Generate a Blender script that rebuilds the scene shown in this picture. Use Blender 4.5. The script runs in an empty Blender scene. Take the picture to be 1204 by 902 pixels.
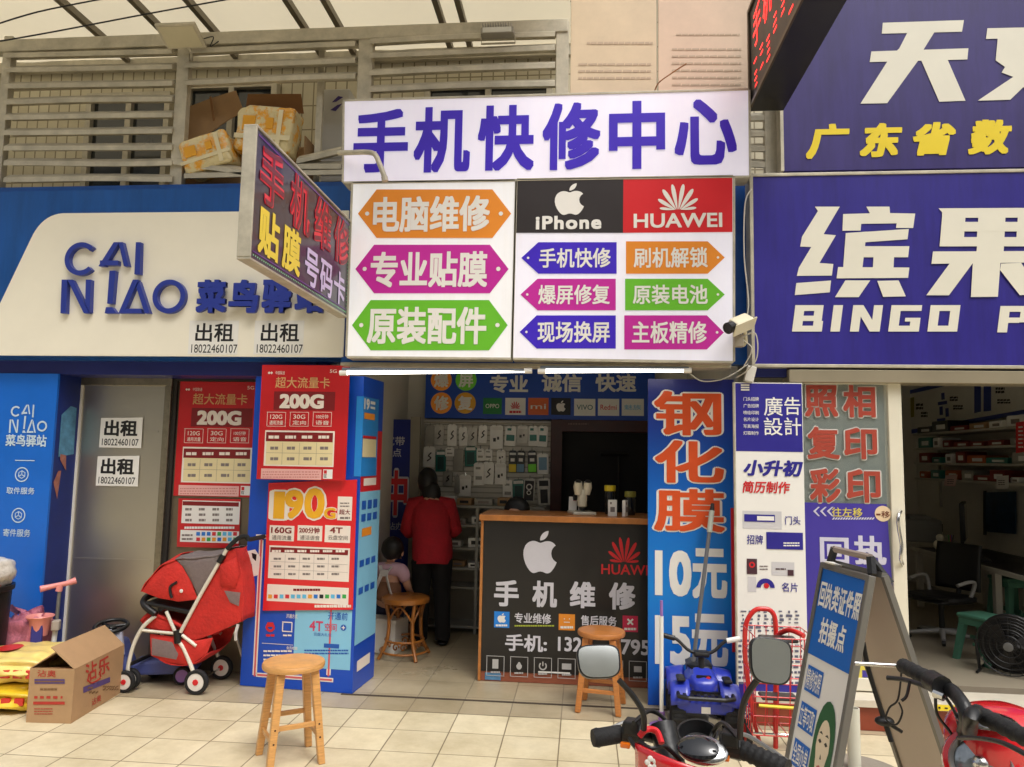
import bpy, bmesh, math, random
from mathutils import Vector, Matrix
R = math.radians
random.seed(7)
scene = bpy.context.scene
COL = scene.collection

# ------------------------------------------------------------------ camera
FPX, CX, CY, CAM_H = 880.0, 602.0, 451.0, 1.55
YAW, PITCH, ROLL = 0.09536, 0.09910, 0.018
_f = Vector((-math.sin(YAW)*math.cos(PITCH), math.cos(YAW)*math.cos(PITCH), math.sin(PITCH)))
_r0 = Vector((math.cos(YAW), math.sin(YAW), 0)); _u0 = _r0.cross(_f)
_r = _r0*math.cos(ROLL)+_u0*math.sin(ROLL); _u = -_r0*math.sin(ROLL)+_u0*math.cos(ROLL)
EYE = Vector((0, 0, CAM_H))
cam = bpy.data.cameras.new('camera'); camo = bpy.data.objects.new('camera', cam); COL.objects.link(camo)
cam.sensor_width = 36; cam.lens = FPX/1204*36; cam.clip_end = 500; cam.clip_start = .05
camo.matrix_world = Matrix(((_r.x, _u.x, -_f.x, 0), (_r.y, _u.y, -_f.y, 0), (_r.z, _u.z, -_f.z, CAM_H), (0, 0, 0, 1)))
scene.camera = camo

# ------------------------------------------------------------------ light
SUN_EL, SUN_ROT = R(61), R(143)
world = bpy.data.worlds.new('World'); scene.world = world; world.use_nodes = True
wn = world.node_tree; wn.nodes.clear()
sky = wn.nodes.new('ShaderNodeTexSky'); sky.sky_type = 'NISHITA'; sky.sun_disc = False
sky.sun_elevation = SUN_EL; sky.sun_rotation = SUN_ROT; sky.air_density = 1.0; sky.dust_density = 6.0; sky.ozone_density = 0.4
hs = wn.nodes.new('ShaderNodeHueSaturation'); hs.inputs['Saturation'].default_value = .25
bg = wn.nodes.new('ShaderNodeBackground'); bg.inputs['Strength'].default_value = .13
wo = wn.nodes.new('ShaderNodeOutputWorld')
wn.links.new(sky.outputs[0], hs.inputs['Color']); wn.links.new(hs.outputs[0], bg.inputs['Color']); wn.links.new(bg.outputs[0], wo.inputs['Surface'])
sl = bpy.data.lights.new('sun', 'SUN'); sl.energy = 1.0; sl.angle = R(25); sl.color = (1, .96, .90)
so = bpy.data.objects.new('sun', sl); COL.objects.link(so)
_sd = Vector((.45, -.60, 1.35))
so.rotation_euler = _sd.to_track_quat('Z', 'Y').to_euler()
so.location = (2, -6, 9)
scene.view_settings.view_transform = 'Standard'; scene.view_settings.look = 'None'
scene.view_settings.exposure = 0.47; scene.view_settings.gamma = 1; scene.view_settings.use_curve_mapping = False

# ------------------------------------------------------------------ materials
def lin(c):
    c = c/255.0
    return c/12.92 if c <= .04045 else ((c+.055)/1.055)**2.4
MATS = {}
def mat(name, rgb=None, rough=.6, metal=0, var=.10, scale=3.0, bump=0.0, emit=0.0, coat=0.0, alpha=1.0, trans=0.0, streak=False, rv=.10, grime=0):
    if name in MATS: return MATS[name]
    m = bpy.data.materials.new(name); m.use_nodes = True; nt = m.node_tree
    b = nt.nodes['Principled BSDF']
    c = [lin(v) for v in rgb]
    b.inputs['Roughness'].default_value = rough; b.inputs['Metallic'].default_value = metal
    b.inputs['Coat Weight'].default_value = coat; b.inputs['Alpha'].default_value = alpha
    b.inputs['Transmission Weight'].default_value = trans
    tc = nt.nodes.new('ShaderNodeTexCoord')
    src = tc.outputs['Object']
    if streak:
        mp = nt.nodes.new('ShaderNodeMapping'); mp.inputs['Scale'].default_value = streak if isinstance(streak, tuple) else (6, 6, .5)
        nt.links.new(src, mp.inputs['Vector']); src = mp.outputs[0]
    n1 = nt.nodes.new('ShaderNodeTexNoise'); n1.inputs['Scale'].default_value = scale; n1.inputs['Detail'].default_value = 8; n1.inputs['Roughness'].default_value = .65
    nt.links.new(src, n1.inputs['Vector'])
    rp = nt.nodes.new('ShaderNodeValToRGB')
    rp.color_ramp.elements[0].position = .3; rp.color_ramp.elements[1].position = .7
    rp.color_ramp.elements[0].color = (*[v*(1-var) for v in c], 1); rp.color_ramp.elements[1].color = (*[min(1, v*(1+var*.6)) for v in c], 1)
    nt.links.new(n1.outputs['Fac'], rp.inputs['Fac']); nt.links.new(rp.outputs['Color'], b.inputs['Base Color'])
    mr = nt.nodes.new('ShaderNodeMapRange'); mr.inputs['To Min'].default_value = max(.02, rough-rv); mr.inputs['To Max'].default_value = min(1, rough+rv)
    nt.links.new(n1.outputs['Fac'], mr.inputs['Value']); nt.links.new(mr.outputs[0], b.inputs['Roughness'])
    if bump:
        bp = nt.nodes.new('ShaderNodeBump'); bp.inputs['Strength'].default_value = bump; bp.inputs['Distance'].default_value = .01
        n2 = nt.nodes.new('ShaderNodeTexNoise'); n2.inputs['Scale'].default_value = scale*6; n2.inputs['Detail'].default_value = 5
        nt.links.new(src, n2.inputs['Vector']); nt.links.new(n2.outputs['Fac'], bp.inputs['Height']); nt.links.new(bp.outputs[0], b.inputs['Normal'])
    if emit:
        nt.links.new(rp.outputs['Color'], b.inputs['Emission Color']); b.inputs['Emission Strength'].default_value = emit
    if grime:   # weather streaks and specks that belong to the surface
        src2 = tc.outputs['Object']; g1 = nt.nodes.new('ShaderNodeMapping'); g1.inputs['Scale'].default_value = (5, .55, 5); nt.links.new(src2, g1.inputs[0])
        gn = nt.nodes.new('ShaderNodeTexNoise'); gn.inputs['Scale'].default_value = 1.6; gn.inputs['Detail'].default_value = 9; gn.inputs['Roughness'].default_value = .7; nt.links.new(g1.outputs[0], gn.inputs[0])
        gr = nt.nodes.new('ShaderNodeValToRGB'); gr.color_ramp.elements[0].position = .36; gr.color_ramp.elements[1].position = .58; v = 1-grime
        gr.color_ramp.elements[0].color = (v, v*.98, v*.94, 1); gr.color_ramp.elements[1].color = (1, 1, 1, 1); nt.links.new(gn.outputs['Fac'], gr.inputs[0])
        mx = nt.nodes.new('ShaderNodeMix'); mx.data_type = 'RGBA'; mx.blend_type = 'MULTIPLY'; mx.inputs['Factor'].default_value = 1
        nt.links.new(rp.outputs['Color'], mx.inputs['A']); nt.links.new(gr.outputs['Color'], mx.inputs['B']); nt.links.new(mx.outputs['Result'], b.inputs['Base Color'])
    MATS[name] = m
    return m

# ------------------------------------------------------------------ geometry helpers
class MB:
    def __init__(s): s.v = []; s.f = []; s.mi = []; s.m = 0; s.T = None; s.lift = 0
    def add(s, vs, fs):
        o = len(s.v)
        for p in vs:
            p = Vector(p)
            s.v.append(s.T @ p if s.T is not None else p)
        for f in fs: s.f.append([o+i for i in f]); s.mi.append(s.m)
        return s
    def box(s, x0, x1, y0, y1, z0, z1):
        v = [(x, y, z) for z in (z0, z1) for y in (y0, y1) for x in (x0, x1)]
        return s.add(v, [(0, 2, 3, 1), (4, 5, 7, 6), (0, 1, 5, 4), (2, 6, 7, 3), (0, 4, 6, 2), (1, 3, 7, 5)])
    def cbox(s, c, sx, sy, sz): return s.box(c[0]-sx/2, c[0]+sx/2, c[1]-sy/2, c[1]+sy/2, c[2]-sz/2, c[2]+sz/2)
    def hexa(s, b4, t4): # bottom 4, top 4 in same winding
        return s.add(list(b4)+list(t4), [(3, 2, 1, 0), (4, 5, 6, 7), (0, 1, 5, 4), (1, 2, 6, 5), (2, 3, 7, 6), (3, 0, 4, 7)])
    def poly(s, pts, n0, n1=None): # uv outline, from n0 (back) to n1 (front); flat if n1 None
        k = len(pts)
        if n1 is None: return s.add([(p[0], p[1], n0) for p in pts], [tuple(range(k))])
        v = [(p[0], p[1], n0) for p in pts]+[(p[0], p[1], n1) for p in pts]
        return s.add(v, [tuple(range(k-1, -1, -1)), tuple(range(k, 2*k))]+[(i, (i+1) % k, k+(i+1) % k, k+i) for i in range(k)])
    def ring(s, c, ro, ri, n0, n1=None, a0=0, a1=360, k=40):
        full = abs(a1-a0) >= 359.9; q = k if full else k+1
        an = [R(a0+(a1-a0)*i/k) for i in range(q)]
        o = [(c[0]+ro*math.cos(a), c[1]+ro*math.sin(a)) for a in an]; i_ = [(c[0]+ri*math.cos(a), c[1]+ri*math.sin(a)) for a in an]
        segs = [(j, (j+1) % q) for j in range(k)]
        nn = n0 if n1 is None else n1
        s.add([(*p, nn) for p in o]+[(*p, nn) for p in i_], [(a, b, q+b, q+a) for a, b in segs])
        if n1 is not None:
            for L, fl in ((o, 0), (i_, 1)):
                s.add([(*p, n0) for p in L]+[(*p, n1) for p in L], [((a, b, q+b, q+a) if not fl else (b, a, q+a, q+b)) for a, b in segs])
            if not full:
                for j in (0, q-1): s.add([(*o[j], n0), (*o[j], n1), (*i_[j], n1), (*i_[j], n0)], [(0, 1, 2, 3)])
        return s
    def disc(s, c, r, n0, n1=None, k=32, ry=None):
        return s.poly([(c[0]+r*math.cos(2*math.pi*i/k), c[1]+(ry or r)*math.sin(2*math.pi*i/k)) for i in range(k)], n0, n1)
    def tube(s, pts, r, n=8, cap=True, closed=False, flat=None):
        P = [Vector(p) for p in pts]; k = len(P)
        rs = r if isinstance(r, (list, tuple)) else [r]*k
        vs = []; prev = None
        for i, p in enumerate(P):
            if closed: t = P[(i+1) % k]-P[i-1]
            else: t = (P[min(i+1, k-1)]-P[max(i-1, 0)])
            t.normalize()
            if prev is None:
                a = Vector((0, 0, 1)) if abs(t.z) < .9 else Vector((1, 0, 0)); x = t.cross(a).normalized()
            else:
                x = prev-t*prev.dot(t)
                x = x.normalized() if x.length > 1e-6 else t.orthogonal().normalized()
            prev = x; y = t.cross(x)
            for j in range(n):
                a = 2*math.pi*(j+.5)/n
                vs.append(p+(x*math.cos(a)+y*math.sin(a)*(flat or 1))*rs[i])
        fs = []
        for i in range(k if closed else k-1):
            for j in range(n):
                a, b = i*n+j, i*n+(j+1) % n; i2 = (i+1) % k
                fs.append((a, b, i2*n+(j+1) % n, i2*n+j))
        if cap and not closed: fs += [tuple(range(n-1, -1, -1)), tuple((k-1)*n+j for j in range(n))]
        return s.add(vs, fs)
    def lathe(s, prof, c=(0, 0, 0), axis=(0, 0, 1), n=24, caps=True):
        q = Vector((0, 0, 1)).rotation_difference(Vector(axis).normalized()); c = Vector(c)
        vs = [c+q @ Vector((r*math.cos(2*math.pi*j/n), r*math.sin(2*math.pi*j/n), z)) for r, z in prof for j in range(n)]
        k = len(prof)
        fs = [(i*n+j, i*n+(j+1) % n, (i+1)*n+(j+1) % n, (i+1)*n+j) for i in range(k-1) for j in range(n)]
        if caps: fs += [tuple(range(n-1, -1, -1)), tuple((k-1)*n+j for j in range(n))]
        return s.add(vs, fs)
    def ball(s, c, r, n=14, m=10, fn=None):
        r = r if isinstance(r, (tuple, list)) else (r, r, r)
        vs = []
        for i in range(m+1):
            for j in range(n):
                a, b = math.pi*i/m, 2*math.pi*j/n
                d = Vector((math.sin(a)*math.cos(b), math.sin(a)*math.sin(b), math.cos(a)))
                k = fn(d) if fn else 1
                vs.append((c[0]+d.x*r[0]*k, c[1]+d.y*r[1]*k, c[2]+d.z*r[2]*k))
        return s.add(vs, [(i*n+j, (i+1)*n+j, (i+1)*n+(j+1) % n, i*n+(j+1) % n) for i in range(m) for j in range(n)])
    def surf(s, fn, nu, nv):
        vs = [fn(i/nu, j/nv) for j in range(nv+1) for i in range(nu+1)]
        w = nu+1
        return s.add(vs, [(j*w+i, j*w+i+1, (j+1)*w+i+1, (j+1)*w+i) for j in range(nv) for i in range(nu)])
    def build(s, name, mats, parent=None, smooth=0, bevel=0, solid=0, sub=0):
        me = bpy.data.meshes.new(name)
        me.from_pydata(s.v, [], s.f)
        mats = mats if isinstance(mats, (list, tuple)) else [mats]
        for m in mats: me.materials.append(m)
        if len(mats) > 1: me.polygons.foreach_set('material_index', s.mi)
        bm = bmesh.new(); bm.from_mesh(me)
        bmesh.ops.remove_doubles(bm, verts=bm.verts, dist=1e-5)
        if smooth or solid: bmesh.ops.recalc_face_normals(bm, faces=bm.faces)
        bm.to_mesh(me); bm.free()
        if smooth:
            me.shade_smooth(); me.set_sharp_from_angle(angle=R(smooth if smooth > 1 else 40))
        ob = bpy.data.objects.new(name, me); COL.objects.link(ob)
        if parent is not None: ob.parent = parent
        if solid:
            md = ob.modifiers.new('solid', 'SOLIDIFY'); md.thickness = solid; md.offset = 0
        if bevel:
            md = ob.modifiers.new('bevel', 'BEVEL'); md.width = bevel; md.segments = 2; md.limit_method = 'ANGLE'; md.angle_limit = R(50); md.harden_normals = False
        if sub:
            md = ob.modifiers.new('sub', 'SUBSURF'); md.levels = sub; md.render_levels = sub
        return ob
def arc(p0, p1, p2, k=8): # quadratic bezier through control p1
    p0, p1, p2 = Vector(p0), Vector(p1), Vector(p2)
    return [p0*(1-t)**2+p1*2*t*(1-t)+p2*t*t for t in [i/k for i in range(k+1)]]
def spline(pts, k=6):
    P = [Vector(p) for p in pts]; out = []
    for i in range(len(P)-1):
        a, b, c, d = P[max(i-1, 0)], P[i], P[i+1], P[min(i+2, len(P)-1)]
        for j in range(k):
            t = j/k
            out.append(.5*((2*b)+(c-a)*t+(2*a-5*b+4*c-d)*t*t+(3*b-a-3*c+d)*t**3))
    return out+[P[-1]]

def tag(o, label, cat, group=None, kind=None):
    if label: o['label'] = label
    if cat: o['category'] = cat
    if group: o['group'] = group
    if kind: o['kind'] = kind
    return o
def thing(name, label, cat, loc=(0, 0, 0), rz=0, group=None, M=None):
    o = bpy.data.objects.new(name, None); COL.objects.link(o); o.empty_display_size = .1
    if M is not None: o.matrix_world = M
    else: o.location = loc; o.rotation_euler = (0, 0, rz)
    return tag(o, label, cat, group)
def struct(name, mb, m, **k):
    o = mb.build(name, m, **k); o['kind'] = 'structure'; return o
def dup(root, loc=None, rz=None, label=None):
    r = root.copy(); COL.objects.link(r)
    if loc is not None: r.location = loc
    if rz is not None: r.rotation_euler = (0, 0, rz)
    if label: r['label'] = label
    for ch in list(root.children):
        c = ch.copy(); COL.objects.link(c); c.parent = r
        for g in list(ch.children):
            d = g.copy(); COL.objects.link(d); d.parent = c
    return r

# ------------------------------------------------------------------ sighting: turns a measured direction into a point on a real plane
def ray(x, y): return _f*FPX+_r*(x-CX)-_u*(y-CY)
def onY(x, y, Y): d = ray(x, y); return EYE+d*(Y/d.y)
def onX(x, y, X): d = ray(x, y); return EYE+d*(X/d.x)
def onZ(x, y, Z=0): d = ray(x, y); return EYE+d*((Z-CAM_H)/d.z)
class PL:
    """a sign's own plane: u along it, v up it, n out of it"""
    def __init__(s, o, U=(1, 0, 0), V=(0, 0, 1)):
        s.o = Vector(o); s.U = Vector(U).normalized(); s.V = Vector(V); s.V = (s.V-s.U*s.V.dot(s.U)).normalized(); s.N = s.U.cross(s.V)
    def M(s):
        U, V, N, o = s.U, s.V, s.N, s.o
        return Matrix(((U.x, V.x, N.x, o.x), (U.y, V.y, N.y, o.y), (U.z, V.z, N.z, o.z), (0, 0, 0, 1)))
    def L(s, x, y, n=0):
        d = ray(x, y); o = s.o+s.N*n
        p = EYE+d*((o-EYE).dot(s.N)/d.dot(s.N))-s.o
        return (p.dot(s.U), p.dot(s.V))
    def Q(s, q):
        if len(q) == 4:
            x0, y0, x1, y1 = q; xm, ym = (x0+x1)/2, (y0+y1)/2
            u0 = s.L(x0, ym)[0]; u1 = s.L(x1, ym)[0]; v1 = s.L(xm, y0)[1]; v0 = s.L(xm, y1)[1]
            return [(u0, v0), (u1, v0), (u1, v1), (u0, v1)]
        a, b, c, d, e, f, g, h = q      # tl tr br bl
        return [s.L(g, h), s.L(e, f), s.L(c, d), s.L(a, b)]
    def thing(s, name, label, cat, group=None): return thing(name, label, cat, group=group, M=s.M())
def FY(Y, x, y): return PL(onY(x, y, Y))
def Fyaw(p, q, x, y):  # upright plane through two floor points
    U = Vector((q[0]-p[0], q[1]-p[1], 0)).normalized(); pl = PL((p[0], p[1], 0), U); return pl

# ------------------------------------------------------------------ writing
_G = {}
def glyphs(s, bold=0.0, shear=0.0, space=1.0):
    k = (s, bold, shear, space)
    if k in _G: return _G[k]
    cu = bpy.data.curves.new('w', 'FONT'); cu.body = s; cu.resolution_u = 3; cu.offset = bold; cu.shear = shear; cu.space_character = space; cu.space_line = 1.1
    ob = bpy.data.objects.new('w', cu); COL.objects.link(ob)
    bpy.context.view_layer.update()
    me = bpy.data.meshes.new_from_object(ob.evaluated_get(bpy.context.evaluated_depsgraph_get()))
    vs = [(v.co.x, v.co.y) for v in me.vertices]; fs = [tuple(p.vertices) for p in me.polygons]
    bpy.data.objects.remove(ob); bpy.data.curves.remove(cu); bpy.data.meshes.remove(me)
    xs = [v[0] for v in vs]; ys = [v[1] for v in vs]
    _G[k] = (vs, fs, (min(xs), min(ys), max(xs), max(ys)))
    return _G[k]
def text(mb, pl, s, q, n=.003, bold=0.0, shear=0.0, space=1.0, fat=0.0, grow=0.0):
    """write s so that it fills the field q of the sign; fat thickens the strokes, grow spreads them beyond the field (an outline laid behind)"""
    fat += bold*.8
    vs, fs, (x0, y0, x1, y1) = glyphs(s, 0, shear, space)
    x0 -= fat; x1 += fat; y0 -= fat; y1 += fat
    d = fat+grow
    if grow: sh = [(0, 0)]+[(d*math.cos(k*math.pi/7), d*math.sin(k*math.pi/7)) for k in range(14)]
    elif d > .02: sh = [(0, 0)]+[p for k in (-1, -.5, 0, .5) for p in ((k*d, -d), (d, k*d), (-k*d, d), (-d, -k*d))]
    elif d: sh = [(d, d), (-d, d), (d, -d), (-d, -d)]
    else: sh = [(0, 0)]
    a, b, c, e = [Vector(p) for p in (pl.Q(q) if not isinstance(q, list) else q)]
    for i, (dx, dy) in enumerate(sh):
        out = []
        for x, y in vs:
            t, w = (x+dx-x0)/(x1-x0), (y+dy-y0)/(y1-y0)
            p = a*(1-t)*(1-w)+b*t*(1-w)+c*t*w+e*(1-t)*w
            out.append((p.x, p.y, n+i*.00004))
        mb.add(out, fs)
def rect(mb, pl, q, n=.002, n1=None): return mb.poly(pl.Q(q), n, n1)
def pxpoly(mb, pl, pts, n=.003, n1=None, crop=None):
    if crop: pts = [(crop[0]+x/crop[2], crop[1]+y/crop[2]) for x, y in pts]
    return mb.poly([pl.L(*p) for p in pts], n, n1)
def bars(mb, pl, x0, y0, x1, y1, rows, n=.003, fill=.45, seed=0, gap=.12):
    """rows of print too small to read"""
    rr = random.Random(seed)
    h = (y1-y0)/rows
    for i in range(rows):
        x = x0; y = y0+h*i+h*(1-fill)/2
        while x < x1-.5:
            w = min(x1-x, rr.uniform(.6, 1.5)*h); rect(mb, pl, (x, y, x+w*(1-gap), y+h*fill), n); x += w
def grid(mb, pl, xs, ys, q, n=.003, w=.4):
    for x in xs: rect(mb, pl, (x-w/2, q[1], x+w/2, q[3]), n)
    for y in ys: rect(mb, pl, (q[0], y-w/2, q[2], y+w/2), n+.0004)
_AP = ["12.152 6.896 c-.948 0-2.415-1.078-3.96-1.04-2.04.027-3.91 1.183-4.961 3.014-2.117 3.675-.546 9.103 1.519 12.09 1.013 1.454 2.208 3.09 3.792 3.039 1.52-.065 2.09-.987 3.935-.987 1.831 0 2.35.987 3.96.948 1.637-.026 2.676-1.48 3.676-2.948 1.156-1.688 1.636-3.325 1.662-3.415-.039-.013-3.182-1.221-3.22-4.857-.026-3.04 2.48-4.494 2.597-4.559-1.429-2.09-3.623-2.324-4.39-2.376-2-.156-3.675 1.09-4.61 1.09",
       "15.53 3.83 c.843-1.012 1.4-2.427 1.245-3.83-1.207.052-2.662.805-3.532 1.818-.78.896-1.454 2.338-1.273 3.714 1.338.104 2.715-.688 3.559-1.701"]
def apple(mb, pl, q, n=.003):
    import re
    a, b, c, d = [Vector(p) for p in pl.Q(q)]
    for path in _AP:
        m, cs = path.split(' c'); x, y = [float(t) for t in m.split()]
        nums = [float(t) for t in re.findall(r'-?\d*\.\d+|-?\d+', cs)]
        pts = []
        for i in range(0, len(nums)-5, 6):
            p = [(x, y)]+[(x+nums[i+j], y+nums[i+j+1]) for j in (0, 2, 4)]
            for t in [k/5 for k in range(5)]:
                pts.append(tuple(p[0][w]*(1-t)**3+3*p[1][w]*t*(1-t)**2+3*p[2][w]*t*t*(1-t)+p[3][w]*t**3 for w in (0, 1)))
            x, y = p[3]
        out = []
        for X, Y in pts:
            t, w = (X-2.05)/19.9, 1-Y/24
            p = a*(1-t)*(1-w)+b*t*(1-w)+c*t*w+d*(1-t)*w; out.append((p.x, p.y))
        out.reverse()
        mb.poly(out, n)
def petals(mb, pl, q, n=.003):
    """fan of eight petals"""
    a, b, c, d = [Vector(p) for p in pl.Q(q)]
    for sg in (-1, 1):
        for ang, ln, wd in ((11, .98, .20), (33, .92, .21), (58, .76, .18), (84, .57, .13)):
            pts = []
            for i in range(20):
                t = i/20*2*math.pi
                l = (1-math.cos(t))/2; w = math.sin(t)*wd*(.30+.70*l)
                x = math.sin(R(ang))*l*ln+math.cos(R(ang))*w*.55; y = math.cos(R(ang))*l*ln-math.sin(R(ang))*w*.55
                # petals start a little away from the middle
                x = x*.88+math.sin(R(ang))*.10; y = y*.88+.06
                pts.append((sg*x, y))
            if sg > 0: pts.reverse()
            out = []
            for X, Y in pts:
                t, w = .5+X*.62, Y*.98
                p = a*(1-t)*(1-w)+b*t*(1-w)+c*t*w+d*(1-t)*w; out.append((p.x, p.y))
            mb.poly(out, n); n += .0003
# ================================================================== materials
M_tile = mat('pale_floor', (222, 210, 178))
M_cream = mat('cream_panel', (244, 238, 220), .35, var=.05, scale=1.5)
M_blue = mat('blue_panel', (24, 84, 160), .35, var=.10, scale=2, grime=.2)
M_navy = mat('navy_panel', (28, 38, 112), .4, var=.10)
M_wallp = mat('grey_plaster', (216, 212, 200), .8, var=.08, scale=2)
M_alu = mat('aged_aluminium', (190, 183, 164), .5, .25, var=.28, scale=7, bump=.1)
M_steel = mat('brushed_steel', (200, 194, 180), .37, .95, var=.05, scale=1.2, streak=(1, 1, 30), rv=.04)
M_chrome = mat('bright_metal', (210, 210, 208), .2, 1.0, var=.05)
M_white = mat('white_vinyl', (236, 234, 228), .45, var=.03)
M_cloth_w = mat('off_white_cloth', (205, 200, 195), .85, var=.08)
M_ltw = mat('lit_white_acrylic', (230, 226, 242), .3, var=.06, scale=1.6, emit=.24, grime=.03)
M_ink = mat('black_ink', (22, 22, 24), .5, var=.1)
M_black = mat('black_plastic', (20, 20, 21), .42, var=.2, scale=12, bump=.15)
M_rubber = mat('black_rubber', (26, 26, 27), .75, var=.2, scale=20, bump=.3)
M_dark = mat('dark_cabinet', (30, 20, 18), .5, var=.25)
M_shade = mat('dark_room', (74, 70, 64), .85, var=.1)
M_purple = mat('violet_blue_vinyl', (62, 34, 190), .4, var=.08, emit=.05)
M_orange = mat('orange_vinyl', (226, 138, 40), .4, var=.06, emit=.05)
M_magenta = mat('magenta_vinyl', (192, 40, 152), .4, var=.06, emit=.05)
M_green = mat('green_vinyl', (104, 186, 44), .4, var=.06, emit=.05)
M_red = mat('red_print', (206, 32, 40), .45, var=.08)
M_hred = mat('red_lit_vinyl', (206, 28, 36), .4, var=.06, emit=.05)
M_hblk = mat('charcoal_lit_vinyl', (44, 38, 38), .4, var=.1, emit=.03)
M_bingo = mat('deep_violet_panel', (48, 40, 136), .35, var=.10, scale=1.5, grime=.2)
M_bingo2 = mat('dusky_violet_panel', (58, 48, 114), .35, var=.12, scale=1.5, grime=.25)
M_bwhite = mat('ivory_vinyl', (226, 222, 206), .4, var=.04)
M_yellow = mat('yellow_vinyl', (232, 206, 40), .4, var=.06)
M_wood = mat('pale_wood', (206, 152, 88), .4, var=.25, scale=5, streak=(3, 3, 26), coat=.2)
M_wood2 = mat('orange_wood', (186, 118, 58), .4, var=.25, scale=5, streak=(3, 3, 26), coat=.2)
M_rattan = mat('varnished_rattan', (168, 104, 40), .35, var=.3, scale=14, coat=.4)
M_card = mat('brown_cardboard', (172, 138, 100), .85, var=.10, scale=6, bump=.1)
M_card2 = mat('inside_cardboard', (140, 100, 62), .9, var=.1, scale=6)
M_gold = mat('gold_print', (232, 172, 40), .45, var=.08)
M_skin = mat('skin', (206, 156, 128), .55, var=.06)
M_hair = mat('black_hair', (16, 14, 14), .5, var=.3, scale=30, streak=(40, 40, 3))
M_glass = mat('door_glass', (210, 225, 220), .06, var=.02, alpha=.16)
M_grey = mat('grey_frame', (120, 120, 118), .45, .3, var=.1)
M_bprint = mat('royal_blue_print', (12, 72, 178), .4, var=.06, scale=2)
M_cyan = mat('sky_blue_print', (134, 196, 226), .4, var=.05)
M_conc = mat('far_render', (206, 202, 190), .85, var=.12)
M_roof = mat('milky_roof_sheet', (226, 216, 190), .6, var=.12, scale=1.2)

# ================================================================== the setting
def tiles(name, c1, size, rough, x0, x1, y0, y1, z, mort=(142, 130, 110), ox=0, oy=0):
    m = mat(name, c1, rough, var=.13, scale=1.3); nt = m.node_tree; b = nt.nodes['Principled BSDF']
    tc = nt.nodes.new('ShaderNodeTexCoord'); mp = nt.nodes.new('ShaderNodeMapping'); mp.inputs['Location'].default_value = (ox, oy, 0)
    br = nt.nodes.new('ShaderNodeTexBrick'); br.offset = 0; br.squash = 1
    br.inputs['Scale'].default_value = 1; br.inputs['Brick Width'].default_value = size; br.inputs['Row Height'].default_value = size
    br.inputs['Mortar Size'].default_value = .004; br.inputs['Mortar Smooth'].default_value = .3; br.inputs['Bias'].default_value = 0
    nt.links.new(tc.outputs['Object'], mp.inputs[0]); nt.links.new(mp.outputs[0], br.inputs[0])
    br.inputs['Color1'].default_value = (1, 1, 1, 1); br.inputs['Color2'].default_value = (.86, .85, .83, 1); br.inputs['Mortar'].default_value = (*[lin(v)/max(lin(w), .01) for v, w in zip(mort, c1)], 1)
    # walked-in dirt
    n = nt.nodes.new('ShaderNodeTexNoise'); n.inputs['Scale'].default_value = 2.2; n.inputs['Detail'].default_value = 10; n.inputs['Roughness'].default_value = .75
    nt.links.new(tc.outputs['Object'], n.inputs[0])
    r = nt.nodes.new('ShaderNodeValToRGB'); r.color_ramp.elements[0].position = .32; r.color_ramp.elements[1].position = .62
    r.color_ramp.elements[0].color = (.74, .71, .64, 1); r.color_ramp.elements[1].color = (1, 1, 1, 1); nt.links.new(n.outputs['Fac'], r.inputs[0])
    base = b.inputs['Base Color'].links[0].from_socket
    for o in (br.outputs['Color'], r.outputs['Color']):
        mx = nt.nodes.new('ShaderNodeMix'); mx.data_type = 'RGBA'; mx.blend_type = 'MULTIPLY'; mx.inputs['Factor'].default_value = 1
        nt.links.new(base, mx.inputs['A']); nt.links.new(o, mx.inputs['B']); base = mx.outputs['Result']
    nt.links.new(base, b.inputs['Base Color'])
    bp = nt.nodes.new('ShaderNodeBump'); bp.inputs['Strength'].default_value = .35; bp.inputs['Distance'].default_value = .003; bp.invert = True
    nt.links.new(br.outputs['Fac'], bp.inputs['Height']); nt.links.new(bp.outputs[0], b.inputs['Normal'])
    return struct(name, MB().add([(x0, y0, z), (x1, y0, z), (x1, y1, z), (x0, y1, z)], [(0, 1, 2, 3)]), m)
struct('ground', MB().add([(-150, -150, -.16), (150, -150, -.16), (150, 150, -.16), (-150, 150, -.16)], [(0, 1, 2, 3)]), mat('street_asphalt', (110, 106, 100), .9, var=.15, scale=2, bump=.3))
struct('pavement_slab', MB().box(-14, 14, -3.0, 10.5, -.155, -.006), mat('concrete', (160, 152, 138), .85, var=.12, bump=.2))
YB = onZ(560, 840.5).y      # edge of the pale tiles
YA = onZ(560, 824.3).y
T_ = .312
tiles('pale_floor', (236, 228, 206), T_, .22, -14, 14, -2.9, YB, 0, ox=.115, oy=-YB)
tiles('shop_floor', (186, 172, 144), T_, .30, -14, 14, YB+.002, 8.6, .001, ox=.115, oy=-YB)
struct('floor_seam', MB().box(-1.55, .9, YA-.012, YA+.012, -.002, .0045), mat('seam_dirt', (70, 60, 50), .9))
struct('step', MB().box(1.02, 8, YB+.06, YB+.28, 0, .155), mat('red_brown_tile', (140, 62, 40), .35, var=.2, scale=5), bevel=.006)
struct('shop_floor_raised', MB().box(1.02, 8, YB+.50, 9.9, .004, .16), mat('raised_floor', (150, 140, 122), .4, var=.12))

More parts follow.
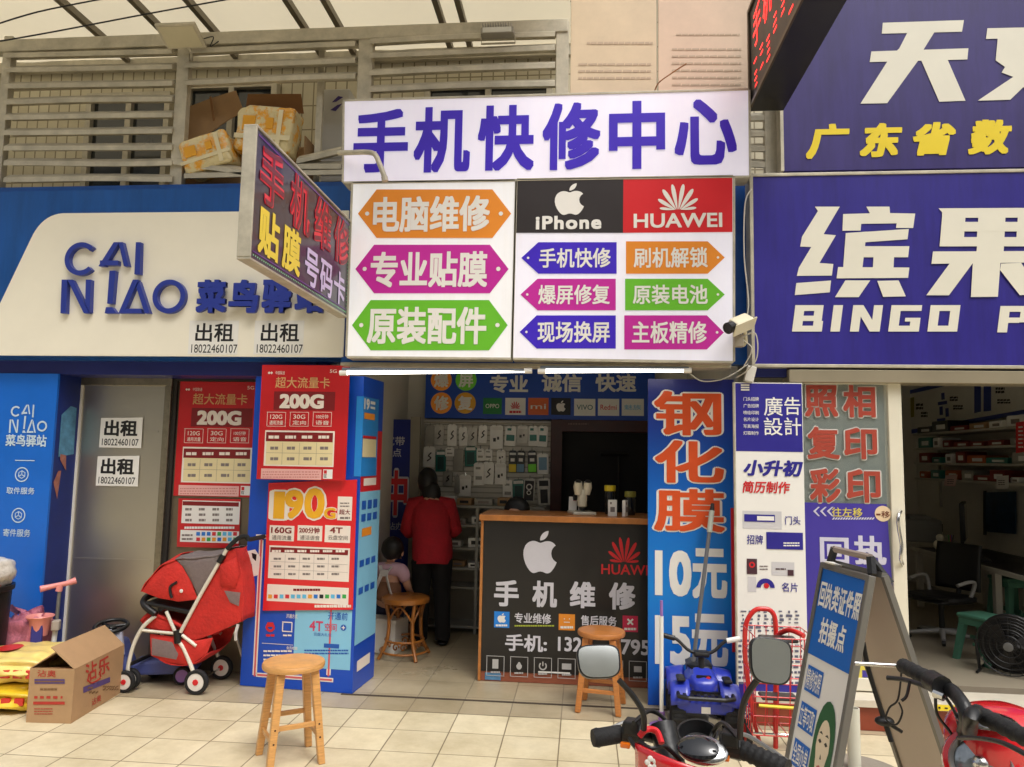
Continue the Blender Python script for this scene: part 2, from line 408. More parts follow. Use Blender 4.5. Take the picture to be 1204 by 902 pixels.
# ---- the building: walls, ceilings, the blue fascia, tiled upper wall
tl = mat('upper_wall_tile', (206, 198, 170), .5, var=.10); nt = tl.node_tree
def wall_tiles(m, w, h):
    nt = m.node_tree; b = nt.nodes['Principled BSDF']
    tc = nt.nodes.new('ShaderNodeTexCoord'); sp = nt.nodes.new('ShaderNodeSeparateXYZ'); cb = nt.nodes.new('ShaderNodeCombineXYZ')
    nt.links.new(tc.outputs['Object'], sp.inputs[0]); nt.links.new(sp.outputs['X'], cb.inputs['X']); nt.links.new(sp.outputs['Z'], cb.inputs['Y'])
    br = nt.nodes.new('ShaderNodeTexBrick'); br.offset = 0; br.inputs['Scale'].default_value = 1
    br.inputs['Brick Width'].default_value = w; br.inputs['Row Height'].default_value = h; br.inputs['Mortar Size'].default_value = .006
    br.inputs['Color1'].default_value = (1, 1, 1, 1); br.inputs['Color2'].default_value = (.9, .88, .85, 1); br.inputs['Mortar'].default_value = (.42, .38, .32, 1)
    nt.links.new(cb.outputs[0], br.inputs[0])
    mx = nt.nodes.new('ShaderNodeMix'); mx.data_type = 'RGBA'; mx.blend_type = 'MULTIPLY'; mx.inputs['Factor'].default_value = 1
    nt.links.new(b.inputs['Base Color'].links[0].from_socket, mx.inputs['A']); nt.links.new(br.outputs['Color'], mx.inputs['B']); nt.links.new(mx.outputs['Result'], b.inputs['Base Color'])
wall_tiles(tl, .10, .22)
shop = thing('shop_building', 'row of ground floor shops with cream tiled wall above', 'building', (0, 6, 0))
def bpart(name, m, *boxes, **k):
    for b in boxes: o = MB().box(b[0], b[1], b[2]-6, b[3]-6, b[4], b[5]).build(name, m, shop, **k)
    return o
bpart('upper_wall', tl, (-8, 8, 6.15, 6.4, 3.0, 7.5))
bpart('fascia', M_blue, (-8, 1.25, 4.98, 5.08, onY(860, 432, 4.98).z+.02, 3.47))
bpart('lintel', M_navy, (-8, -1.85, 5.02, 5.30, 2.09, 2.225))
bpart('balcony_floor', mat('grimy_concrete', (120, 110, 92), .9), (-8, 8, 5.09, 6.14, 3.30, 3.44))
bpart('partition_wall', M_wallp, (-1.83, -1.70, 5.30, 7.2, .003, 2.7), (.98, 1.03, 5.1, 9.6, .003, 2.75), (-8, -1.84, 5.42, 5.6, .003, 2.7))
bpart('back_wall', M_wallp, (-1.7, .98, 7.16, 7.3, .003, 2.7), (1.03, 4.2, 9.6, 9.8, .003, 2.75))
bpart('side_wall', M_wallp, (4.05, 4.2, 4.9, 9.59, .003, 2.75), (4.2, 8, 4.95, 5.2, .003, 2.75))
bpart('ceiling', M_wallp, (-1.7, .98, 5.1, 7.15, 2.62, 2.68), (1.035, 4.04, 5.12, 9.59, 2.68, 2.74))
# windows behind the louvres
def window(px0, py0, px1, py1, nm='window'):
    a = onY(px0, py1, 6.14); b = onY(px1, py0, 6.14)
    w = b.x-a.x; h = b.z-a.z
    f = MB(); t = .05
    for x0, x1, z0, z1 in ((0, w, 0, t), (0, w, h-t, h), (0, t, t, h-t), (w-t, w, t, h-t), (w*.48, w*.48+t, t, h-t)): f.box(a.x+x0, a.x+x1, 6.06-6, 6.145-6, a.z+z0, a.z+z1)
    o = f.build('window', M_alu, shop)
    MB().box(a.x+t, a.x+w-t, 6.11-6, 6.13-6, a.z+t, a.z+h-t).build('pane', mat('dark_window_glass', (34, 40, 44), .12, var=.3, coat=.5), o)
window(100, 112, 206, 230); window(215, 100, 330, 230); window(500, 98, 650, 150)

# ---- roof sheet on rafters above the louvres
rf = thing('canopy_roof', 'milky roof sheet on aluminium rafters over the louvred balcony', 'roof', (-2.2, 5, 5.14))
mb = MB(); x1 = onY(668, 20, 5).x+2.2
mb.surf(lambda u, v: (-6+u*(x1+6), -1.5+v*2.64, .10-.16*v+.012*math.sin(u*60)), 120, 6)
sheet = mb.build('roof_sheet', M_roof, rf, smooth=60)
nt = M_roof.node_tree; b = nt.nodes['Principled BSDF']; out = nt.nodes['Material Output']
ts = nt.nodes.new('ShaderNodeBsdfTranslucent'); ms = nt.nodes.new('ShaderNodeMixShader'); ms.inputs[0].default_value = .45
ts.inputs[0].default_value = (lin(232), lin(222), lin(196), 1)
nt.links.new(b.outputs[0], ms.inputs[1]); nt.links.new(ts.outputs[0], ms.inputs[2]); nt.links.new(ms.outputs[0], out.inputs['Surface'])
for px in (45, 130, 195, 314, 360, 497, 525):
    X = onY(px, 40, 5).x+2.2
    MB().box(X-.022, X+.022, -1.45, 1.10, -.10, -.045).build('rafter', mat('dark_rafter', (128, 120, 104), .5, .3), rf)
MB().box(-6, x1, 1.08, 1.13, -.16, -.062).build('purlin', M_alu, rf)

# ---- louvre screen along the balcony edge
YG = 5.02
lv = thing('louvre_screen', 'weathered aluminium louvre screen with bent slats above the fascia', 'louvre screen', (-2.2, YG, 3.45))
def lx(px, py=60): return onY(px, py, YG).x+2.2
def lz(px, py): return onY(px, py, YG).z-3.45
for px0, px1, pyt in ((1, 11, 45), (207, 221, 40), (420, 437, 38), (653, 668, 28)):
    x0, x1_ = lx(px0, 130), lx(px1, 130)
    MB().box(x0, x1_, -.03, .03, .0, lz((px0+px1)/2, pyt)).build('post', M_alu, lv, bevel=.004)
zr = lz(320, 46)
MB().box(lx(-40), lx(668), -.04, .04, zr-.045, zr+.05).build('top_rail', M_alu, lv, bevel=.005)
def slat(mb, pa, pb, rnd, drop=0):
    a = onY(*pa, YG); b = onY(*pb, YG); a = (a.x+2.2, a.z-3.45); b = (b.x+2.2, b.z-3.45)
    pts = [(-.05, .0), (-.05, .034), (.0, .058), (.05, .034), (.05, .0), (.03, .004), (.0, .026), (-.03, .004)]
    k = 7; vs = []
    ph = rnd.uniform(0, 6); am = rnd.uniform(.0, .006)
    for i in range(k):
        t = i/(k-1); X = a[0]+(b[0]-a[0])*t; Z = a[1]+(b[1]-a[1])*t+am*math.sin(ph+t*5)+drop*math.sin(t*math.pi)
        vs += [(X, y-.005, Z-.02+z+.35*y) for y, z in pts]
    n = 8
    fs = [(i*n+j, i*n+(j+1) % n, (i+1)*n+(j+1) % n, (i+1)*n+j) for i in range(k-1) for j in range(n)]+[tuple(range(n)), tuple((k-1)*n+j for j in range(n))]
    mb.add(vs, fs)
rr = random.Random(4)
bays = (((11, 207), [(67, 62), (84, 80), (103, 99), (121, 117), (139, 136), (157, 155), (175, 174), (193, 192), (211, 211)]),
        ((221, 420), [(62, 53), (79, 73), (98, 91), (207, 202)]),
        ((437, 653), [(50, 41), (67, 58), (87, 78), (106, 99), (124, 118), (142, 137)]))
for (xa, xb), rows in bays:
    mb = MB()
    for ya, yb in rows: slat(mb, (xa, ya), (xb, yb), rr)
    if xa == 221:
        slat(mb, (208, 190), (290, 204), rr); slat(mb, (352, 190), (404, 178), rr); slat(mb, (352, 196), (404, 196), rr)
    mb.build('slat_panel', M_alu, lv, smooth=30)
mb = MB(); slat(mb, (881, 140), (922, 139), rr); slat(mb, (881, 158), (922, 158), rr); slat(mb, (881, 176), (922, 176), rr); slat(mb, (881, 194), (922, 194), rr)
mb.build('slat_panel', M_alu, lv, smooth=30)
MB().box(lx(897, 170), lx(911, 170), -.06, .0, .0, 1.2).build('post', M_alu, lv, bevel=.004)
MB().box(lx(368, 130), lx(375, 130), .06, .09, .0, lz(370, 50)).build('brace', M_alu, lv)

# ---- faded boards at the top right of the balcony
def onboard(name, label, cat, Y, q, depth, m, group=None, bevel=.004):
    pl = FY(Y, (q[0]+q[2])/2, q[3]); t = pl.thing(name, label, cat, group)
    mb = MB(); c = pl.Q(q); mb.poly(c, -depth, 0)
    mb.build('panel', m, t, bevel=bevel)
    return pl, t
M_old = mat('sun_faded_board', (222, 202, 172), .7, var=.12, scale=2.5)
M_fade = mat('faded_print', (196, 174, 150), .7)
pl, t = onboard('notice_board', 'sun faded beige notice board beside the end post of the louvres', 'board', 5.0, (671, -20, 772, 118), .02, M_old)
mb = MB(); bars(mb, pl, 690, 48, 768, 54, 1, seed=1); bars(mb, pl, 680, 72, 766, 96, 3, seed=2, fill=.3); mb.build('faded_lines', M_fade, t)
pl, t = onboard('notice_board', 'faded notice board nearest the red ticker display', 'board', 5.005, (774, -20, 884, 118), .02, mat('sun_faded_board_pink', (226, 200, 176), .7, var=.12, scale=2.5))
mb = MB(); bars(mb, pl, 795, 38, 870, 44, 1, seed=5, fill=.3); bars(mb, pl, 790, 54, 872, 104, 6, seed=3, fill=.25); mb.build('faded_lines', M_fade, t)

# ---- things left on the balcony
def flood(): 
    c = onY(213, 42, 4.86)
    t = thing('flat_lamp', 'square flat lamp head on top of the louvre post', 'lamp', c)
    m = MB(); m.T = Matrix.Rotation(R(-22), 4, 'X')
    m.box(-.15, .15, -.10, .10, -.012, .012); m.build('housing', M_alu, t, bevel=.005)
    m = MB(); m.T = Matrix.Rotation(R(-22), 4, 'X'); m.box(-.13, .13, -.085, .085, -.016, -.0125); m.build('lens', mat('milky_lens', (196, 188, 160), .3), t)
    MB().tube([(0, .05, -.01), (.02, .12, -.06), (0, .15, -.10)], .012).build('bracket', M_alu, t)
    MB().tube(spline([(.14, .05, .0), (.20, .08, .03), (.17, .1, -.03), (.22, .12, .02)]), .004, 5).build('cable', M_black, t)
flood()
c = onY(585, 36, 4.92)
t = thing('floodlight', 'small ribbed grey floodlight on the top rail', 'lamp', c)
m = MB(); m.box(-.115, .115, -.03, .05, -.035, .01)
for i in range(12): m.box(-.105+i*.018, -.099+i*.018, -.028, .05, .01, .045)
m.build('housing', mat('grey_cast_metal', (150, 146, 134), .5, .4), t, bevel=.003)
MB().box(-.10, .10, -.036, -.031, -.03, .005).build('lens', mat('flood_glass', (200, 200, 190), .1), t)
MB().tube([(-.12, .02, -.02), (-.12, .06, -.06), (.12, .06, -.06), (.12, .02, -.02)], .007, 6).build('bracket', M_alu, t)

# cardboard carton spilling yellow wrapped parcels
CP = FY(5.16, 283, 214); CP.o.z = 3.447
t = CP.thing('cardboard_carton', 'large torn cardboard carton with flaps open behind the louvres', 'box')
x0_, x1_ = CP.L(214, 200)[0], CP.L(356, 200)[0]; hb_ = CP.L(283, 160)[1]
m = MB()
for b in ((x0_, x0_+.008, -.46, -.02), (x1_-.008, x1_, -.46, -.02)): m.box(b[0], b[1], 0, hb_, b[2], b[3])
m.box(x0_+.008, x1_-.008, 0, hb_*.55, -.03, -.022); m.box(x0_+.008, x1_-.008, 0, hb_+.1, -.46, -.452); m.build('body', M_card, t)
def flap_(pts, n0, n1, mm):
    P = [CP.L(*p) for p in pts]; m = MB(); k_ = len(P)
    z_ = [n0+(n1-n0)*(p[1]-min(q[1] for q in P))/.3 for p in P]
    m.add([(p[0], p[1], z) for p, z in zip(P, z_)], [tuple(range(k_))]); m.build('flap', mm, t, solid=.007)
flap_([(214, 176), (214, 123), (245, 110), (272, 101), (283, 127), (262, 141), (240, 158)], -.01, -.05, M_card)
flap_([(287, 130), (289, 108), (352, 108), (356, 132)], -.02, -.05, M_card2)
flap_([(244, 112), (246, 111), (252, 140), (250, 142)], -.005, -.045, M_card2)
M_yp = mat('yellow_parcel_film', (214, 196, 140), .22, var=.05, scale=9, bump=.6, coat=.6)
nt = M_yp.node_tree; b = nt.nodes['Principled BSDF']; r_ = b.inputs['Base Color'].links[0].from_node; r_.color_ramp.elements[0].color = (lin(226), lin(160), lin(40), 1); r_.color_ramp.elements[1].color = (lin(216), lin(200), lin(150), 1); r_.color_ramp.elements[0].position = .44; r_.color_ramp.elements[1].position = .52
def pillow(mb, c, sx, sy, sz, e=.45, seed=0, n=28, m=18, wr=1.0):
    r0 = random.Random(seed); ph = [r0.uniform(0, 6) for _ in range(6)]
    def sp(v): return math.copysign(abs(v)**e, v)
    vs = []
    for i in range(m+1):
        a = math.pi*i/m-math.pi/2
        for j in range(n):
            b_ = 2*math.pi*j/n
            x = sp(math.cos(a))*sp(math.cos(b_)); y = sp(math.cos(a))*sp(math.sin(b_)); z = sp(math.sin(a))
            k = 1+wr*(.05*math.sin(x*5+ph[0])*math.sin(z*6+ph[1])+.035*math.sin(y*11+ph[2]+z*7)+.03*math.sin(x*13+ph[3]))
            vs.append((c[0]+x*sx*k, c[1]+y*sy*k, c[2]+z*sz*k))
    mb.add(vs, [(i*n+j, i*n+(j+1) % n, (i+1)*n+(j+1) % n, (i+1)*n+j) for i in range(m) for j in range(n)])
for (px, py, sx, sz, tilt, lb, Y) in ((248, 184, .19, .13, -.30, 'crumpled yellow film parcel low in the torn carton', 5.06), (316, 158, .21, .18, .08, 'taller yellow printed parcel standing under the right flap of the torn carton', 5.12)):
    c = onY(px, py, Y)
    p = thing('wrapped_parcel', lb, 'parcel', (c.x, c.y, c.z-sz), group='film wrapped parcels')
    RT = Matrix.Translation((0, 0, sz))@Matrix.Rotation(tilt, 4, 'Y')@Matrix.Translation((0, 0, -sz))
    mb = MB(); mb.T = RT; pillow(mb, (0, 0, sz), sx, .10, sz, .24, seed=int(px), n=40, m=30, wr=.7); mb.build('film_wrap', M_yp, p, smooth=60)
    mb = MB(); mb.T = RT
    mb.box(-sx*.75, -sx*.3, -.108, -.101, sz*.9, sz*1.5); mb.box(sx*.1, sx*.35, -.108, -.101, sz*1.0, sz*1.45)
    mb.build('printed_mark', mat('amber_mark', (224, 160, 30), .5), p)
    mb = MB(); mb.T = RT; mb.box(-sx, sx, -.106, -.102, sz*.55, sz*.75); mb.box(sx*.5, sx*.66, -.1075, -.1035, sz*.1, sz*1.8); mb.build('tape_strip', mat('clear_tape', (226, 214, 176), .12, coat=.6), p)
# white louvred cabinet with a violet emblem
a = onY(374, 182, 5.3); b2 = onY(411, 104, 5.3)
t = thing('utility_cabinet', 'pale grey louvred cabinet with violet emblem behind the white sign', 'cabinet', (a.x, 5.3, 3.445))
w = b2.x-a.x; h = b2.z-3.445
MB().box(0, w, 0, .25, 0, h).build('body', mat('pale_grey_enamel', (196, 194, 186), .4), t, bevel=.008)
m = MB()
for i in range(7): m.box(.03, w-.03, -.006, -.001, h*.12+i*.045, h*.12+i*.045+.022)
m.build('louvre_panel', mat('pale_grey_enamel_2', (180, 178, 170), .4), t)
m = MB(); zc = h-.12
m.add([(w*.40, -.004, zc+.01), (w*.62, -.004, zc+.06), (w*.80, -.004, zc+.05), (w*.56, -.004, zc+.015), (w*.78, -.004, zc-.0), (w*.55, -.004, zc-.06), (w*.36, -.004, zc-.05), (w*.60, -.004, zc-.012)], [(0, 1, 2, 3), (4, 5, 6, 7)])
m.build('emblem', mat('violet_print', (70, 50, 120)), t)

# overhead cables
def cable(label, pts, r=.006, m=None):
    P = [onY(*p[:2], p[2]) for p in pts]; o = P[0].copy()
    return tag(MBt([p-o for p in spline(P, 6)], r).build('cable', m or M_black), label, 'cable'), o
def MBt(p, r, n=6): return MB().tube(p, r, n)
for lb, pts in (('upper black cable crossing under the roof sheet', [(-20, 34, 4.6), (45, 14, 4.7), (135, -4, 4.8)]), ('lower black cable crossing in front of the rafters', [(-20, 52, 4.6), (60, 38, 4.7), (170, 17, 4.8), (275, -2, 4.9)])):
    ob, o = cable(lb, pts); ob.location = o
ob, o = cable('dry twig of wire sticking out between the faded boards', [(769, 110, 4.97), (774, 98, 4.95), (790, 86, 4.93), (807, 75, 4.92)], .004, mat('rusty_wire', (150, 96, 50), .8)); ob.location = o

# ---- the building across the street, behind the photographer (added to dim the shops; seen only in mirrors and steel)
ob_ = thing('opposite_building', 'plain rendered building added out of view across the street facing the shops', 'building', (0, -13, -.16))
MB().box(-26, 26, -8, 0, 0, 13).build('wall', M_conc, ob_)
M_fwin = mat('far_window_glass', (40, 48, 54), .1, coat=.5)
for r_ in range(4):
    for c_ in range(11):
        x = -23+c_*4.5; f = MB().box(x, x+2.3, .005, .06, 1.1+r_*3.1, 2.7+r_*3.1).build('window', M_fwin, ob_)
# ================================================================== big signs
YS = 4.70
def lightbox(label, corners, depth, face_m, x, y):
    pl = FY(YS, x, y); t = pl.thing('lightbox_sign', label, 'sign')
    c = pl.Q(corners)
    MB().poly(c, -depth, 0).build('panel', face_m, t)
    fr = MB(); k = .012
    for i in range(4):
        a, b = Vector(c[i]), Vector(c[(i+1) % 4]); d = (b-a).normalized(); nrm = Vector((d.y, -d.x))
        fr.poly([a+nrm*k, b+nrm*k, b-nrm*k*.2, a-nrm*k*.2], -depth-.002, .006)
    fr.build('frame', M_alu, t, bevel=.002)
    return pl, t
pl, t = lightbox('long lit white sign with violet characters across the top of the repair shop', (405, 119, 880, 106, 881, 207, 404, 214), .14, M_ltw, 640, 214)
m = MB()
for ch, q in zip('手机快修中心', ((416, 129, 480, 203), (487, 126, 553, 203), (562, 124, 628, 201), (638, 121, 706, 200), (716, 119, 782, 199), (793, 117, 866, 194))): text(m, pl, ch, q, .004, 0, fat=.030)
m.build('lettering', M_purple, t)

def arrow(m, pl, q, pt, n, both=False):
    x0, y0, x1, y1 = q; ym = (y0+y1)/2; L = pl.L
    left = [(x0, ym), (x0+pt, y0)] if both or pt < 0 else [(x0, y0)]
    if both: pts = [(x0, ym), (x0+pt, y0), (x1-pt, y0), (x1, ym), (x1-pt, y1), (x0+pt, y1)]
    elif pt < 0: pts = [(x0, ym), (x0-pt, y0), (x1, y0), (x1, y1), (x0-pt, y1)]
    else: pts = [(x0, y0), (x1-pt, y0), (x1, ym), (x1-pt, y1), (x0, y1)]
    pts.reverse(); m.poly([L(*p) for p in pts], n)
pl, t = lightbox('lit white sign with three arrow banners in orange, magenta and green', (415, 216, 606, 213, 601, 421, 408, 419), .12, mat('lit_white_plain', (232, 232, 234), .3, var=.06, scale=1.6, emit=.22, grime=.04), 505, 420)
wl = MB()
for q, mm, s in (((421, 223, 601, 280), M_orange, '电脑维修'), ((418, 288, 598, 345), M_magenta, '专业贴膜'), ((414, 353, 597, 412), M_green, '原装配件')):
    m = MB(); arrow(m, pl, q, 22, .003, True); bn = m.build('banner', mm, t)
    x0, y0, x1, y1 = q; ym = (y0+y1)/2
    wl = MB(); text(wl, pl, s, (x0+18, y0+8, x1-25, y1-7), .005, .012, fat=.018)
    for x in (x0+11, x1-12): wl.disc(pl.L(x, ym), .014, .005)
    wl.build('lettering', M_white, bn)
pl, t = lightbox('lit sign with charcoal and red headers above six coloured arrows', (608, 212, 862, 208, 862, 425, 603, 421), .12, mat('lit_white_cool', (228, 226, 238), .3, var=.06, scale=1.6, emit=.22, grime=.04), 735, 423)
for q, mm, nm in (((608, 211, 733, 210, 732.5, 274, 607, 274), M_hblk, 'header'), ((733, 210, 861, 208, 861, 273, 732.5, 274), M_hred, 'header')):
    m = MB(); m.poly(pl.Q(q), .003); m.build(nm, mm, t)
wl = MB()
apple(wl, pl, (652, 216, 687, 253), .005); text(wl, pl, 'iPhone', (630, 254, 707, 270), .005, .02, fat=.02, space=1.15)
petals(wl, pl, (768, 213, 826, 249), .005); text(wl, pl, 'HUAWEI', (745, 251, 849, 268), .005, .012, fat=.012); wl.build('lettering', M_white, t)
for i, (s, mm, q) in enumerate((('手机快修', M_purple, (613, 285, 725, 322)), ('刷机解锁', M_orange, (736, 284, 852, 322)), ('爆屏修复', M_magenta, (612, 328, 724, 365)), ('原装电池', M_green, (735, 328, 852, 365)), ('现场换屏', M_purple, (611, 371, 724, 410)), ('主板精修', M_magenta, (734, 371, 851, 411)))):
    m = MB(); L_ = i % 2 == 0; arrow(m, pl, q, -20 if L_ else 20, .003); bn = m.build('banner', mm, t)
    x0, y0, x1, y1 = q; wl = MB()
    text(wl, pl, s, (x0+21, y0+7, x1-7, y1-7) if L_ else (x0+9, y0+7, x1-20, y1-7), .005, .008, fat=.012)
    wl.disc(pl.L(x0+8 if L_ else x1-8, (y0+y1)/2), .008, .005)
    wl.build('lettering', M_white, bn)

# spout like bracket arm in front of the white sign
P = [onY(x, y, Y) for x, y, Y in ((398, 180, 4.66), (428, 179, 4.6), (440, 181, 4.56), (446, 192, 4.55), (452, 208, 4.55))]
t = thing('bracket_arm', 'short weathered pipe arm bent down in front of the white sign', 'bracket', P[0])
MB().tube([p-P[0] for p in [P[0]]+spline(P[1:], 5)], .017, 8).build('pipe', M_alu, t, smooth=60)
MB().tube([P[4]-P[0], P[4]-P[0]+Vector((.006, 0, -.03))], .021, 8).build('nozzle', M_alu, t)

# ---- cream and blue parcel shop board
YC = 4.90
pl = FY(YC, 200, 420); t = pl.thing('signboard', 'long cream and blue shop signboard with raised blue letters', 'sign')
xr = pl.L(409, 300)[0]; z0 = 0; z1 = pl.L(200, 222)[1]; xl = -7+pl.o.x*0
m = MB(); m.poly([(-4.0, z0), (xr, z0), (xr, z1), (-4.0, z1)], -.075, 0); m.build('panel', M_blue, t)
m = MB()
A = lambda x, y: pl.L(x/2.867, 200+y/2.867)
p = [A(-260, 622), A(-10, 500), A(20, 430)]
c1 = [(a.x, a.y) for a in arc((*A(0, 462), 0), (*A(10, 440), 0), (*A(40, 380), 0), 4)]
c2 = [(a.x, a.y) for a in arc((*A(108, 232), 0), (*A(145, 152), 0), (*A(215, 147), 0), 10)]
pts = [(-3.99, .004), (xr, .004), (xr, A(800, 143)[1])]+[c for c in reversed(c2)]+[A(-20, 500), A(-220, 560), (-3.99, A(0, 570)[1])]
m.poly(pts, .001, .012); m.build('cream_face', M_cream, t, bevel=.003)
M_let = mat('blue_letter_face', (44, 60, 150), .35, var=.06); M_lets = mat('letter_side', (214, 206, 190), .5)
def logo(cb, cr):
    """the latin lettering; cb(poly) gets outlines, cr(centre, ro, ri, a0, a1) gets rings, in the sketch's own units"""
    cr((287, 305), 52, 37, 42, 318)
    cb([(398, 250), (416, 250), (368, 330), (347, 330)], 'A'); cb([(352, 311), (412, 311), (412, 327), (352, 327)], 'A')
    cb([(414, 250), (428, 250), (447, 330), (432, 330)], 'A')
    cb([(472, 250), (488, 250), (485, 357), (467, 357)], 'I')
    cb([(224, 375), (242, 375), (238, 487), (220, 487)], 'N'); cb([(243, 375), (260, 375), (316, 487), (298, 487)], 'N'); cb([(305, 375), (322, 375), (318, 484), (303, 455)], 'N')
    cb([(384, 345), (404, 345), (394, 455), (376, 455)], 'i'); cb([(372, 467), (392, 467), (408, 487), (368, 487)], 'i')
    cb([(462, 375), (480, 375), (432, 487), (414, 487)], 'A2'); cb([(483, 380), (518, 487), (501, 487), (474, 402)], 'A2'); cb([(440, 472), (488, 472), (492, 487), (432, 487)], 'A2')
    cr((582, 431), 52, 37, 0, 360)
S_ = abs(A(100, 300)[0]-A(0, 300)[0])/100
grp = {}
def cb(pts, k):
    m = grp.setdefault(k, MB()); P = [A(*q) for q in pts]
    a = sum(P[i][0]*P[(i+1) % len(P)][1]-P[(i+1) % len(P)][0]*P[i][1] for i in range(len(P)))
    if a < 0: P.reverse()
    m.poly(P, .0125, .050+.0004*len(m.v)/8)
def cr(c, ro, ri, a0, a1):
    m = grp.setdefault('ring%d' % len(grp), MB()); m.ring(A(*c), ro*S_, ri*S_, .0125, .05, a0, a1)
logo(cb, cr)
for k, m in grp.items(): m.build('raised_letter', M_let, t)
for ch, x0 in zip('菜鸟驿站', (680, 788, 898, 1008)):
    m = MB(); text(m, pl, ch, tuple([(x0)/2.867, 200+378/2.867, (x0+98)/2.867, 200+488/2.867]), .045, .018, fat=.03)
    v0 = list(m.v); f0 = list(m.f)
    for f in f0: # give the character its depth
        pass
    vs, fs, _b = glyphs(ch, .018)
    ob = m.build('raised_letter', M_let, t)
    md = ob.modifiers.new('solid', 'SOLIDIFY'); md.thickness = .03; md.offset = 1
for x0, lb in ((225, 'white for rent paper under the raised characters, nearer the raised latin letters'), (302, 'white for rent paper under the raised characters, nearer the hanging picture sign')):
    p2 = FY(YC-.0135, x0+27, 417); s = p2.thing('rental_notice', lb, 'notice', 'for rent papers with a phone number')
    m = MB(); m.poly(p2.Q((x0-3, 377, x0+55, 417)), 0, .0006); m.build('paper', M_white, s)
    m = MB(); text(m, p2, '出租', (x0+5, 380, x0+50, 402), .0015, .012, fat=.008); text(m, p2, '18022460107', (x0, 405, x0+54, 415), .0015, .004); m.build('lettering', M_ink, s)

# ---- picture sign hanging out over the pavement
X_ = -1.545
pl = PL(onX(410, 372, X_), (0, 1, 0)); # faces +x
t = pl.thing('projecting_sign', 'dark projecting sign with red and yellow outlined characters in a silver frame', 'sign')
y0 = onX(298, 220, X_).y-pl.o.y; zt = onX(299, 147, X_).z-pl.o.z; zb = onX(299, 306, X_).z-pl.o.z
z0_, z1_ = zb, zt
y1 = onX(410, 300, X_).y-pl.o.y
MB().poly([(y0, z0_), (y1, z0_), (y1, z1_), (y0, z1_)], -.05, 0).build('panel', mat('dark_plum_print', (44, 34, 52), .3, var=.3, scale=6, coat=.3), t)
m = MB()
for a, b, c, d in ((y0-.012, y1+.01, z1_, z1_+.012), (y0-.012, y1+.01, z0_-.012, z0_), (y0-.014, y0, z0_, z1_), (y1, y1+.01, z0_, z1_)): m.poly([(a, c), (b, c), (b, d), (a, d)], -.058, .008)
m.build('frame', M_alu, t, bevel=.003)
w = y1-y0; h = z1_-z0_
def F(u0, v0, u1, v1): return [(y0+w*u0, z0_+h*v0), (y0+w*u1, z0_+h*v0), (y0+w*u1, z0_+h*v1), (y0+w*u0, z0_+h*v1)]
o1, o2, o3, fill_ = MB(), MB(), MB(), MB()
for ch, u in zip('手机维修', (.04, .30, .55, .79)):
    q = F(u, .48, u+.20, .95)
    text(o1, pl, ch, q, .003, .02, fat=.03); text(fill_, pl, ch, q, .0060, .0, fat=.004)
for ch, u in zip('贴膜', (.05, .25)): text(o2, pl, ch, F(u, .08, u+.17, .46), .003, .02, fat=.015)
for ch, u in zip('号码卡', (.47, .64, .81)): text(o3, pl, ch, F(u, .07, u+.15, .40), .003, .015, fat=.01)
o1.build('lettering', mat('red_led_print', (214, 44, 60), .4, emit=.15), t); fill_.build('lettering', mat('dim_red_print', (120, 36, 50), .4), t)
o2.build('lettering', mat('yellow_led_print', (226, 200, 60), .4, emit=.1), t); o3.build('lettering', mat('lilac_led_print', (206, 190, 226), .4, emit=.05), t)
m = MB()
for i in range(60): m.disc((y0+w*(.02+.96*i/59), z0_+.02), .004, .004, k=6)
for i in range(24): m.disc((y0+w*.985, z0_+h*(.04+.9*i/23)), .004, .004, k=6)
m.build('led_dots', mat('green_led', (120, 220, 150), .4, emit=.3), t)
m = MB(); m.poly([(y0+.02, z0_+.035), (y1-.02, z0_+.035), (y1-.02, z0_+.040), (y0+.02, z0_+.040)], .0032); m.poly([(y0+.02, z1_-.03), (y1-.02, z1_-.03), (y1-.02, z1_-.022), (y0+.02, z1_-.022)], .0032); m.build('border_line', mat('violet_line', (110, 60, 150), .4), t)

# ---- violet print shop signs
YB_ = 4.80
pl = FY(YB_, 1045, 430); t = pl.thing('shop_sign', 'violet shop sign with big ivory characters and latin capitals', 'sign')
xa = pl.L(886, 320)[0]; za = pl.L(886, 428)[1]; zb = pl.L(886, 208)[1]; xe = pl.L(1204, 300)[0]+1.2
MB().poly([(xa, za), (xe, za), (xe, zb), (xa, zb)], -.12, 0).build('panel', M_bingo, t)
m = MB(); m.poly([(xa-.02, za-.02), (xa, za-.02), (xa, zb+.02), (xa-.02, zb+.02)], -.125, .008); m.poly([(xa, zb), (xe, zb), (xe, zb+.02), (xa, zb+.02)], -.125, .008); m.poly([(xa, za-.02), (xe, za-.02), (xe, za), (xa, za)], -.125, .008)
m.build('frame', M_alu, t, bevel=.003)
m = MB(); cr6 = (840, 200, 3.308); nn = [.003]
def pc(pts):
    P = [(cr6[0]+x/cr6[2], cr6[1]+y/cr6[2]) for x, y in pts]; P.reverse(); nn[0] += .00025; m.poly([pl.L(*q) for q in P], nn[0])
pc([(390, 143), (487, 143), (424, 250), (472, 254), (408, 362), (462, 366), (456, 411), (320, 412), (328, 380), (376, 300), (333, 298), (340, 260), (402, 160)])
pc([(318, 440), (453, 430), (448, 476), (312, 487)])
pc([(590, 143), (680, 143), (682, 168), (780, 170), (772, 226), (705, 226), (708, 208), (570, 210), (568, 236), (497, 237), (500, 172), (604, 169)])
pc([(510, 246), (592, 240), (586, 285), (575, 380), (500, 380)]); pc([(510, 246), (755, 230), (750, 270), (510, 287)]); pc([(582, 297), (757, 297), (752, 340), (580, 340)])
pc([(480, 378), (757, 380), (752, 420), (474, 422)]); pc([(618, 330), (698, 330), (695, 385), (615, 385)])
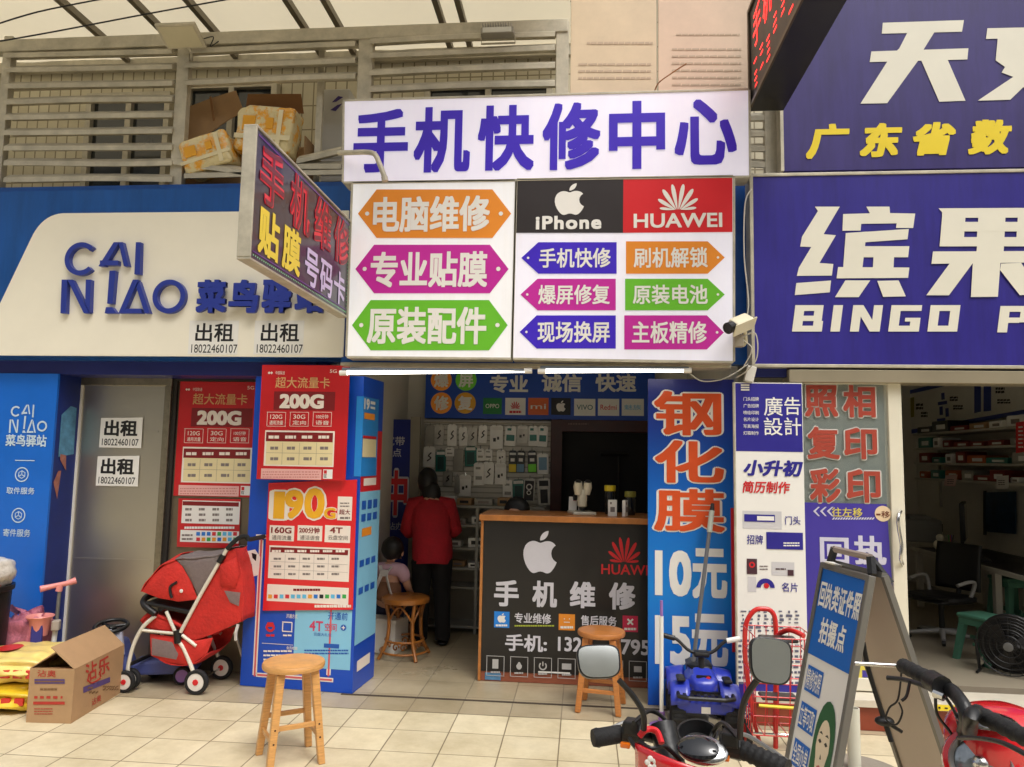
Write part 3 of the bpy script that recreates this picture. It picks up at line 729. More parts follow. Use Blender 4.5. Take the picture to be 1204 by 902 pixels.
pc([(508, 430), (605, 430), (560, 495), (468, 495)]); pc([(632, 432), (715, 430), (743, 492), (655, 494)])
pc([(870, 150), (1276, 148), (1272, 186), (884, 187), (884, 165)]); pc([(884, 180), (975, 180), (966, 298), (874, 298)]); pc([(1025, 180), (1130, 180), (1124, 298), (1016, 298)]); pc([(1178, 180), (1272, 180), (1268, 298), (1170, 298)])
pc([(960, 203), (1190, 203), (1188, 240), (958, 240)]); pc([(960, 262), (1190, 262), (1188, 298), (956, 298)]); pc([(1020, 290), (1124, 290), (1122, 325), (1016, 325)])
pc([(848, 318), (1298, 316), (1292, 360), (842, 366)]); pc([(916, 360), (1005, 360), (910, 488), (822, 488)]); pc([(1003, 355), (1110, 355), (1100, 494), (995, 495)]); pc([(1112, 365), (1190, 362), (1270, 482), (1185, 488), (1108, 390)])
m.build('lettering', M_bwhite, t)
BLK = {'B': [(0, 0, .32, 1), (.32, .78, .95, 1), (.32, .40, .95, .6), (.32, 0, 1, .22), (.66, .6, .95, .78), (.68, .22, 1, .40)], 'I': [(0, 0, 1, 1)], 'N': [(0, 0, .3, 1), (.7, 0, 1, 1), None],
       'G': [(0, 0, .32, 1), (.32, .78, 1, 1), (.32, 0, 1, .22), (.68, .22, 1, .52), (.5, .38, .68, .52)], 'O': [(0, 0, .32, 1), (.68, 0, 1, 1), (.32, .78, .68, 1), (.32, 0, .68, .22)], 'P': [(0, 0, .32, 1), (.32, .78, 1, 1), (.68, .38, 1, .78), (.32, .36, .68, .56)]}
m = MB()
for ch, (x0, y0, x1, y1) in zip('BINGOP', ((931, 359, 966, 390), (976, 359, 987, 390), (999, 359, 1034, 390), (1044, 359, 1080, 390), (1090, 359, 1125, 390), (1172, 360, 1208, 391))):
    for r_ in BLK[ch]:
        P = [(r_[0], r_[1]), (r_[2], r_[1]), (r_[2], r_[3]), (r_[0], r_[3])] if r_ else [(.66, 0), (.98, 0), (.34, 1), (.02, 1)]
        m.poly([pl.L(x0+a*(x1-x0)+b*4, y1-b*(y1-y0)) for a, b in P], .004 if r_ else .0046)
m.build('lettering', M_bwhite, t)
MB().poly([(xa, za-.075), (xe, za-.075), (xe, za-.021), (xa, za-.021)], -.11, -.06).build('under_panel', M_navy, t)
m = MB(); rr = random.Random(21); x = xa+.25
while x < xe-.3: w_ = rr.uniform(.04, .13); m.poly([(x, za-.05), (x+w_, za-.052), (x+w_, za-.040), (x, za-.038)], -.058); x += w_+rr.uniform(.02, .06)
m.build('under_print', mat('worn_white_print', (190, 188, 196), .5), t)
pl = FY(4.86, 1045, 205); t = pl.thing('shop_sign', 'upper dusky violet sign with ivory and yellow characters', 'sign')
xa = pl.L(921, 150)[0]; zb = pl.L(1000, -60)[1]; xe = pl.L(1204, 100)[0]+1.2; za = pl.L(921, 206.5)[1]+.03
MB().poly([(xa, za), (xe, za), (xe, zb), (xa, zb)], -.10, 0).build('panel', M_bingo2, t)
MB().poly([(xa-.02, za), (xa, za), (xa, zb), (xa-.02, zb)], -.10, .006).build('frame', M_alu, t)
m = MB(); cr6 = (860, 0, 3.5); nn = [.003]
pc([(622, 95), (956, 84), (948, 132), (618, 140)]); pc([(575, 213), (974, 200), (970, 246), (568, 257)])
pc([(726, 130), (838, 128), (790, 205), (768, 250), (640, 426), (530, 428), (650, 240), (690, 200)]); pc([(780, 250), (888, 246), (962, 416), (854, 420)])
pc([(1052, 118), (1330, 112), (1322, 156), (1046, 162)]); pc([(1098, 118), (1210, 118), (1190, 250), (1280, 330), (1330, 412), (1230, 412), (1200, 360), (1146, 412), (1012, 416), (1170, 310), (1086, 250)]); pc([(1225, 116), (1330, 116), (1190, 330), (1110, 300)])
m.build('lettering', M_bwhite, t)
m = MB()
for ch, q in zip('广东省数', ((947, 146, 999, 187), (1010, 145, 1061, 185), (1073, 144, 1124, 183), (1137, 141, 1190, 182))): text(m, pl, ch, q, .004, .02, shear=.22, fat=.03)
m.build('lettering', M_yellow, t)

# ---- ticker display box jutting out at the top
Y1 = 4.76; Xl = onY(882, 130, Y1).x; Xr = onY(921, 132, Y1).x; zb = onY(882, 131, Y1).z; zt = onY(882, 14, Y1).z
pl = PL((Xl, Y1, zb), (0, -1, 0)); t = pl.thing('ticker_display', 'black led ticker box with red running characters jutting over the pavement', 'display')
L_ = 1.75; h = zt-zb
m = MB(); m.poly([(0, .0), (L_, 0), (L_, h), (0, h)], -(Xr-Xl), 0); m.build('housing', mat('black_housing', (18, 17, 17), .4, var=.3), t)
m = MB()
for a, b, c, d in ((0, L_, 0, .025), (0, L_, h-.025, h), (0, .03, .025, h-.025), (L_-.03, L_, .025, h-.025)): m.poly([(a, c), (b, c), (b, d), (a, d)], .001, .012)
m.build('frame', mat('bronze_edge', (92, 80, 62), .4, .5), t)
M_led = mat('red_led', (255, 40, 40), .4, emit=2.2)
m = MB(); s = '手机维修贴膜'
rr = random.Random(11)
x = .12
for ch in s:
    text(m, pl, ch, [(x, h*.50), (x+.20, h*.50), (x+.20, h*.86), (x, h*.86)], .002, .004); x += .26
x = .12
for i in range(9):
    for k in range(5):
        if rr.random() < .75: m.poly([(x+rr.uniform(0, .05), h*(.12+.06*k)), (x+.09, h*(.12+.06*k)), (x+.09, h*(.14+.06*k)), (x+rr.uniform(0, .04), h*(.14+.06*k))], .002+k*.0001)
    x += .16
m.build('led_text', M_led, t)

# ---- security camera, junction box and wires at the sign joint
c = onY(868, 381, 4.60)
t = thing('security_camera', 'cream bullet security camera with black snout between the lit sign and violet sign', 'camera', c)
ax = (onY(848, 387, 4.50)-onY(884, 372, 4.66)).normalized()
q = Vector((0, 0, 1)).rotation_difference(ax); M4 = q.to_matrix().to_4x4()
m = MB(); m.T = M4; m.box(-.034, .034, -.040, .040, -.10, .055); m.build('housing', mat('cream_enamel', (226, 218, 188), .4), t, bevel=.012)
m = MB(); m.T = M4; m.box(-.040, .040, -.046, -.041, -.11, .085); m.build('sun_shield', mat('cream_enamel'), t)
m = MB(); m.T = M4; m.lathe([(.0, .055), (.034, .055), (.036, .10), (.030, .104), (.026, .098), (.0, .098)], n=16, caps=False); m.build('snout', M_black, t)
MB().tube([ax*-.06+Vector((0, .0, -.04)), ax*-.05+Vector((.03, .08, -.11)), ax*-.05+Vector((.03, .16, -.12))], .013, 8).build('bracket', mat('cream_enamel'), t)
c2 = onY(868, 401, 4.66); m = MB(); m.cbox((c2-c), .055, .05, .075); m.build('junction_box', mat('grey_box', (150, 140, 124), .6), t, bevel=.004)
for lb, pts in (('white wire looping down the edge of the violet sign', [(884, 222, 4.66), (876, 240, 4.66), (875, 300, 4.66), (880, 360, 4.67), (872, 395, 4.67), (884, 410, 4.66), (874, 432, 4.7)]), ('grey wire hanging below the security camera', [(870, 398, 4.66), (888, 392, 4.66), (890, 420, 4.67), (878, 436, 4.72), (866, 444, 4.8)]), ('slack wire drooping from the lamp tube to the white board', [(812, 440, 4.74), (825, 448, 4.78), (845, 447, 4.8), (862, 440, 4.8), (880, 428, 4.8)])):
    ob, o = cable(lb, pts, .004, mat('grey_wire', (196, 192, 180), .5)); ob.location = o
c = onY(882, 440, 4.76); t = thing('cable_coupler', 'pale plastic cable coupler hanging beside the white board top', 'coupler', c)
m = MB(); m.T = Matrix.Rotation(R(14), 4, 'Y'); m.box(-.028, .028, -.02, .02, -.05, .05); m.build('body', mat('pale_plastic', (210, 206, 196), .5), t, bevel=.006)

# ---- lamp tubes under the lit signs
M_tube = mat('lit_tube', (255, 250, 238), .4, emit=8.0, var=.0)
for lb, xa, xb, ya, yb in (('lit fluorescent tube under the arrow signs, the longer left one', 404, 621, 438.5, 436), ('lit fluorescent tube under the arrow signs, the shorter right one', 637, 808, 436.5, 435.5)):
    a = onY(xa, ya, 4.74); b = onY(xb, yb, 4.74)
    t = thing('lamp_tube', lb, 'lamp', a, group='fluorescent tubes under the signs')
    d = b-a; MB().tube([d.normalized()*.02, d-d.normalized()*.02], .0115, 12).build('tube', M_tube, t, smooth=60)
    m = MB(); m.box(-.01, d.x+.01, -.012, .045, .016, .034); m.build('batten', mat('batten_enamel', (110, 120, 134), .4), t, bevel=.004)
    m = MB()
    for p in (Vector((0, 0, 0)), d): m.tube([p-d.normalized()*.025, p+d.normalized()*.025], .018, 10)
    m.build('end_cap', M_white, t)
a = onY(400, 428, 4.82); b = onY(860, 432, 4.82)
t = thing('shutter_box', 'blue and silver roller shutter rail beneath the lit arrow signs', 'shutter', a)
MB().box(0, b.x-a.x, 0, .14, -.01, .012).build('rail', M_alu, t, bevel=.004)
MB().box(0, b.x-a.x, .02, .15, .0125, .05).build('housing', M_blue, t)
# ================================================================== left shop front
YD = 5.26
M_poster = mat('red_poster_print', (196, 30, 36), .35, var=.10, scale=3, coat=.15)
M_pale = mat('pale_print', (238, 226, 214), .5, var=.04)
M_beige = mat('beige_print', (230, 214, 166), .5, var=.05)
M_dred = mat('dark_red_print', (128, 20, 26), .45, var=.1)
M_greyink = mat('grey_print', (130, 120, 116), .5)
M_pink = mat('pink_print', (232, 178, 172), .5, var=.05)
# blue pillar front with its navy return
pl = FY(5.0, 30, 800); pl.o.z = 0.002
t = pl.thing('pillar_panel', 'bright blue pillar panel with white parcel shop lettering and round icons', 'panel')
xr0 = pl.L(67, 440)[0]; xr1 = pl.L(47, 740)[0]; xr = (xr0+xr1)/2; zt = 2.09
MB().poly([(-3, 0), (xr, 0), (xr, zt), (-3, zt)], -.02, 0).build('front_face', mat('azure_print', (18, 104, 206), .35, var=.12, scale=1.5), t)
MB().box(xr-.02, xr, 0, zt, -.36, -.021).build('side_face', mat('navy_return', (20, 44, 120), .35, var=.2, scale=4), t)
MB().box(xr, xr+.012, 0, zt, -.27, -.25).build('corner_trim', M_white, t)
m = MB()
k = (5.0-0)/5.0
def A2(x, y): return pl.L((x-222)*(44/412)+11+(487-y)*.006, 476+(y-250)*(33/237))
def cb(pts, key):
    P = [A2(*q) for q in pts]
    a = sum(P[i][0]*P[(i+1) % len(P)][1]-P[(i+1) % len(P)][0]*P[i][1] for i in range(len(P)))
    if a < 0: P.reverse()
    m.poly(P, .003+len(m.v)*.000005)
sc2 = abs(A2(100, 300)[0]-A2(0, 300)[0])/100
logo(cb, lambda c, ro, ri, a0, a1: m.ring(A2(*c), ro*sc2*1.05, ri*sc2, .003, None, a0, a1, 24))
text(m, pl, '菜鸟驿站', (7, 511, 55, 525), .003, .02, fat=.01)
rect(m, pl, (18, 541, 41, 542)); text(m, pl, '取件服务', (8, 573, 41, 581), .003, .012); text(m, pl, '寄件服务', (4, 622, 36, 631), .003, .012)
for cx, cy in ((26, 558), (22, 606)):
    c = pl.L(cx, cy); m.ring(c, .052, .044, .003)
    m.ring(c, .030, .024, .003, None, 30, 390, 6); 
    for a in (90, 210, 330): m.poly([(c[0]+.003*math.sin(R(a)), c[1]-.003*math.cos(R(a))), (c[0]+.026*math.cos(R(a))+.003*math.sin(R(a)), c[1]+.026*math.sin(R(a))-.003*math.cos(R(a))), (c[0]+.026*math.cos(R(a))-.003*math.sin(R(a)), c[1]+.026*math.sin(R(a))+.003*math.cos(R(a))), (c[0]-.003*math.sin(R(a)), c[1]+.003*math.cos(R(a)))], .0034)
m.build('lettering', mat('pale_blue_white', (196, 216, 232), .45), t)
# old sticker on the return
o = t.location if False else None
yy = onX(76, 500, pl.o.x+xr)
s = PL((pl.o.x+xr+.003, 5.03, 1.50), (0, 1, 0)); st = s.thing('torn_sticker', 'torn pale blue sticker high on the navy pillar return', 'sticker')
m = MB(); m.poly([(0.03, 0), (.19, .02), (.185, .36), (.12, .37), (.03, .30)], 0, .001); m.build('paper', mat('faded_blue_print', (92, 150, 186), .6, var=.4, scale=14), st)
m = MB(); m.poly([(.05, -.02), (.12, -.10), (.11, .01), (.05, .02)], .001, .0015); m.poly([(.0, -.18), (.05, -.30), (.07, -.1), (.04, -.1)], .001, .0015); m.build('torn_scrap', mat('rusty_scrap', (170, 110, 96), .8, var=.3, scale=20), st)

# doors
pl = FY(YD, 145, 795); pl.o.z = .003
t = pl.thing('steel_door', 'brushed steel shutter door between the blue pillar and red posters', 'door')
x0 = pl.L(84, 600)[0]; x1 = pl.L(194, 600)[0]; zt = pl.L(140, 441)[1]
MB().box(x0, x1-.05, 0, zt-.08, -.03, -.004).build('leaf', M_steel, t)
m = MB(); m.box(x1-.05, x1, 0, zt-.08, -.04, .018); m.box(x0, x1, zt-.08, zt, -.04, .012); m.build('door_frame', mat('steel_frame', (150, 142, 124), .4, .9, var=.2, scale=6, streak=(4, 4, .4)), t, bevel=.003)
m = MB(); m.box(x0+.04, x1-.09, zt*.355, zt*.362, -.004, .001); m.box(x0+.04, x1-.09, zt*.80, zt*.806, -.004, .001); m.build('seam', M_steel, t)
MB().box(x0-.10, x1, zt+.001, zt+.014, -.04, .022).build('head_trim', M_cloth_w, t)
t = pl.thing('steel_door', 'dull inner door behind the stroller and the wall of red posters', 'door')
x2 = pl.L(300, 600)[0]+.4
MB().box(x1+.012, x2, 0, zt-.04, -.06, -.03).build('leaf', mat('dull_steel', (128, 116, 98), .45, .7, var=.2, scale=3, streak=(1, 1, 14)), t)
m = MB(); m.box(x1+.001, x1+.03, 0, zt, -.055, -.005); m.box(x1+.03, x2, zt-.04, zt, -.055, -.004); m.build('door_frame', mat('dark_gap', (40, 36, 32), .7), t)
MB().box(x1+.45, x2, 0, .38, -.0295, -.02).build('kick_plate', mat('worn_kickplate', (176, 158, 124), .6, var=.25, scale=4), t)
for x, y, lb in ((117, 491, 'upper white for rent paper stuck on the steel door'), (113, 536, 'lower white for rent paper stuck on the steel door')):
    p2 = FY(YD-.0045, x+24, y+36); s = p2.thing('rental_notice', lb, 'notice', 'for rent papers with a phone number')
    m = MB(); m.poly(p2.Q((x+2, y+.5, x+51, y, x+49, y+36, x-.5, y+35)), 0, .001); m.build('paper', M_white, s)
    m = MB(); text(m, p2, '出租', (x+6, y+3, x+45, y+22), .002, .012, fat=.022); text(m, p2, '18022460107', (x+3, y+25, x+46, y+33), .002, .01); m.build('lettering', M_ink, s)

def data_poster(dx, dy, Y, lb, x1_=301, tilt=0):
    """the red data plan poster, measured on the left one and set at an offset"""
    q = (208+dx, 449+dy, x1_+dx, 584+dy)
    pl = FY(Y, (q[0]+q[2])/2, q[3])
    if tilt: pl = PL(pl.o, pl.U*math.cos(tilt)+pl.V*math.sin(tilt), pl.V*math.cos(tilt)-pl.U*math.sin(tilt))
    t = pl.thing('data_poster', lb, 'poster', 'red data plan posters')
    m = MB(); m.poly(pl.Q(q), 0, .001); m.build('sheet', M_poster, t)
    X = lambda x: x+dx; Yy = lambda y: y+dy
    m = MB(); text(m, pl, '超大流量卡', (X(227), Yy(463), X(291), Yy(476)), .002, .012); m.build('lettering', mat('pale_gold_print', (214, 166, 110), .45), t)
    m = MB(); rect(m, pl, (X(225), Yy(480), X(297), Yy(502)), .0016); m.build('dark_band', M_dred, t)
    m = MB(); text(m, pl, '200G', (X(232), Yy(483), X(284), Yy(500)), .003, .02, fat=.03)
    c = pl.L(X(221), Yy(458)); m.disc((c[0]-.009, c[1]), .010, .002, k=4); m.disc((c[0]+.009, c[1]), .010, .002, k=4); text(m, pl, '中国联通', (X(227), Yy(456), X(238), Yy(460)), .002); text(m, pl, '5G', (X(291), Yy(454), X(299), Yy(458)), .002)
    for i, (a, b) in enumerate((('120G', '通用流量'), ('30G', '定向'), ('100分钟', '语音'))):
        xx = X(217+27*i); text(m, pl, a, (xx+4, Yy(507), xx+18, Yy(512)), .002, .008); text(m, pl, b, (xx+3, Yy(514), xx+19, Yy(519)), .002, .008)
        for bq in ((xx, Yy(504), xx+22, Yy(504.5)), (xx, Yy(520.5), xx+22, Yy(521)), (xx, Yy(504.5), xx+.5, Yy(520.5)), (xx+21.5, Yy(504.5), xx+22, Yy(520.5))): rect(m, pl, bq, .002)
    rect(m, pl, (X(214), Yy(526), X(296), Yy(568)), .002)
    m.build('white_print', M_pale, t)
    m = MB(); rect(m, pl, (X(216), Yy(539), X(294.5), Yy(566.5)), .0026); m.build('table_field', M_beige, t)
    m = MB(); rect(m, pl, (X(216), Yy(528), X(294.5), Yy(539)), .0026); m.build('table_head', M_dred, t)
    m = MB()
    for i in range(4): bars(m, pl, X(219+19.5*i), Yy(531), X(232+19.5*i), Yy(536), 1, .0034, .7, seed=i)
    m.build('head_print', M_pale, t)
    m = MB()
    for r in range(2):
        for i in range(4): bars(m, pl, X(221+19.5*i), Yy(544+12.5*r), X(231+19.5*i), Yy(549+12.5*r), 1, .0034, .7, seed=9+i+r*4)
    grid(m, pl, [X(235), X(255), X(275)], [Yy(552.5)], (X(216), Yy(540), X(294), Yy(566)), .0032, .3)
    m.build('table_print', M_greyink, t)
    m = MB(); rect(m, pl, (X(210), Yy(571), X(281), Yy(583)), .002); m.build('note_field', M_pink, t)
    m = MB(); bars(m, pl, X(212), Yy(573), X(279), Yy(582), 3, .003, .4, seed=4, gap=.3); m.build('note_print', mat('rose_print', (205, 130, 126), .5), t)
    m = MB(); rect(m, pl, (X(283), Yy(571.5), X(294), Yy(582.5)), .002); m.build('code_field', M_white, t)
    m = MB(); rect(m, pl, (X(284), Yy(572.5), X(287.5), Yy(576.5)), .003); m.build('red_mark', M_red, t)
    m = MB(); bars(m, pl, X(283.8), Yy(577), X(287.6), Yy(581.5), 3, .003, .6, seed=3, gap=.3); m.build('code_print', M_ink, t)
data_poster(0, 0, YD+.022, 'faded red data plan poster on the inner door, the lower left of the two')
data_poster(97, -19.5, 4.89, 'red data plan poster on the blue display column, the upper right of the two', x1_=312)
# smaller red sheet below it
pl = FY(YD+.02, 249, 644); t = pl.thing('price_sheet', 'small red price sheet with a white table and app icons, below the faded poster', 'poster')
m = MB(); m.poly(pl.Q((210, 586, 283, 587, 281, 645, 208, 643)), 0, .001); m.build('sheet', M_poster, t)
m = MB(); rect(m, pl, (214, 589, 282, 616), .002); rect(m, pl, (212, 624, 281, 638), .002); bars(m, pl, 217, 619, 276, 622, 1, .002, .9, seed=3); m.build('white_field', M_white, t)
m = MB(); rect(m, pl, (215, 590, 281, 595), .0026); m.build('table_head', M_dred, t)
m = MB()
for r in range(3):
    for i in range(4): bars(m, pl, 218+16*i, 597+6.4*r, 226+16*i, 600.6+6.4*r, 1, .003, .8, seed=i+r)
bars(m, pl, 214, 627, 227, 636, 2, .003, .5, seed=8)
m.build('table_print', M_greyink, t)
ICON = [mat('icon_%s' % n, c, .45) for n, c in (('blue', (40, 120, 210)), ('green', (60, 170, 80)), ('red', (214, 50, 60)), ('black', (30, 30, 34)), ('amber', (236, 160, 50)), ('sky', (100, 190, 230)))]
def icons(t, pl, rows, n0=.003, seed=0):
    rr = random.Random(seed); m = MB()
    for x0, y, s, k, st in rows:
        for i in range(k): m.m = rr.randrange(6); rect(m, pl, (x0+st*i, y, x0+st*i+s, y+s), n0)
    m.build('app_icons', ICON, t)
icons(t, pl, [(231, 625.5, 4.4, 8, 6.2), (231, 632, 4.4, 8, 6.2)], seed=2)

# ---- blue cardboard display column
g0 = onZ(282, 806.5); g1 = onZ(414, 816.5); g2 = onZ(427, 803)
yw = Fyaw(g0, g1, 0, 0); pl = yw; pl.o.z = .004
W_ = (Vector((g1.x-g0.x, g1.y-g0.y))).length; D_ = .40
t = pl.thing('display_column', 'tall blue cardboard display column printed with data plan offers', 'display')
zt = 2.08
m = MB(); lean = 0
x_l = lambda z: 0; 
m.hexa([(0, 0, -D_), (W_, 0, -D_), (W_, 0, 0), (0, 0, 0)], [(.0, zt, -D_), (W_, zt, -D_), (W_, zt, 0), (.0, zt, 0)])
m.build('carton', mat('cobalt_carton', (14, 74, 186), .35, var=.10, scale=2), t)
m = MB(); rect(m, pl, (346, 716, 413, 786), .0015); m.build('sky_panel', M_cyan, t)
m = MB()
def loop(m, q, w, n):
    x0, y0, x1, y1 = q
    for b in ((x0, y0, x1, y0+w), (x0, y1-w, x1, y1), (x0, y0+w, x0+w, y1-w), (x1-w, y0+w, x1, y1-w)): rect(m, pl, b, n)
loop(m, (301, 630, 392, 799), 5, .0012); m.build('outline', M_pale, t)
m = MB(); loop(m, (302.4, 631.4, 390.6, 797.6), 2.2, .0022); m.build('outline', mat('rose_outline', (216, 96, 100), .5), t)
m = MB(); text(m, pl, '4T', (364, 730, 380, 742), .003, .01, fat=.01); text(m, pl, '空间', (382, 733, 396, 742), .003, .01); m.build('lettering', mat('crimson_print', (206, 60, 100), .5), t)
m = MB(); text(m, pl, '开通前', (386, 720, 409, 729), .003, .012); text(m, pl, '云盘大礼包', (369, 744, 390, 748), .003); 
c = pl.L(404, 738); m.disc(c, .020, .003); bars(m, pl, 358, 763, 410, 770, 2, .003, .5, seed=7); rect(m, pl, (381, 757, 399, 762), .003); m.build('lettering', mat('cobalt_print', (30, 90, 180), .45), t)
m = MB(); m.poly([(c[0]-.012, c[1]-.003), (c[0]+.012, c[1]-.003), (c[0]+.012, c[1]+.003), (c[0]-.012, c[1]+.003)], .0036); m.poly([(c[0]-.003, c[1]-.012), (c[0]+.003, c[1]-.012), (c[0]+.003, c[1]+.012), (c[0]-.003, c[1]+.012)], .004)
text(m, pl, '开通方式', (337, 722, 350, 727), .003, .008); text(m, pl, '会员权益', (337, 760, 350, 764), .003, .008); rect(m, pl, (308, 757, 345, 757.6)); bars(m, pl, 310, 763, 344, 778, 3, .003, .4, seed=9)
loop(m, (332, 731, 344, 743), 1.2, .003); bars(m, pl, 333, 745, 344, 749, 1, .003); m.build('lettering', M_pale, t)
m = MB(); c = pl.L(318, 737); m.ring(c, .034, .018, .003, None, 180, 360, 10); m.poly([(c[0]-.034, c[1]), (c[0]+.034, c[1]), (c[0]+.02, c[1]+.03), (c[0]-.02, c[1]+.03)], .0034); bars(m, pl, 313, 745, 324, 749, 1, .003, .7); m.build('gift_icon', M_red, t)
# its right hand face
sp = PL(pl.o+pl.U*W_, -pl.N); sp.o.z = .004
u0 = 0
m = MB(); zc = [(.30, 1.30, M_cyan, 'sky_panel'), (1.30, 1.72, M_red, 'red_panel')]
def side(z0, z1, mm, nm, n=.0015, a=.004, b=None):
    b = b or D_-.004
    mb = MB(); mb.T = Matrix(((0, 0, 1, W_), (0, 1, 0, 0), (-1, 0, 0, 0), (0, 0, 0, 1)))
    mb.poly([(a, z0), (b, z0), (b, z1), (a, z1)], n); return mb.build(nm, mm, t)
for z0, z1, mm, nm in zc: side(z0, z1, mm, nm)
mb = MB(); mb.T = Matrix(((0, 0, 1, W_), (0, 1, 0, 0), (-1, 0, 0, 0), (0, 0, 0, 1)))
rr = random.Random(5)
for z, h in ((1.18, .06), (1.10, .05), (.80, .045), (.62, .045)):
    for i in range(3): mb.poly([(.04+i*.11, z), (.12+i*.11, z), (.12+i*.11, z+h), (.04+i*.11, z+h)], .003)
mb.build('side_print', mat('cobalt_print'), t)
mb = MB(); mb.T = Matrix(((0, 0, 1, W_), (0, 1, 0, 0), (-1, 0, 0, 0), (0, 0, 0, 1)))
for z, h in ((1.60, .05), (1.52, .06), (1.43, .04), (1.34, .05), (.12, .07)): mb.poly([(.06, z), (.30, z), (.30, z+h), (.06, z+h)], .003)
mb.build('side_print', M_pale, t)
side(1.0, 1.055, M_orange, 'side_print', .003, .06, .24)
# small blue poster wrapped round the column's corner
def wrap():
    pl2 = PL(pl.o+pl.N*.003, pl.U); wq = pl2.L(404, 500)[0]
    z1 = pl2.L(410, 466)[1]; z0 = pl2.L(410, 560)[1]
    s = pl2.thing('wrapped_poster', 'small sky blue 19 yuan plan poster bent round the column corner', 'poster')
    a = W_-.045
    m = MB()
    for pts in ([(a, 0, 0), (W_+.004, 0, 0), (W_+.004, 0, -.30)],):
        for i in range(2):
            p, q = pts[i], pts[i+1]
            m.add([(p[0], z0, p[2]), (q[0], z0, q[2]), (q[0], z1, q[2]), (p[0], z1, p[2])], [(0, 1, 2, 3)])
    m.build('sheet', mat('sky_poster', (40, 136, 214), .35, var=.08), s)
    def sidep(nm, mm, L, n=.006):
        mb = MB(); mb.T = Matrix(((0, 0, 1, W_), (0, 1, 0, 0), (-1, 0, 0, 0), (0, 0, 0, 1)))
        for f in L: f(mb)
        mb.build(nm, mm, s)
    H_ = z1-z0; Z = lambda k: z0+H_*k
    def sq(a_, b_, c_, d_): return lambda mb: mb.poly([(a_, Z(b_)), (c_, Z(b_)), (c_, Z(d_)), (a_, Z(d_))], .0065)
    sidep('pale_band', M_beige, [sq(.01, .24, .27, .47)]); sidep('red_band', M_red, [sq(.01, .475, .27, .51)])
    sidep('amber_band', M_orange, [sq(.02, .72, .22, .80)])
    sidep('lettering', M_white, [lambda mb: text(mb, None, '19', [(.01, Z(.84)), (.11, Z(.84)), (.11, Z(.98)), (.01, Z(.98))], .0065, .02, fat=.02), sq(.13, .86, .22, .89), sq(.13, .92, .22, .96)])
wrap()
# navy box column behind / above, and the doorway jamb
# ---- 190G poster on the column
pl = PL(pl.o+pl.N*.012, pl.U)
t = pl.thing('plan_poster', 'large bright red 190G plan poster hung on the display column', 'poster')
m = MB(); m.poly(pl.Q((316, 568, 420, 564, 415, 717, 309, 718)), 0, .0012); m.build('sheet', mat('bright_red_print', (222, 36, 42), .35, var=.06, coat=.2), t)
m = MB()
for s_, q in (('1', (322, 578, 335, 610)), ('9', (335, 576, 357, 610)), ('0', (358, 574, 382, 610)), ('G', (381, 597, 395, 610))): text(m, pl, s_, q, .002, .01, grow=.05)
m.build('outline', M_pale, t)
m = MB()
for s_, q in (('1', (322, 578, 335, 610)), ('9', (335, 576, 357, 610)), ('0', (358, 574, 382, 610)), ('G', (381, 597, 395, 610))): text(m, pl, s_, q, .0034, .01, fat=.025)
m.build('lettering', mat('amber_print', (238, 176, 36), .45), t)
m = MB()
for q in ((317, 618, 346, 636), (350, 618, 379, 636), (382, 618, 412, 638), (316, 643, 411, 682), (314, 689, 410, 709), (397, 584, 414, 612)): rect(m, pl, q, .002)
m.build('white_field', M_pale, t)
m = MB()
for a, b, x in (('160G', '通用流量', 319), ('200分钟', '通话语音', 352), ('4T', '云盘空间', 388)):
    w = 24 if a != '4T' else 15
    text(m, pl, a, (x, 620, x+w, 627), .003, .012, fat=.012)
text(m, pl, '超大', (399, 599, 412, 605), .003, .01); rect(m, pl, (318, 645, 409.5, 651), .003); bars(m, pl, 345, 692, 377, 695, 1, .003, .9); 
m.build('red_print', M_dred, t)
m = MB()
for b, x in (('通用流量', 320), ('通话语音', 353), ('云盘空间', 386)): text(m, pl, b, (x, 629.5, x+23, 635), .003, .008)
for r in range(3):
    for i in range(5): bars(m, pl, 322+17*i, 655+9*r, 331+17*i, 659+9*r, 1, .003, .6, seed=r*7+i)
bars(m, pl, 400, 590, 411, 597, 2, .003, .4); bars(m, pl, 400, 607, 412, 611, 1, .003, .6)
grid(m, pl, [335, 352, 369, 386], [662, 671], (318, 652, 409, 681), .0026, .25)
m.build('table_print', M_greyink, t)
m = MB()
for i in range(6): bars(m, pl, 320+15*i, 646.5, 331+15*i, 649.5, 1, .004, .9, seed=i)
bars(m, pl, 370, 711, 413, 714.5, 1, .002, .9, seed=3)
m.build('white_print', M_pale, t)
icons(t, pl, [(315.5, 699, 4.6, 14, 6.7)], seed=5)
# white cow shaped sticker on the column edge
pl0 = PL(pl.o-pl.N*.010, pl.U)
s = pl0.thing('scrap_sticker', 'torn black and white scrap of sticker on the column by the stroller handle', 'sticker')
m = MB(); pxpoly(m, pl0, [(291, 648), (300, 646), (306, 655), (304, 676), (298, 678), (296, 662), (292, 672), (290, 660)][::-1], 0, .001); m.build('paper', M_white, s)
m = MB(); pxpoly(m, pl0, [(296, 650), (302, 652), (301, 660), (297, 656)][::-1], .0015); m.build('dark_patch', M_ink, s)
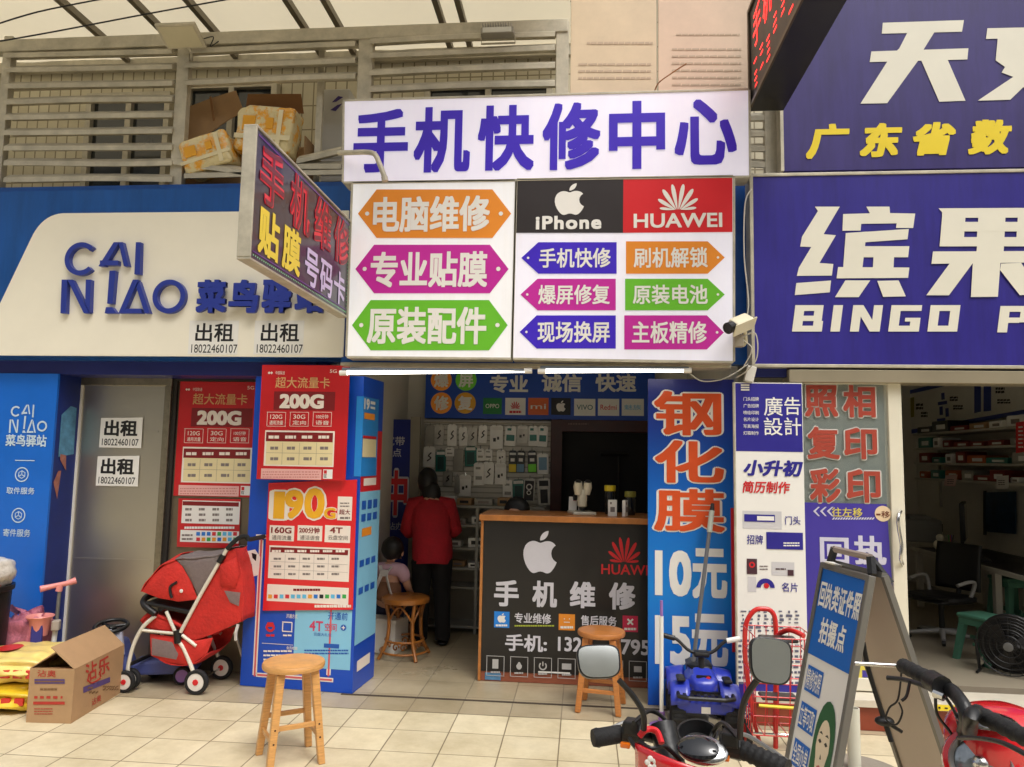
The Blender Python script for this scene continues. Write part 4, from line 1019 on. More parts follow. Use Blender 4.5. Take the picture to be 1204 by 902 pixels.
# ================================================================== repair shop: boards at the entrance
# tempered film banner
pl = FY(5.0, 812, 832); pl.o.z = .004
t = pl.thing('price_banner', 'tall blue banner board with orange film characters and white prices', 'banner')
x0 = pl.L(762, 640)[0]; x1 = pl.L(865, 640)[0]; zt = pl.L(812, 446)[1]
m = MB(); m.poly([(x0, 0), (x1, 0), (x1, zt), (x0, zt)], -.03, 0)
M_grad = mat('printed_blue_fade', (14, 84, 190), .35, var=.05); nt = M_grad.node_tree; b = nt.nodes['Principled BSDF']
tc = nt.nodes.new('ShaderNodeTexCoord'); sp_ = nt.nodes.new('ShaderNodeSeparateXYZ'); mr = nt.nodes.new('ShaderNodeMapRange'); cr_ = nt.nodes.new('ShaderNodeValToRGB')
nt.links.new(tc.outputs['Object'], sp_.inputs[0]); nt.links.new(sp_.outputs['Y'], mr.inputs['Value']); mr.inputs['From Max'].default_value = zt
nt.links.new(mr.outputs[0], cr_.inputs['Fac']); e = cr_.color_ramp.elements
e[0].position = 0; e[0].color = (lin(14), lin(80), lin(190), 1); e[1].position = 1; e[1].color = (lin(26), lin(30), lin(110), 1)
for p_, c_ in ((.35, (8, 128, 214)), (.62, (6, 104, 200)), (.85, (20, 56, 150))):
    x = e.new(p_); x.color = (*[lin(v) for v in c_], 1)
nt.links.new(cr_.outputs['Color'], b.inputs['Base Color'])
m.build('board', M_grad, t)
fl, wt = MB(), MB()
for ch, q in (('钢', (769, 460, 848, 512)), ('化', (770, 518, 851, 568)), ('膜', (769, 575, 852, 625))):
    text(wt, pl, ch, q, .002, .012, fat=.014, grow=.035); text(fl, pl, ch, q, .005, .012, fat=.014)
for s_, q in (('10', (770, 647, 813, 701)), ('元', (814, 645, 855, 704)), ('15', (770, 724, 812, 782)), ('元', (813, 722, 856, 784))): text(wt, pl, s_, q, .002, .012, fat=.03)
wt.build('lettering', M_white, t); fl.build('lettering', mat('orange_red_print', (222, 84, 34), .4, var=.12, scale=3), t)
m = MB(); m.box(x1-.03, x1+.0, .35, 1.25, .001, .012); m.build('red_edge_strip', M_red, t)

# white advertising board
g = onY(868, 858, 4.78)
pl = PL((g.x, 4.78, .004), (1, .02, 0), (-.012, 0, 1))
t = pl.thing('advert_board', 'white advertising board with navy top listing printing services', 'board')
w = pl.L(947, 640)[0]-pl.L(866, 640)[0]; xl = pl.L(866, 640)[0]; zt = pl.L(906, 450)[1]
MB().poly([(xl, 0), (xl+w, 0), (xl+w, zt), (xl, zt)], -.025, 0).build('board', M_white, t)
z = pl.L(906, 531)[1]
m = MB(); m.poly([(xl+.004, z), (xl+w-.004, z), (xl+w-.004, zt-.006), (xl+.004, zt-.006)], .0015); m.build('navy_field', mat('indigo_print', (44, 38, 140), .4), t); m = MB(); z2 = .22; m.poly([(xl+.004, .02), (xl+w-.004, .02), (xl+w-.004, z2), (xl+.004, z2)], .0016); m.build('navy_field', mat('indigo_print', (44, 38, 140), .4), t)
m = MB()
for ch, q in (('廣', (898, 467, 920, 489)), ('告', (922, 467, 941, 488)), ('設', (898, 491, 920, 512)), ('計', (922, 491, 942, 512))): text(m, pl, ch, q, .003, .006)
for i in range(3): rect(m, pl, (871, 452+i*2.8, 881, 453.8+i*2.8), .003)
for i, s_ in enumerate(('门头招牌', '广告招牌', '喷绘印刷', '名片设计', '写真海报', '灯箱制作')): text(m, pl, s_, (874, 467+i*8, 892, 471.5+i*8), .003, .004)
text(m, pl, '快速·出图', (868, 830, 940, 846), .003, .01)
m.build('white_lettering', M_white, t)
m = MB(); text(m, pl, '小升初', (874, 541, 944, 560), .003, .014, shear=.18, fat=.025)
for s_, q in (('门头', (923, 607, 941, 617)), ('招牌', (878, 629, 897, 640)), ('名片', (919, 685, 938, 696))): text(m, pl, s_, q, .003, .012)
rect(m, pl, (875, 605, 911, 613.5), .0032); rect(m, pl, (901, 626, 944, 646), .003)
c = pl.L(900, 691); m.ring(c, .055, .028, .003, None, 0, 180, 14)
m.build('navy_lettering', mat('indigo_print'), t)
m = MB(); text(m, pl, '简历制作', (873, 566, 929, 580), .003, .012, shear=.15, fat=.012); m.disc((c[0]+.005, c[1]+.012), .016, .0034); c2 = pl.L(884, 664); m.ring(c2, .018, .009, .004); m.build('red_lettering', M_red, t)
m = MB(); rect(m, pl, (890, 607, 910, 612), .004); bars(m, pl, 921, 637, 940, 643, 2, .004, .5); m.build('light_print', M_white, t)
m = MB(); rect(m, pl, (873, 601, 919, 622), .001); rect(m, pl, (907, 661, 934, 677), .001); rect(m, pl, (879, 678, 889, 696), .001); m.build('card_grey_field', mat('pale_grey_print', (206, 204, 206), .5), t)  # pale grey printed fields of the card pictures
m = MB(); rect(m, pl, (878, 657, 890, 675), .003); bars(m, pl, 893, 664, 903, 671, 2, .003, .3); bars(m, pl, 912, 667, 924, 671, 1, .003, .4); rect(m, pl, (926, 670, 933, 677), .003); m.build('dark_print', mat('maroon_print', (70, 40, 50), .5), t)
m = MB()
rr = random.Random(8)
for i in range(8):
    for k in range(6):
        x = 870+i*9; y = 718+k*4.5
        rect(m, pl, (x+rr.uniform(0, 3), y, x+rr.uniform(4, 7.5), y+rr.uniform(1.2, 3.4)), .003)
for i in range(4): bars(m, pl, 868+i*20, 750, 884+i*20, 806, 9, .003, .45, seed=40+i, gap=.3)
m.build('small_print', mat('slate_print', (96, 98, 120), .5), t)
m = MB(); m.tube([(xl-.006, .0, .0), (xl-.006, zt, .0)], .008, 6); m.build('edge_trim', M_alu, t)

# ---- header sign at the back of the repair shop
YH = 7.02
pl = FY(YH, 625, 495); t = pl.thing('header_sign', 'blue interior header sign with white slogan and a row of phone logos', 'sign')
a = pl.L(500, 470)[0]; b_ = pl.L(770, 470)[0]; z1 = 2.618-pl.o.z; z0 = pl.L(625, 493)[1]
MB().poly([(a, z0), (b_, z0), (b_, z1), (a, z1)], -.10, 0).build('panel', M_bprint, t)
m = MB()
for s_, q in (('专业', (576, 441, 621, 462)), ('诚信', (637, 440, 684, 461)), ('快速', (700, 440, 748, 461))): text(m, pl, s_, q, .003, .014, fat=.02)
wl = m
badge = ((519, 447, '爆', M_orange), (548, 447, '屏', M_green), (519, 474, '修', M_orange), (547, 474, '复', M_gold))
for x, y, ch, mm in badge:
    mb = MB(); mb.disc(pl.L(x, y), .102, .003); mb.build('badge', mm, t); text(wl, pl, ch, (x-8.5, y-8.5, x+8.5, y+8.5), .005, .014, fat=.018)
tiles_ = ((568, 468, 590, 487, mat('leaf_green_print', (22, 130, 60), .45), 'OPPO', M_white), (594, 468, 618, 488, M_white, None, None), (621, 468, 645, 488, mat('mi_orange_print', (222, 104, 40), .45), 'mi', M_white), (648, 468, 671, 488, M_ink, None, None), (675, 469, 700, 489, M_white, 'VIVO', mat('teal_print', (50, 110, 110), .5)), (703, 469, 728, 489, M_white, 'Redmi', M_red), (731, 469, 757, 489, M_white, '魅族', M_cyan))
for x0_, y0_, x1_, y1_, mm, s_, tm in tiles_:
    mb = MB(); rect(mb, pl, (x0_, y0_, x1_, y1_), .003); mb.build('logo_tile', mm, t)
    if s_: mb = MB(); text(mb, pl, s_, (x0_+3, y0_+7, x1_-3, y1_-7), .0045, .008); mb.build('logo', tm, t)
apple(wl, pl, (654, 471, 665, 484), .0045)
mb = MB(); petals(mb, pl, (599, 471, 613, 481), .0045); bars(mb, pl, 599, 483, 613, 486, 1, .0045, .9); mb.build('logo', M_red, t)
wl.build('lettering', M_white, t)

# ---- dark cabinet recess on the right of the back wall
pl = FY(7.0, 705, 760); pl.o.z = .004
a = pl.L(647, 560)[0]; b_ = pl.L(775, 560)[0]; zt = pl.L(700, 494)[1]; c_ = pl.L(660, 560)[0]; zi = pl.L(700, 508)[1]
t = pl.thing('dark_cabinet', 'dark red brown cabinet with a black open front behind the counter', 'cabinet')
m = MB(); m.poly([(a, 0), (c_, 0), (c_, zt), (a, zt)], -.14, 0); m.poly([(c_, zi), (b_, zi), (b_, zt), (c_, zt)], -.14, 0); m.build('frame', mat('red_brown_wood', (64, 22, 18), .4, var=.3, streak=(3, 3, 20)), t, bevel=.004)
m = MB(); m.poly([(c_, 0), (b_, 0), (b_, zi), (c_, zi)], -.14, -.10); m.build('back_panel', mat('black_recess', (14, 12, 12), .7), t)
m = MB(); bars(m, pl, 668, 497, 692, 500, 1, .002, .6, seed=3, gap=.3); m.build('faint_print', mat('dull_print', (120, 90, 80), .6), t)
m = MB(); m.tube([(pl.L(728, 535)[0], 0, -.06), (pl.L(728, 535)[0], pl.L(728, 535)[1], -.06)], .01, 6); m.tube([(pl.L(706, 534)[0], pl.L(706, 534)[1], -.06), (pl.L(740, 535)[0], pl.L(740, 534)[1], -.06)], .018, 6); m.build('lamp_stand', M_black, t)

# ---- pegboard wall and its packs
YP = 7.05
pl = FY(YP, 572, 765); pl.o.z = .004
a = pl.L(498, 540)[0]; b_ = pl.L(647, 540)[0]; z0 = pl.L(570, 592)[1]; z1 = pl.L(570, 494)[1]
t = pl.thing('slat_wall', 'pale slatted display wall under the blue header sign', 'display wall')
MB().poly([(a, z0), (b_, z0), (b_, z1), (a, z1)], -.04, -.012).build('panel', mat('slat_grey', (176, 172, 160), .6, var=.08), t)
m = MB(); k = 16
for i in range(k):
    za = z0+(z1-z0)*i/k; m.poly([(a, za+.008), (b_, za+.008), (b_, za+(z1-z0)/k-.004), (a, za+(z1-z0)/k-.004)], -.012, -.002)
m.build('slats', mat('slat_pale', (214, 210, 200), .5, var=.08), t)
m = MB(); m.tube([(a, z1-.03, .03), (b_, z1-.03, .03)], .006, 6); m.build('rail', M_alu, t)
PK = {'w': ('white', mat('pack_white', (250, 249, 244), .3, var=.08, scale=9, coat=.4)), 'c': ('clear', mat('pack_clear', (216, 214, 206), .2, var=.25, scale=9, coat=.6)), 't': ('teal', mat('pack_teal', (30, 120, 108), .35, var=.2, scale=9, coat=.4)), 'b': ('black', mat('pack_black', (34, 34, 36), .3, var=.3, coat=.4)), 'g': ('grey', mat('pack_grey', (160, 158, 150), .4, var=.2, scale=9)), 'y': ('yellow', M_yellow), 'l': ('pale blue', mat('pack_lightblue', (120, 160, 190), .4)), 'n': ('lime', M_green)}
M_gad = mat('gadget_dark', (46, 44, 44), .4, var=.2)
ORD = ['first', 'second', 'third', 'fourth', 'fifth', 'sixth', 'seventh', 'eighth', 'ninth', 'tenth', 'eleventh', 'twelfth']
rows = (('top', [(501, 500, 10, 24, 'g', 0), (512, 499, 10, 23, 'c', 1), (527, 499, 10, 24, 'w', 1), (540, 502, 9, 21, 'w', 1), (551, 502, 10, 21, 'c', 1), (564, 500, 9, 20, 'w', 1), (577, 500, 14, 26, 'w', 2), (595, 501, 12, 22, 'w', 3), (609, 500, 12, 20, 'c', 2), (622, 501, 10, 22, 'w', 3), (634, 501, 10, 23, 'w', 3)]),
        ('second', [(499, 525, 13, 23, 'w', 1), (513, 530, 11, 23, 't', 4), (525, 526, 9, 10, 'w', 0), (534, 528, 11, 24, 'g', 0), (547, 525, 13, 22, 't', 4), (561, 527, 8, 14, 'w', 0), (571, 528, 8, 13, 'w', 0), (585, 529, 9, 14, 'w', 2), (599, 530, 8, 24, 'b', 5), (609, 530, 8, 24, 'b', 6), (621, 530, 9, 24, 'b', 7), (632, 533, 12, 23, 'w', 8)]),
        ('third', [(522, 554, 10, 16, 'g', 1), (535, 560, 5, 19, 'g', 0), (541, 558, 13, 24, 'w', 2), (558, 544, 11, 25, 'w', 0), (569, 543, 12, 25, 'w', 1), (583, 544, 12, 24, 'w', 2)]),
        ('bottom', [(592, 564, 11, 22, 'w', 0), (603, 564, 13, 23, 't', 4), (617, 562, 12, 26, 'c', 9), (632, 562, 14, 30, 'c', 10)]))
proto_parts = {}
for rn, L in rows:
    for i, (x, y, w, h, kc, kind) in enumerate(L):
        kn, km = PK[kc]
        what = {0: 'boxed accessory', 1: 'cable pack', 2: 'earphone card', 3: 'pack with a teal label', 4: 'phone case pack', 5: 'gadget pack with a yellow foot', 6: 'gadget pack with a pale blue foot', 7: 'gadget pack with a lime foot', 8: 'card with a pale blue picture', 9: 'pack holding a ringed black case', 10: 'pack holding a dark phone cover'}[kind]
        u0, v0 = pl.L(x-.9, y+h*1.06); u1, v1 = pl.L(x+w+.9, y)
        rr = random.Random(x*7+y); tw = rr.uniform(-.05, .05); dep = rr.uniform(.010, .028)
        o = Matrix.Translation(pl.o)@Matrix(((1, 0, 0, (u0+u1)/2), (0, 0, -1, 0), (0, 1, 0, v1), (0, 0, 0, 1)))@Matrix.Rotation(tw, 4, 'Z')
        s = thing('accessory_pack', '%s %s, %s in the %s row of packs' % (kn, what, ORD[i], rn), 'pack', group='accessory packs on the slatted wall', M=o@Matrix.Translation((0, 0, .012)))
        W2 = (u1-u0)/2; H2 = v1-v0
        m = MB(); m.poly([(-W2, -H2), (W2, -H2), (W2, -.015), (W2*.6, 0), (-W2*.6, 0), (-W2, -.015)], 0, dep); m.build('pack', km, s, bevel=.003)
        n = dep+.0015
        def P_(mm, nm, *qs):
            mb = MB()
            for j, (x0_, y0_, x1_, y1_) in enumerate(qs): mb.poly([(W2*x0_, -H2*y1_), (W2*x1_, -H2*y1_), (W2*x1_, -H2*y0_), (W2*x0_, -H2*y0_)], n, n+.002+.0004*j)
            mb.build(nm, mm, s)
        if kind == 1:
            mb = MB(); mb.tube(spline([(-W2*.3, -H2*.7, n), (W2*.3, -H2*.55, n+.004), (-W2*.1, -H2*.45, n), (W2*.35, -H2*.3, n)], 5), .006, 5); mb.build('cable', M_gad, s)
        elif kind == 2: P_(M_gad, 'picture', (-.5, .55, -.1, .7), (.1, .5, .4, .62)); P_(M_white, 'label', (-.8, .08, .8, .22))
        elif kind == 3: P_(PK['t'][1], 'label', (-.7, .45, .7, .75), (-.6, .12, .1, .24))
        elif kind == 4: P_(M_white, 'label', (-.8, .05, .8, .2)); P_(mat('dark_teal', (18, 70, 66), .4), 'window', (-.6, .3, .6, .9))
        elif kind in (5, 6, 7): P_({5: M_yellow, 6: PK['l'][1], 7: M_green}[kind], 'foot', (-.9, .62, .9, .98)); P_(M_white, 'label', (-.8, .1, .8, .2), (-.5, .35, .5, .5))
        elif kind == 8: P_(PK['l'][1], 'picture', (-.7, .2, .7, .8))
        elif kind == 9:
            mb = MB(); mb.ring((0, -H2*.38), W2*.55, W2*.35, n, n+.004, k=20); mb.ring((0, -H2*.62), W2*.4, W2*.25, n, n+.004, k=20); mb.build('ring', M_white, s); P_(M_gad, 'phone_case', (-.8, .12, .8, .95))
        elif kind == 10: P_(M_gad, 'phone_cover', (-.7, .1, .7, .3), (-.55, .42, .55, .92))
        else: P_(PK['g'][1], 'label', (-.6, .6, .6, .75), (-.6, .2, .3, .3))
        mb = MB(); mb.tube([(0, -.01, dep), (0, .02, dep*.6), (0, .022, -.01)], .003, 5); mb.build('hook', M_chrome, s)

# shelves under it with stock
pl = FY(6.86, 572, 760); pl.o.z = .004
t = pl.thing('shelf_unit', 'grey metal shelf unit stocked with small boxes under the slatted wall', 'shelf')
a = pl.L(500, 650)[0]; b_ = pl.L(640, 650)[0]
zs = [pl.L(560, y)[1] for y in (596, 618, 645, 668, 690, 735)]
for z_ in zs: MB().box(a, b_, z_, z_+.02, -.15, .15).build('shelf', mat('shelf_grey', (160, 158, 150), .5), t, bevel=.002)
for x in (a+.01, pl.L(563, 650)[0], b_-.01): MB().box(x-.015, x+.015, 0, zs[0]+.02, -.155, -.13).build('upright', mat('shelf_grey'), t); MB().box(x-.012, x+.012, 0, zs[0]+.02, .14, .158).build('upright', mat('shelf_grey'), t)
rr = random.Random(31); base = pl
lev = ('top', 'second', 'third', 'fourth')
for li in range(4):
    x = a+.05; i = 0
    while x < b_-.16 and i < 12:
        w = rr.uniform(.09, .17); h = rr.uniform(.035, .085); d = rr.uniform(.10, .2)
        cc = rr.choice((('white', PK['w'][1]), ('white', PK['w'][1]), ('grey', PK['g'][1]), ('clear', PK['c'][1]), ('brown', M_card)))
        o = pl.o+Vector((x+w/2, -.03, zs[li]+.0205))
        s = thing('small_box', '%s small box on the %s shelf of the metal unit, %s from the left' % (cc[0], lev[li], ORD[i]), 'box', o, rr.uniform(-.1, .1), 'small boxes on the metal shelves')
        MB().box(-w/2, w/2, -d/2, d/2, 0, h).build('carton', cc[1], s, bevel=.003)
        MB().box(-w*.3, w*.3, -d/2-.002, -d/2-.0005, h*.3, h*.7).build('label', M_greyink if i % 2 else M_ink, s)
        x += w+rr.uniform(.02, .07); i += 1

# ---- blue broadband poster in the left corner of the back
pl = FY(6.62, 460, 740); pl.o.z = .004
t = pl.thing('broadband_poster', 'dark blue banner with red white outlined characters in the doorway corner', 'poster')
MB().poly([(pl.L(412, 600)[0], 0), (pl.L(482, 600)[0], 0), (pl.L(482, 520)[0], pl.L(460, 493)[1]), (pl.L(412, 520)[0], pl.L(460, 493)[1])], -.02, 0).build('board', mat('deep_blue_print', (18, 34, 120), .4, var=.15), t)
m = MB(); text(m, pl, '移动宽带', (428, 513, 476, 524), .003, .01); text(m, pl, '受理点', (440, 527, 472, 537), .003, .01); text(m, pl, '一站办', (446, 614, 474, 623), .003, .006); bars(m, pl, 444, 499, 455, 503, 1, .003)
text(m, pl, '务', (432, 556, 448, 606), .003, .01, grow=.05); text(m, pl, '中', (452, 553, 479, 606), .003, .01, grow=.05); m.build('white_lettering', mat('dull_white_print', (190, 190, 200), .5), t)
m = MB(); text(m, pl, '务', (432, 556, 448, 606), .0055, .01, fat=.02); text(m, pl, '中', (452, 553, 479, 606), .0055, .01, fat=.02); m.build('red_lettering', M_red, t)
m = MB(); m.poly([(pl.L(482.5, 600)[0], 0), (pl.L(493, 600)[0], 0), (pl.L(493, 520)[0], pl.L(460, 490)[1]), (pl.L(482.5, 520)[0], pl.L(460, 490)[1])], -.04, .01); m.build('side_frame', mat('dull_frame', (140, 134, 120), .6), t)

# ---- counter
gl = onZ(565, 801); gr = onZ(752, 811.5)
pl = Fyaw((gl.x, gl.y), (gl.x+1.2, gl.y+.0), 0, 0); pl.o.z = .004
cw = pl.L(772, 700)[0]
t = pl.thing('counter', 'service counter with black printed front and thin wood top', 'counter')
zt = pl.L(660, 612)[1]; zb = pl.L(660, 800)[1]
MB().box(-.03, cw, zt-.012, zt+.03, -.52, .03).build('counter_top', M_wood2, t, bevel=.004)
MB().box(-.02, -.001, 0, zt-.012, -.50, .008).build('side_panel', M_wood2, t, bevel=.002)
m = MB(); m.box(0, cw-.01, 0, .065, -.03, -.005); m.build('plinth', mat('red_wood', (150, 84, 60), .5, var=.2), t)
M_blkp = mat('black_printed_panel', (27, 25, 26), .38, var=.2, scale=3, coat=.1)
MB().box(0, cw-.012, .067, zt-.013, -.03, .0).build('front_panel', M_blkp, t)
m = MB(); apple(m, pl, (615, 624, 655, 674), .003)
for ch, q in zip('手机维修', ((581, 682, 610, 713), (626, 683, 655, 714), (670, 684, 700, 715), (716, 685, 747, 717))): text(m, pl, ch, q, .003, .012, fat=.022)
text(m, pl, '专业维修', (605, 721, 648, 733), .003, .01, fat=.01); text(m, pl, '售后服务', (683, 724, 725, 736), .003, .01, fat=.01)
text(m, pl, '手机:', (594, 746, 643, 766), .003, .01, fat=.015); text(m, pl, '132', (656, 749, 684, 766), .003, .01, fat=.015); text(m, pl, '795', (730, 752, 764, 770), .003, .01, fat=.015)
m.build('white_lettering', mat('silver_white_print', (214, 212, 220), .4), t)
m = MB(); petals(m, pl, (711, 628, 757, 663), .003); text(m, pl, 'HUAWEI', (707, 664, 770, 676), .003, .008, fat=.008); m.build('red_logo', M_red, t)
for q, mm in (((581, 719, 599, 738), mat('app_blue', (30, 130, 220), .4)), ((657, 722, 676, 741), M_orange), ((732, 724, 750, 743), mat('app_crimson', (206, 30, 76), .4))):
    m = MB(); rect(m, pl, q, .003); m.build('app_tile', mm, t)
m = MB(); apple(m, pl, (585, 721, 595, 732), .0045); bars(m, pl, 583, 734, 597, 736.5, 1, .0045, .9); bars(m, pl, 659, 736, 674, 739, 1, .0045, .9); bars(m, pl, 734, 738, 748, 741, 1, .0045, .9)
c = pl.L(741, 731)
for a_ in (45, 135): d_ = Vector((math.cos(R(a_)), math.sin(R(a_)))); p_ = Vector((-d_.y, d_.x)); m.poly([Vector(c)-d_*.026-p_*.006, Vector(c)+d_*.026-p_*.006, Vector(c)+d_*.026+p_*.006, Vector(c)-d_*.026+p_*.006], .0045+a_*.00001)
rect(m, pl, (663, 727, 664.2, 728.2), .0045); rect(m, pl, (669, 727, 670.2, 728.2), .0045); rect(m, pl, (663, 731, 670, 732), .0045)
m.build('icon', M_white, t)
m = MB(); bars(m, pl, 605, 734.5, 652, 737, 1, .003, .7, seed=3, gap=.15); bars(m, pl, 683, 738, 725, 740, 1, .003, .7, seed=4); m.build('small_print', mat('lime_print', (170, 180, 60), .5), t)
m = MB(); icw = mat('icon_line', (190, 188, 186), .5)
for i in range(7):
    x = 572+i*27.9; y = 771+i*1.05
    for bq in ((x, y, x+21, y+.7), (x, y+23, x+21, y+23.7), (x, y+.7, x+.7, y+23), (x+20.3, y+.7, x+21, y+23)): rect(m, pl, bq, .003)
    bars(m, pl, x+5, y+18, x+16, y+20.5, 1, .003, .8, seed=i)
    c = pl.L(x+10.5, y+10)
    if i == 0: rect(m, pl, (x+7, y+4, x+14, y+15), .003)
    elif i == 1: m.poly([(c[0]+.02*math.sin(a_/12*6.283)*(1 if math.cos(a_/12*6.283) < .2 else .6), c[1]-.004-.026*-math.cos(a_/12*6.283)) for a_ in range(12)][::-1], .003)
    elif i == 2: m.ring(c, .028, .019, .003, None, 130, 410, 20); m.poly([(c[0]-.004, c[1]), (c[0]+.004, c[1]), (c[0]+.004, c[1]+.03), (c[0]-.004, c[1]+.03)], .0034)
    elif i == 3: rect(m, pl, (x+5, y+6, x+16, y+13), .003)
    elif i == 4: m.ring(c, .028, .020, .003)
    elif i == 5: rect(m, pl, (x+5, y+13, x+16, y+14.2), .003); m.poly([(c[0]-.02, c[1]), (c[0]+.02, c[1]), (c[0], c[1]+.028)], .0034)
    else: rect(m, pl, (x+6, y+6, x+15, y+13), .003)
m.build('icon_row', icw, t)
m = MB(); m.box(.03, .14, .008, .055, -.0045, -.001); m.build('sticker', mat('blue_sticker', (90, 140, 180), .5, var=.3, scale=20), t)
m = MB(); m.box(.40, .62, .072, .082, .001, .003); m.build('paper_strip', M_white, t)

def on_counter(px, dep=.2): # a spot on the counter top
    u = pl.L(px, 612, -dep)[0]; return pl.o+pl.U*u+pl.N*(-dep)+Vector((0, 0, zt+.0305))
# microscope
t = thing('microscope', 'cream stereo repair microscope with dark focus knob on the counter', 'microscope', on_counter(684, .22), R(15))
M_mic = mat('cream_instrument', (206, 198, 176), .35, var=.06, coat=.3)
MB().box(-.085, .085, -.09, .10, 0, .022).build('base', M_mic, t, bevel=.006)
MB().tube([(0, .05, .02), (0, .05, .24)], .014, 10).build('pillar', M_chrome, t, smooth=60)
m = MB(); m.box(-.032, .032, -.03, .07, .09, .17); m.build('focus_block', M_mic, t, bevel=.01)
m = MB(); m.tube([(-.055, .03, .12), (.055, .03, .12)], .022, 14); m.build('focus_knob', M_black, t, smooth=50)
m = MB(); m.lathe([(.018, .05), (.034, .06), (.036, .17), (.03, .18)], (0, -.01, 0)); m.build('optic_body', M_mic, t, smooth=50)
for sx in (-1, 1):
    m = MB(); m.tube([(sx*.024, -.01, .150), (sx*.036, -.02, .20), (sx*.036, -.03, .235)], [.034, .034, .028], 14); e_ = m.build('eyepiece', M_mic, t, smooth=50)
    m = MB(); m.tube([(sx*.036, -.03, .234), (sx*.036, -.035, .246)], .020, 12); m.build('eyecup', M_black, e_, smooth=50)
MB().lathe([(.022, .0), (.022, .03)], (0, -.01, .028)).build('objective', M_black, t, smooth=50)
t = thing('paper_tag', 'small white and red paper tag leaning on the microscope base', 'tag', on_counter(673, .30)+Vector((0, 0, .023)), R(-10))
m = MB(); m.T = Matrix.Rotation(R(-12), 4, 'X'); m.box(-.03, .03, -.002, .002, 0, .10); m.build('card', M_white, t); m = MB(); m.T = Matrix.Rotation(R(-12), 4, 'X'); m.box(.002, .028, -.004, -.0025, .07, .095); m.build('red_spot', M_red, t)
for px, dz, lb, dp in ((717, .17, 'taller jar with a bright yellow lid at the back of the counter', .30), (741, .13, 'shorter jar with a dull yellow lid beside the blue banner', .28)):
    t = thing('jar', lb, 'jar', on_counter(px, dp), group='yellow lidded jars')
    MB().lathe([(.035, 0), (.038, .01), (.038, dz-.02), (.034, dz)], n=20).build('body', mat('dark_jar', (26, 26, 28), .2, coat=.5), t, smooth=50)
    MB().lathe([(.041, dz), (.042, dz+.003), (.042, dz+.038), (.039, dz+.042)], n=24).build('lid', M_yellow if dz > .15 else mat('dull_yellow', (150, 144, 60), .5), t, smooth=50)
for px, w_, rz, lb in ((720, .062, .05, 'white phone box standing upright before the yellow lidded jar'), (735, .05, 1.1, 'white folded card standing edge on by the shorter jar')):
    t = thing('phone_box' if w_ > .06 else 'folded_card', lb, 'box' if w_ > .06 else 'card', on_counter(px, .12), rz)
    MB().box(-w_/2, w_/2, -.012, .012, 0, .115).build('carton', M_white, t, bevel=.002)
    m = MB(); m.box(-w_*.25, w_*.25, -.0145, -.0125, .03, .065); m.box(-w_*.3, -w_*.1, -.0145, -.0125, .085, .10); m.build('print', M_greyink, t)
# ================================================================== print shop on the right
ZF = .16
YL = 4.86
pl = FY(YL, 1000, 838); pl.o.z = ZF+.03
t = pl.thing('sliding_door', 'white framed glass sliding door covered with red lettering stickers', 'door')
X = lambda px, py=640: pl.L(px, py)[0]
x0, x1, x2 = X(940), X(1046, 560), X(1062, 560); zt = pl.L(1000, 448)[1]
MB().poly([(x0, .06), (x1, .06), (x1, zt-.02), (x0, zt-.02)], -.012, -.004).build('glass_pane', M_glass, t)
m = MB(); M_frm = mat('cream_white_frame', (226, 220, 200), .4, var=.06)
m.poly([(x1, 0), (x2, 0), (x2, zt), (x1, zt)], -.045, .012); m.poly([(x0, 0), (x1, 0), (x1, .075), (x0, .075)], -.045, .010); m.poly([(x0, zt-.02), (x1, zt-.02), (x1, zt), (x0, zt)], -.045, .01)
m.build('door_frame', M_frm, t, bevel=.004)
hp = [pl.L(*q) for q in ((1058, 601), (1052, 607), (1053, 622), (1056, 640), (1055, 655), (1060, 663))]
MB().tube(spline([(hp[0][0], hp[0][1], .012)]+[(p[0], p[1], .05) for p in hp[1:-1]]+[(hp[-1][0], hp[-1][1], .012)], 4), .011, 8).build('handle', M_chrome, t, smooth=60)
wt, fl = MB(), MB()
for ch, q in zip('照相复印彩印', ((946, 453, 985, 490), (991, 453, 1029, 491), (949, 502, 987, 540), (992, 503, 1031, 540), (952, 551, 988, 591), (995, 552, 1035, 591))):
    text(wt, pl, ch, q, .001, .01, grow=.04); text(fl, pl, ch, q, .004, .01, fat=.02)
wt.build('sticker_outline', mat('translucent_white_sticker', (226, 222, 214), .4, alpha=.75), t); fl.build('sticker_lettering', mat('brick_red_sticker', (184, 78, 62), .4, var=.12, alpha=.8), t)
m = MB(); m.poly([(X(940), .08), (X(1054, 700)-.0, .08), (X(1050, 640)-.03, pl.L(1000, 592)[1]), (X(940), pl.L(1000, 592)[1])], -.003, -.001); m.build('blue_sticker', mat('violet_sticker', (70, 58, 158), .35, var=.08), t)
m = MB(); text(m, pl, '回', (964, 632, 998, 664), .001, .012, fat=.02); text(m, pl, '执', (1004, 630, 1042, 664), .001, .012, fat=.02)
for i in range(3): pxpoly(m, pl, [(956+i*8, 601), (962+i*8, 596), (964+i*8, 596), (959+i*8, 601), (964+i*8, 607), (962+i*8, 607)][::-1], .001+i*.0002)
for i in range(16): pxpoly(m, pl, [(978+i*3.1, 611), (980+i*3.1, 608.5), (982+i*3.1, 608.5), (980+i*3.1, 611)], .001)
m.build('white_sticker', mat('pale_violet_white', (206, 204, 222), .4), t)
m = MB(); text(m, pl, '往左移', (978, 597, 1014, 608), .001, .01); text(m, pl, '证件', (990, 766, 1052, 806), .001, .012, fat=.03); m.build('yellow_sticker', mat('pale_yellow_sticker', (222, 206, 90), .4), t)
m = MB(); m.disc(pl.L(1038, 604), .048, .002); m.build('round_sticker', mat('cream_sticker', (232, 206, 170), .5), t)
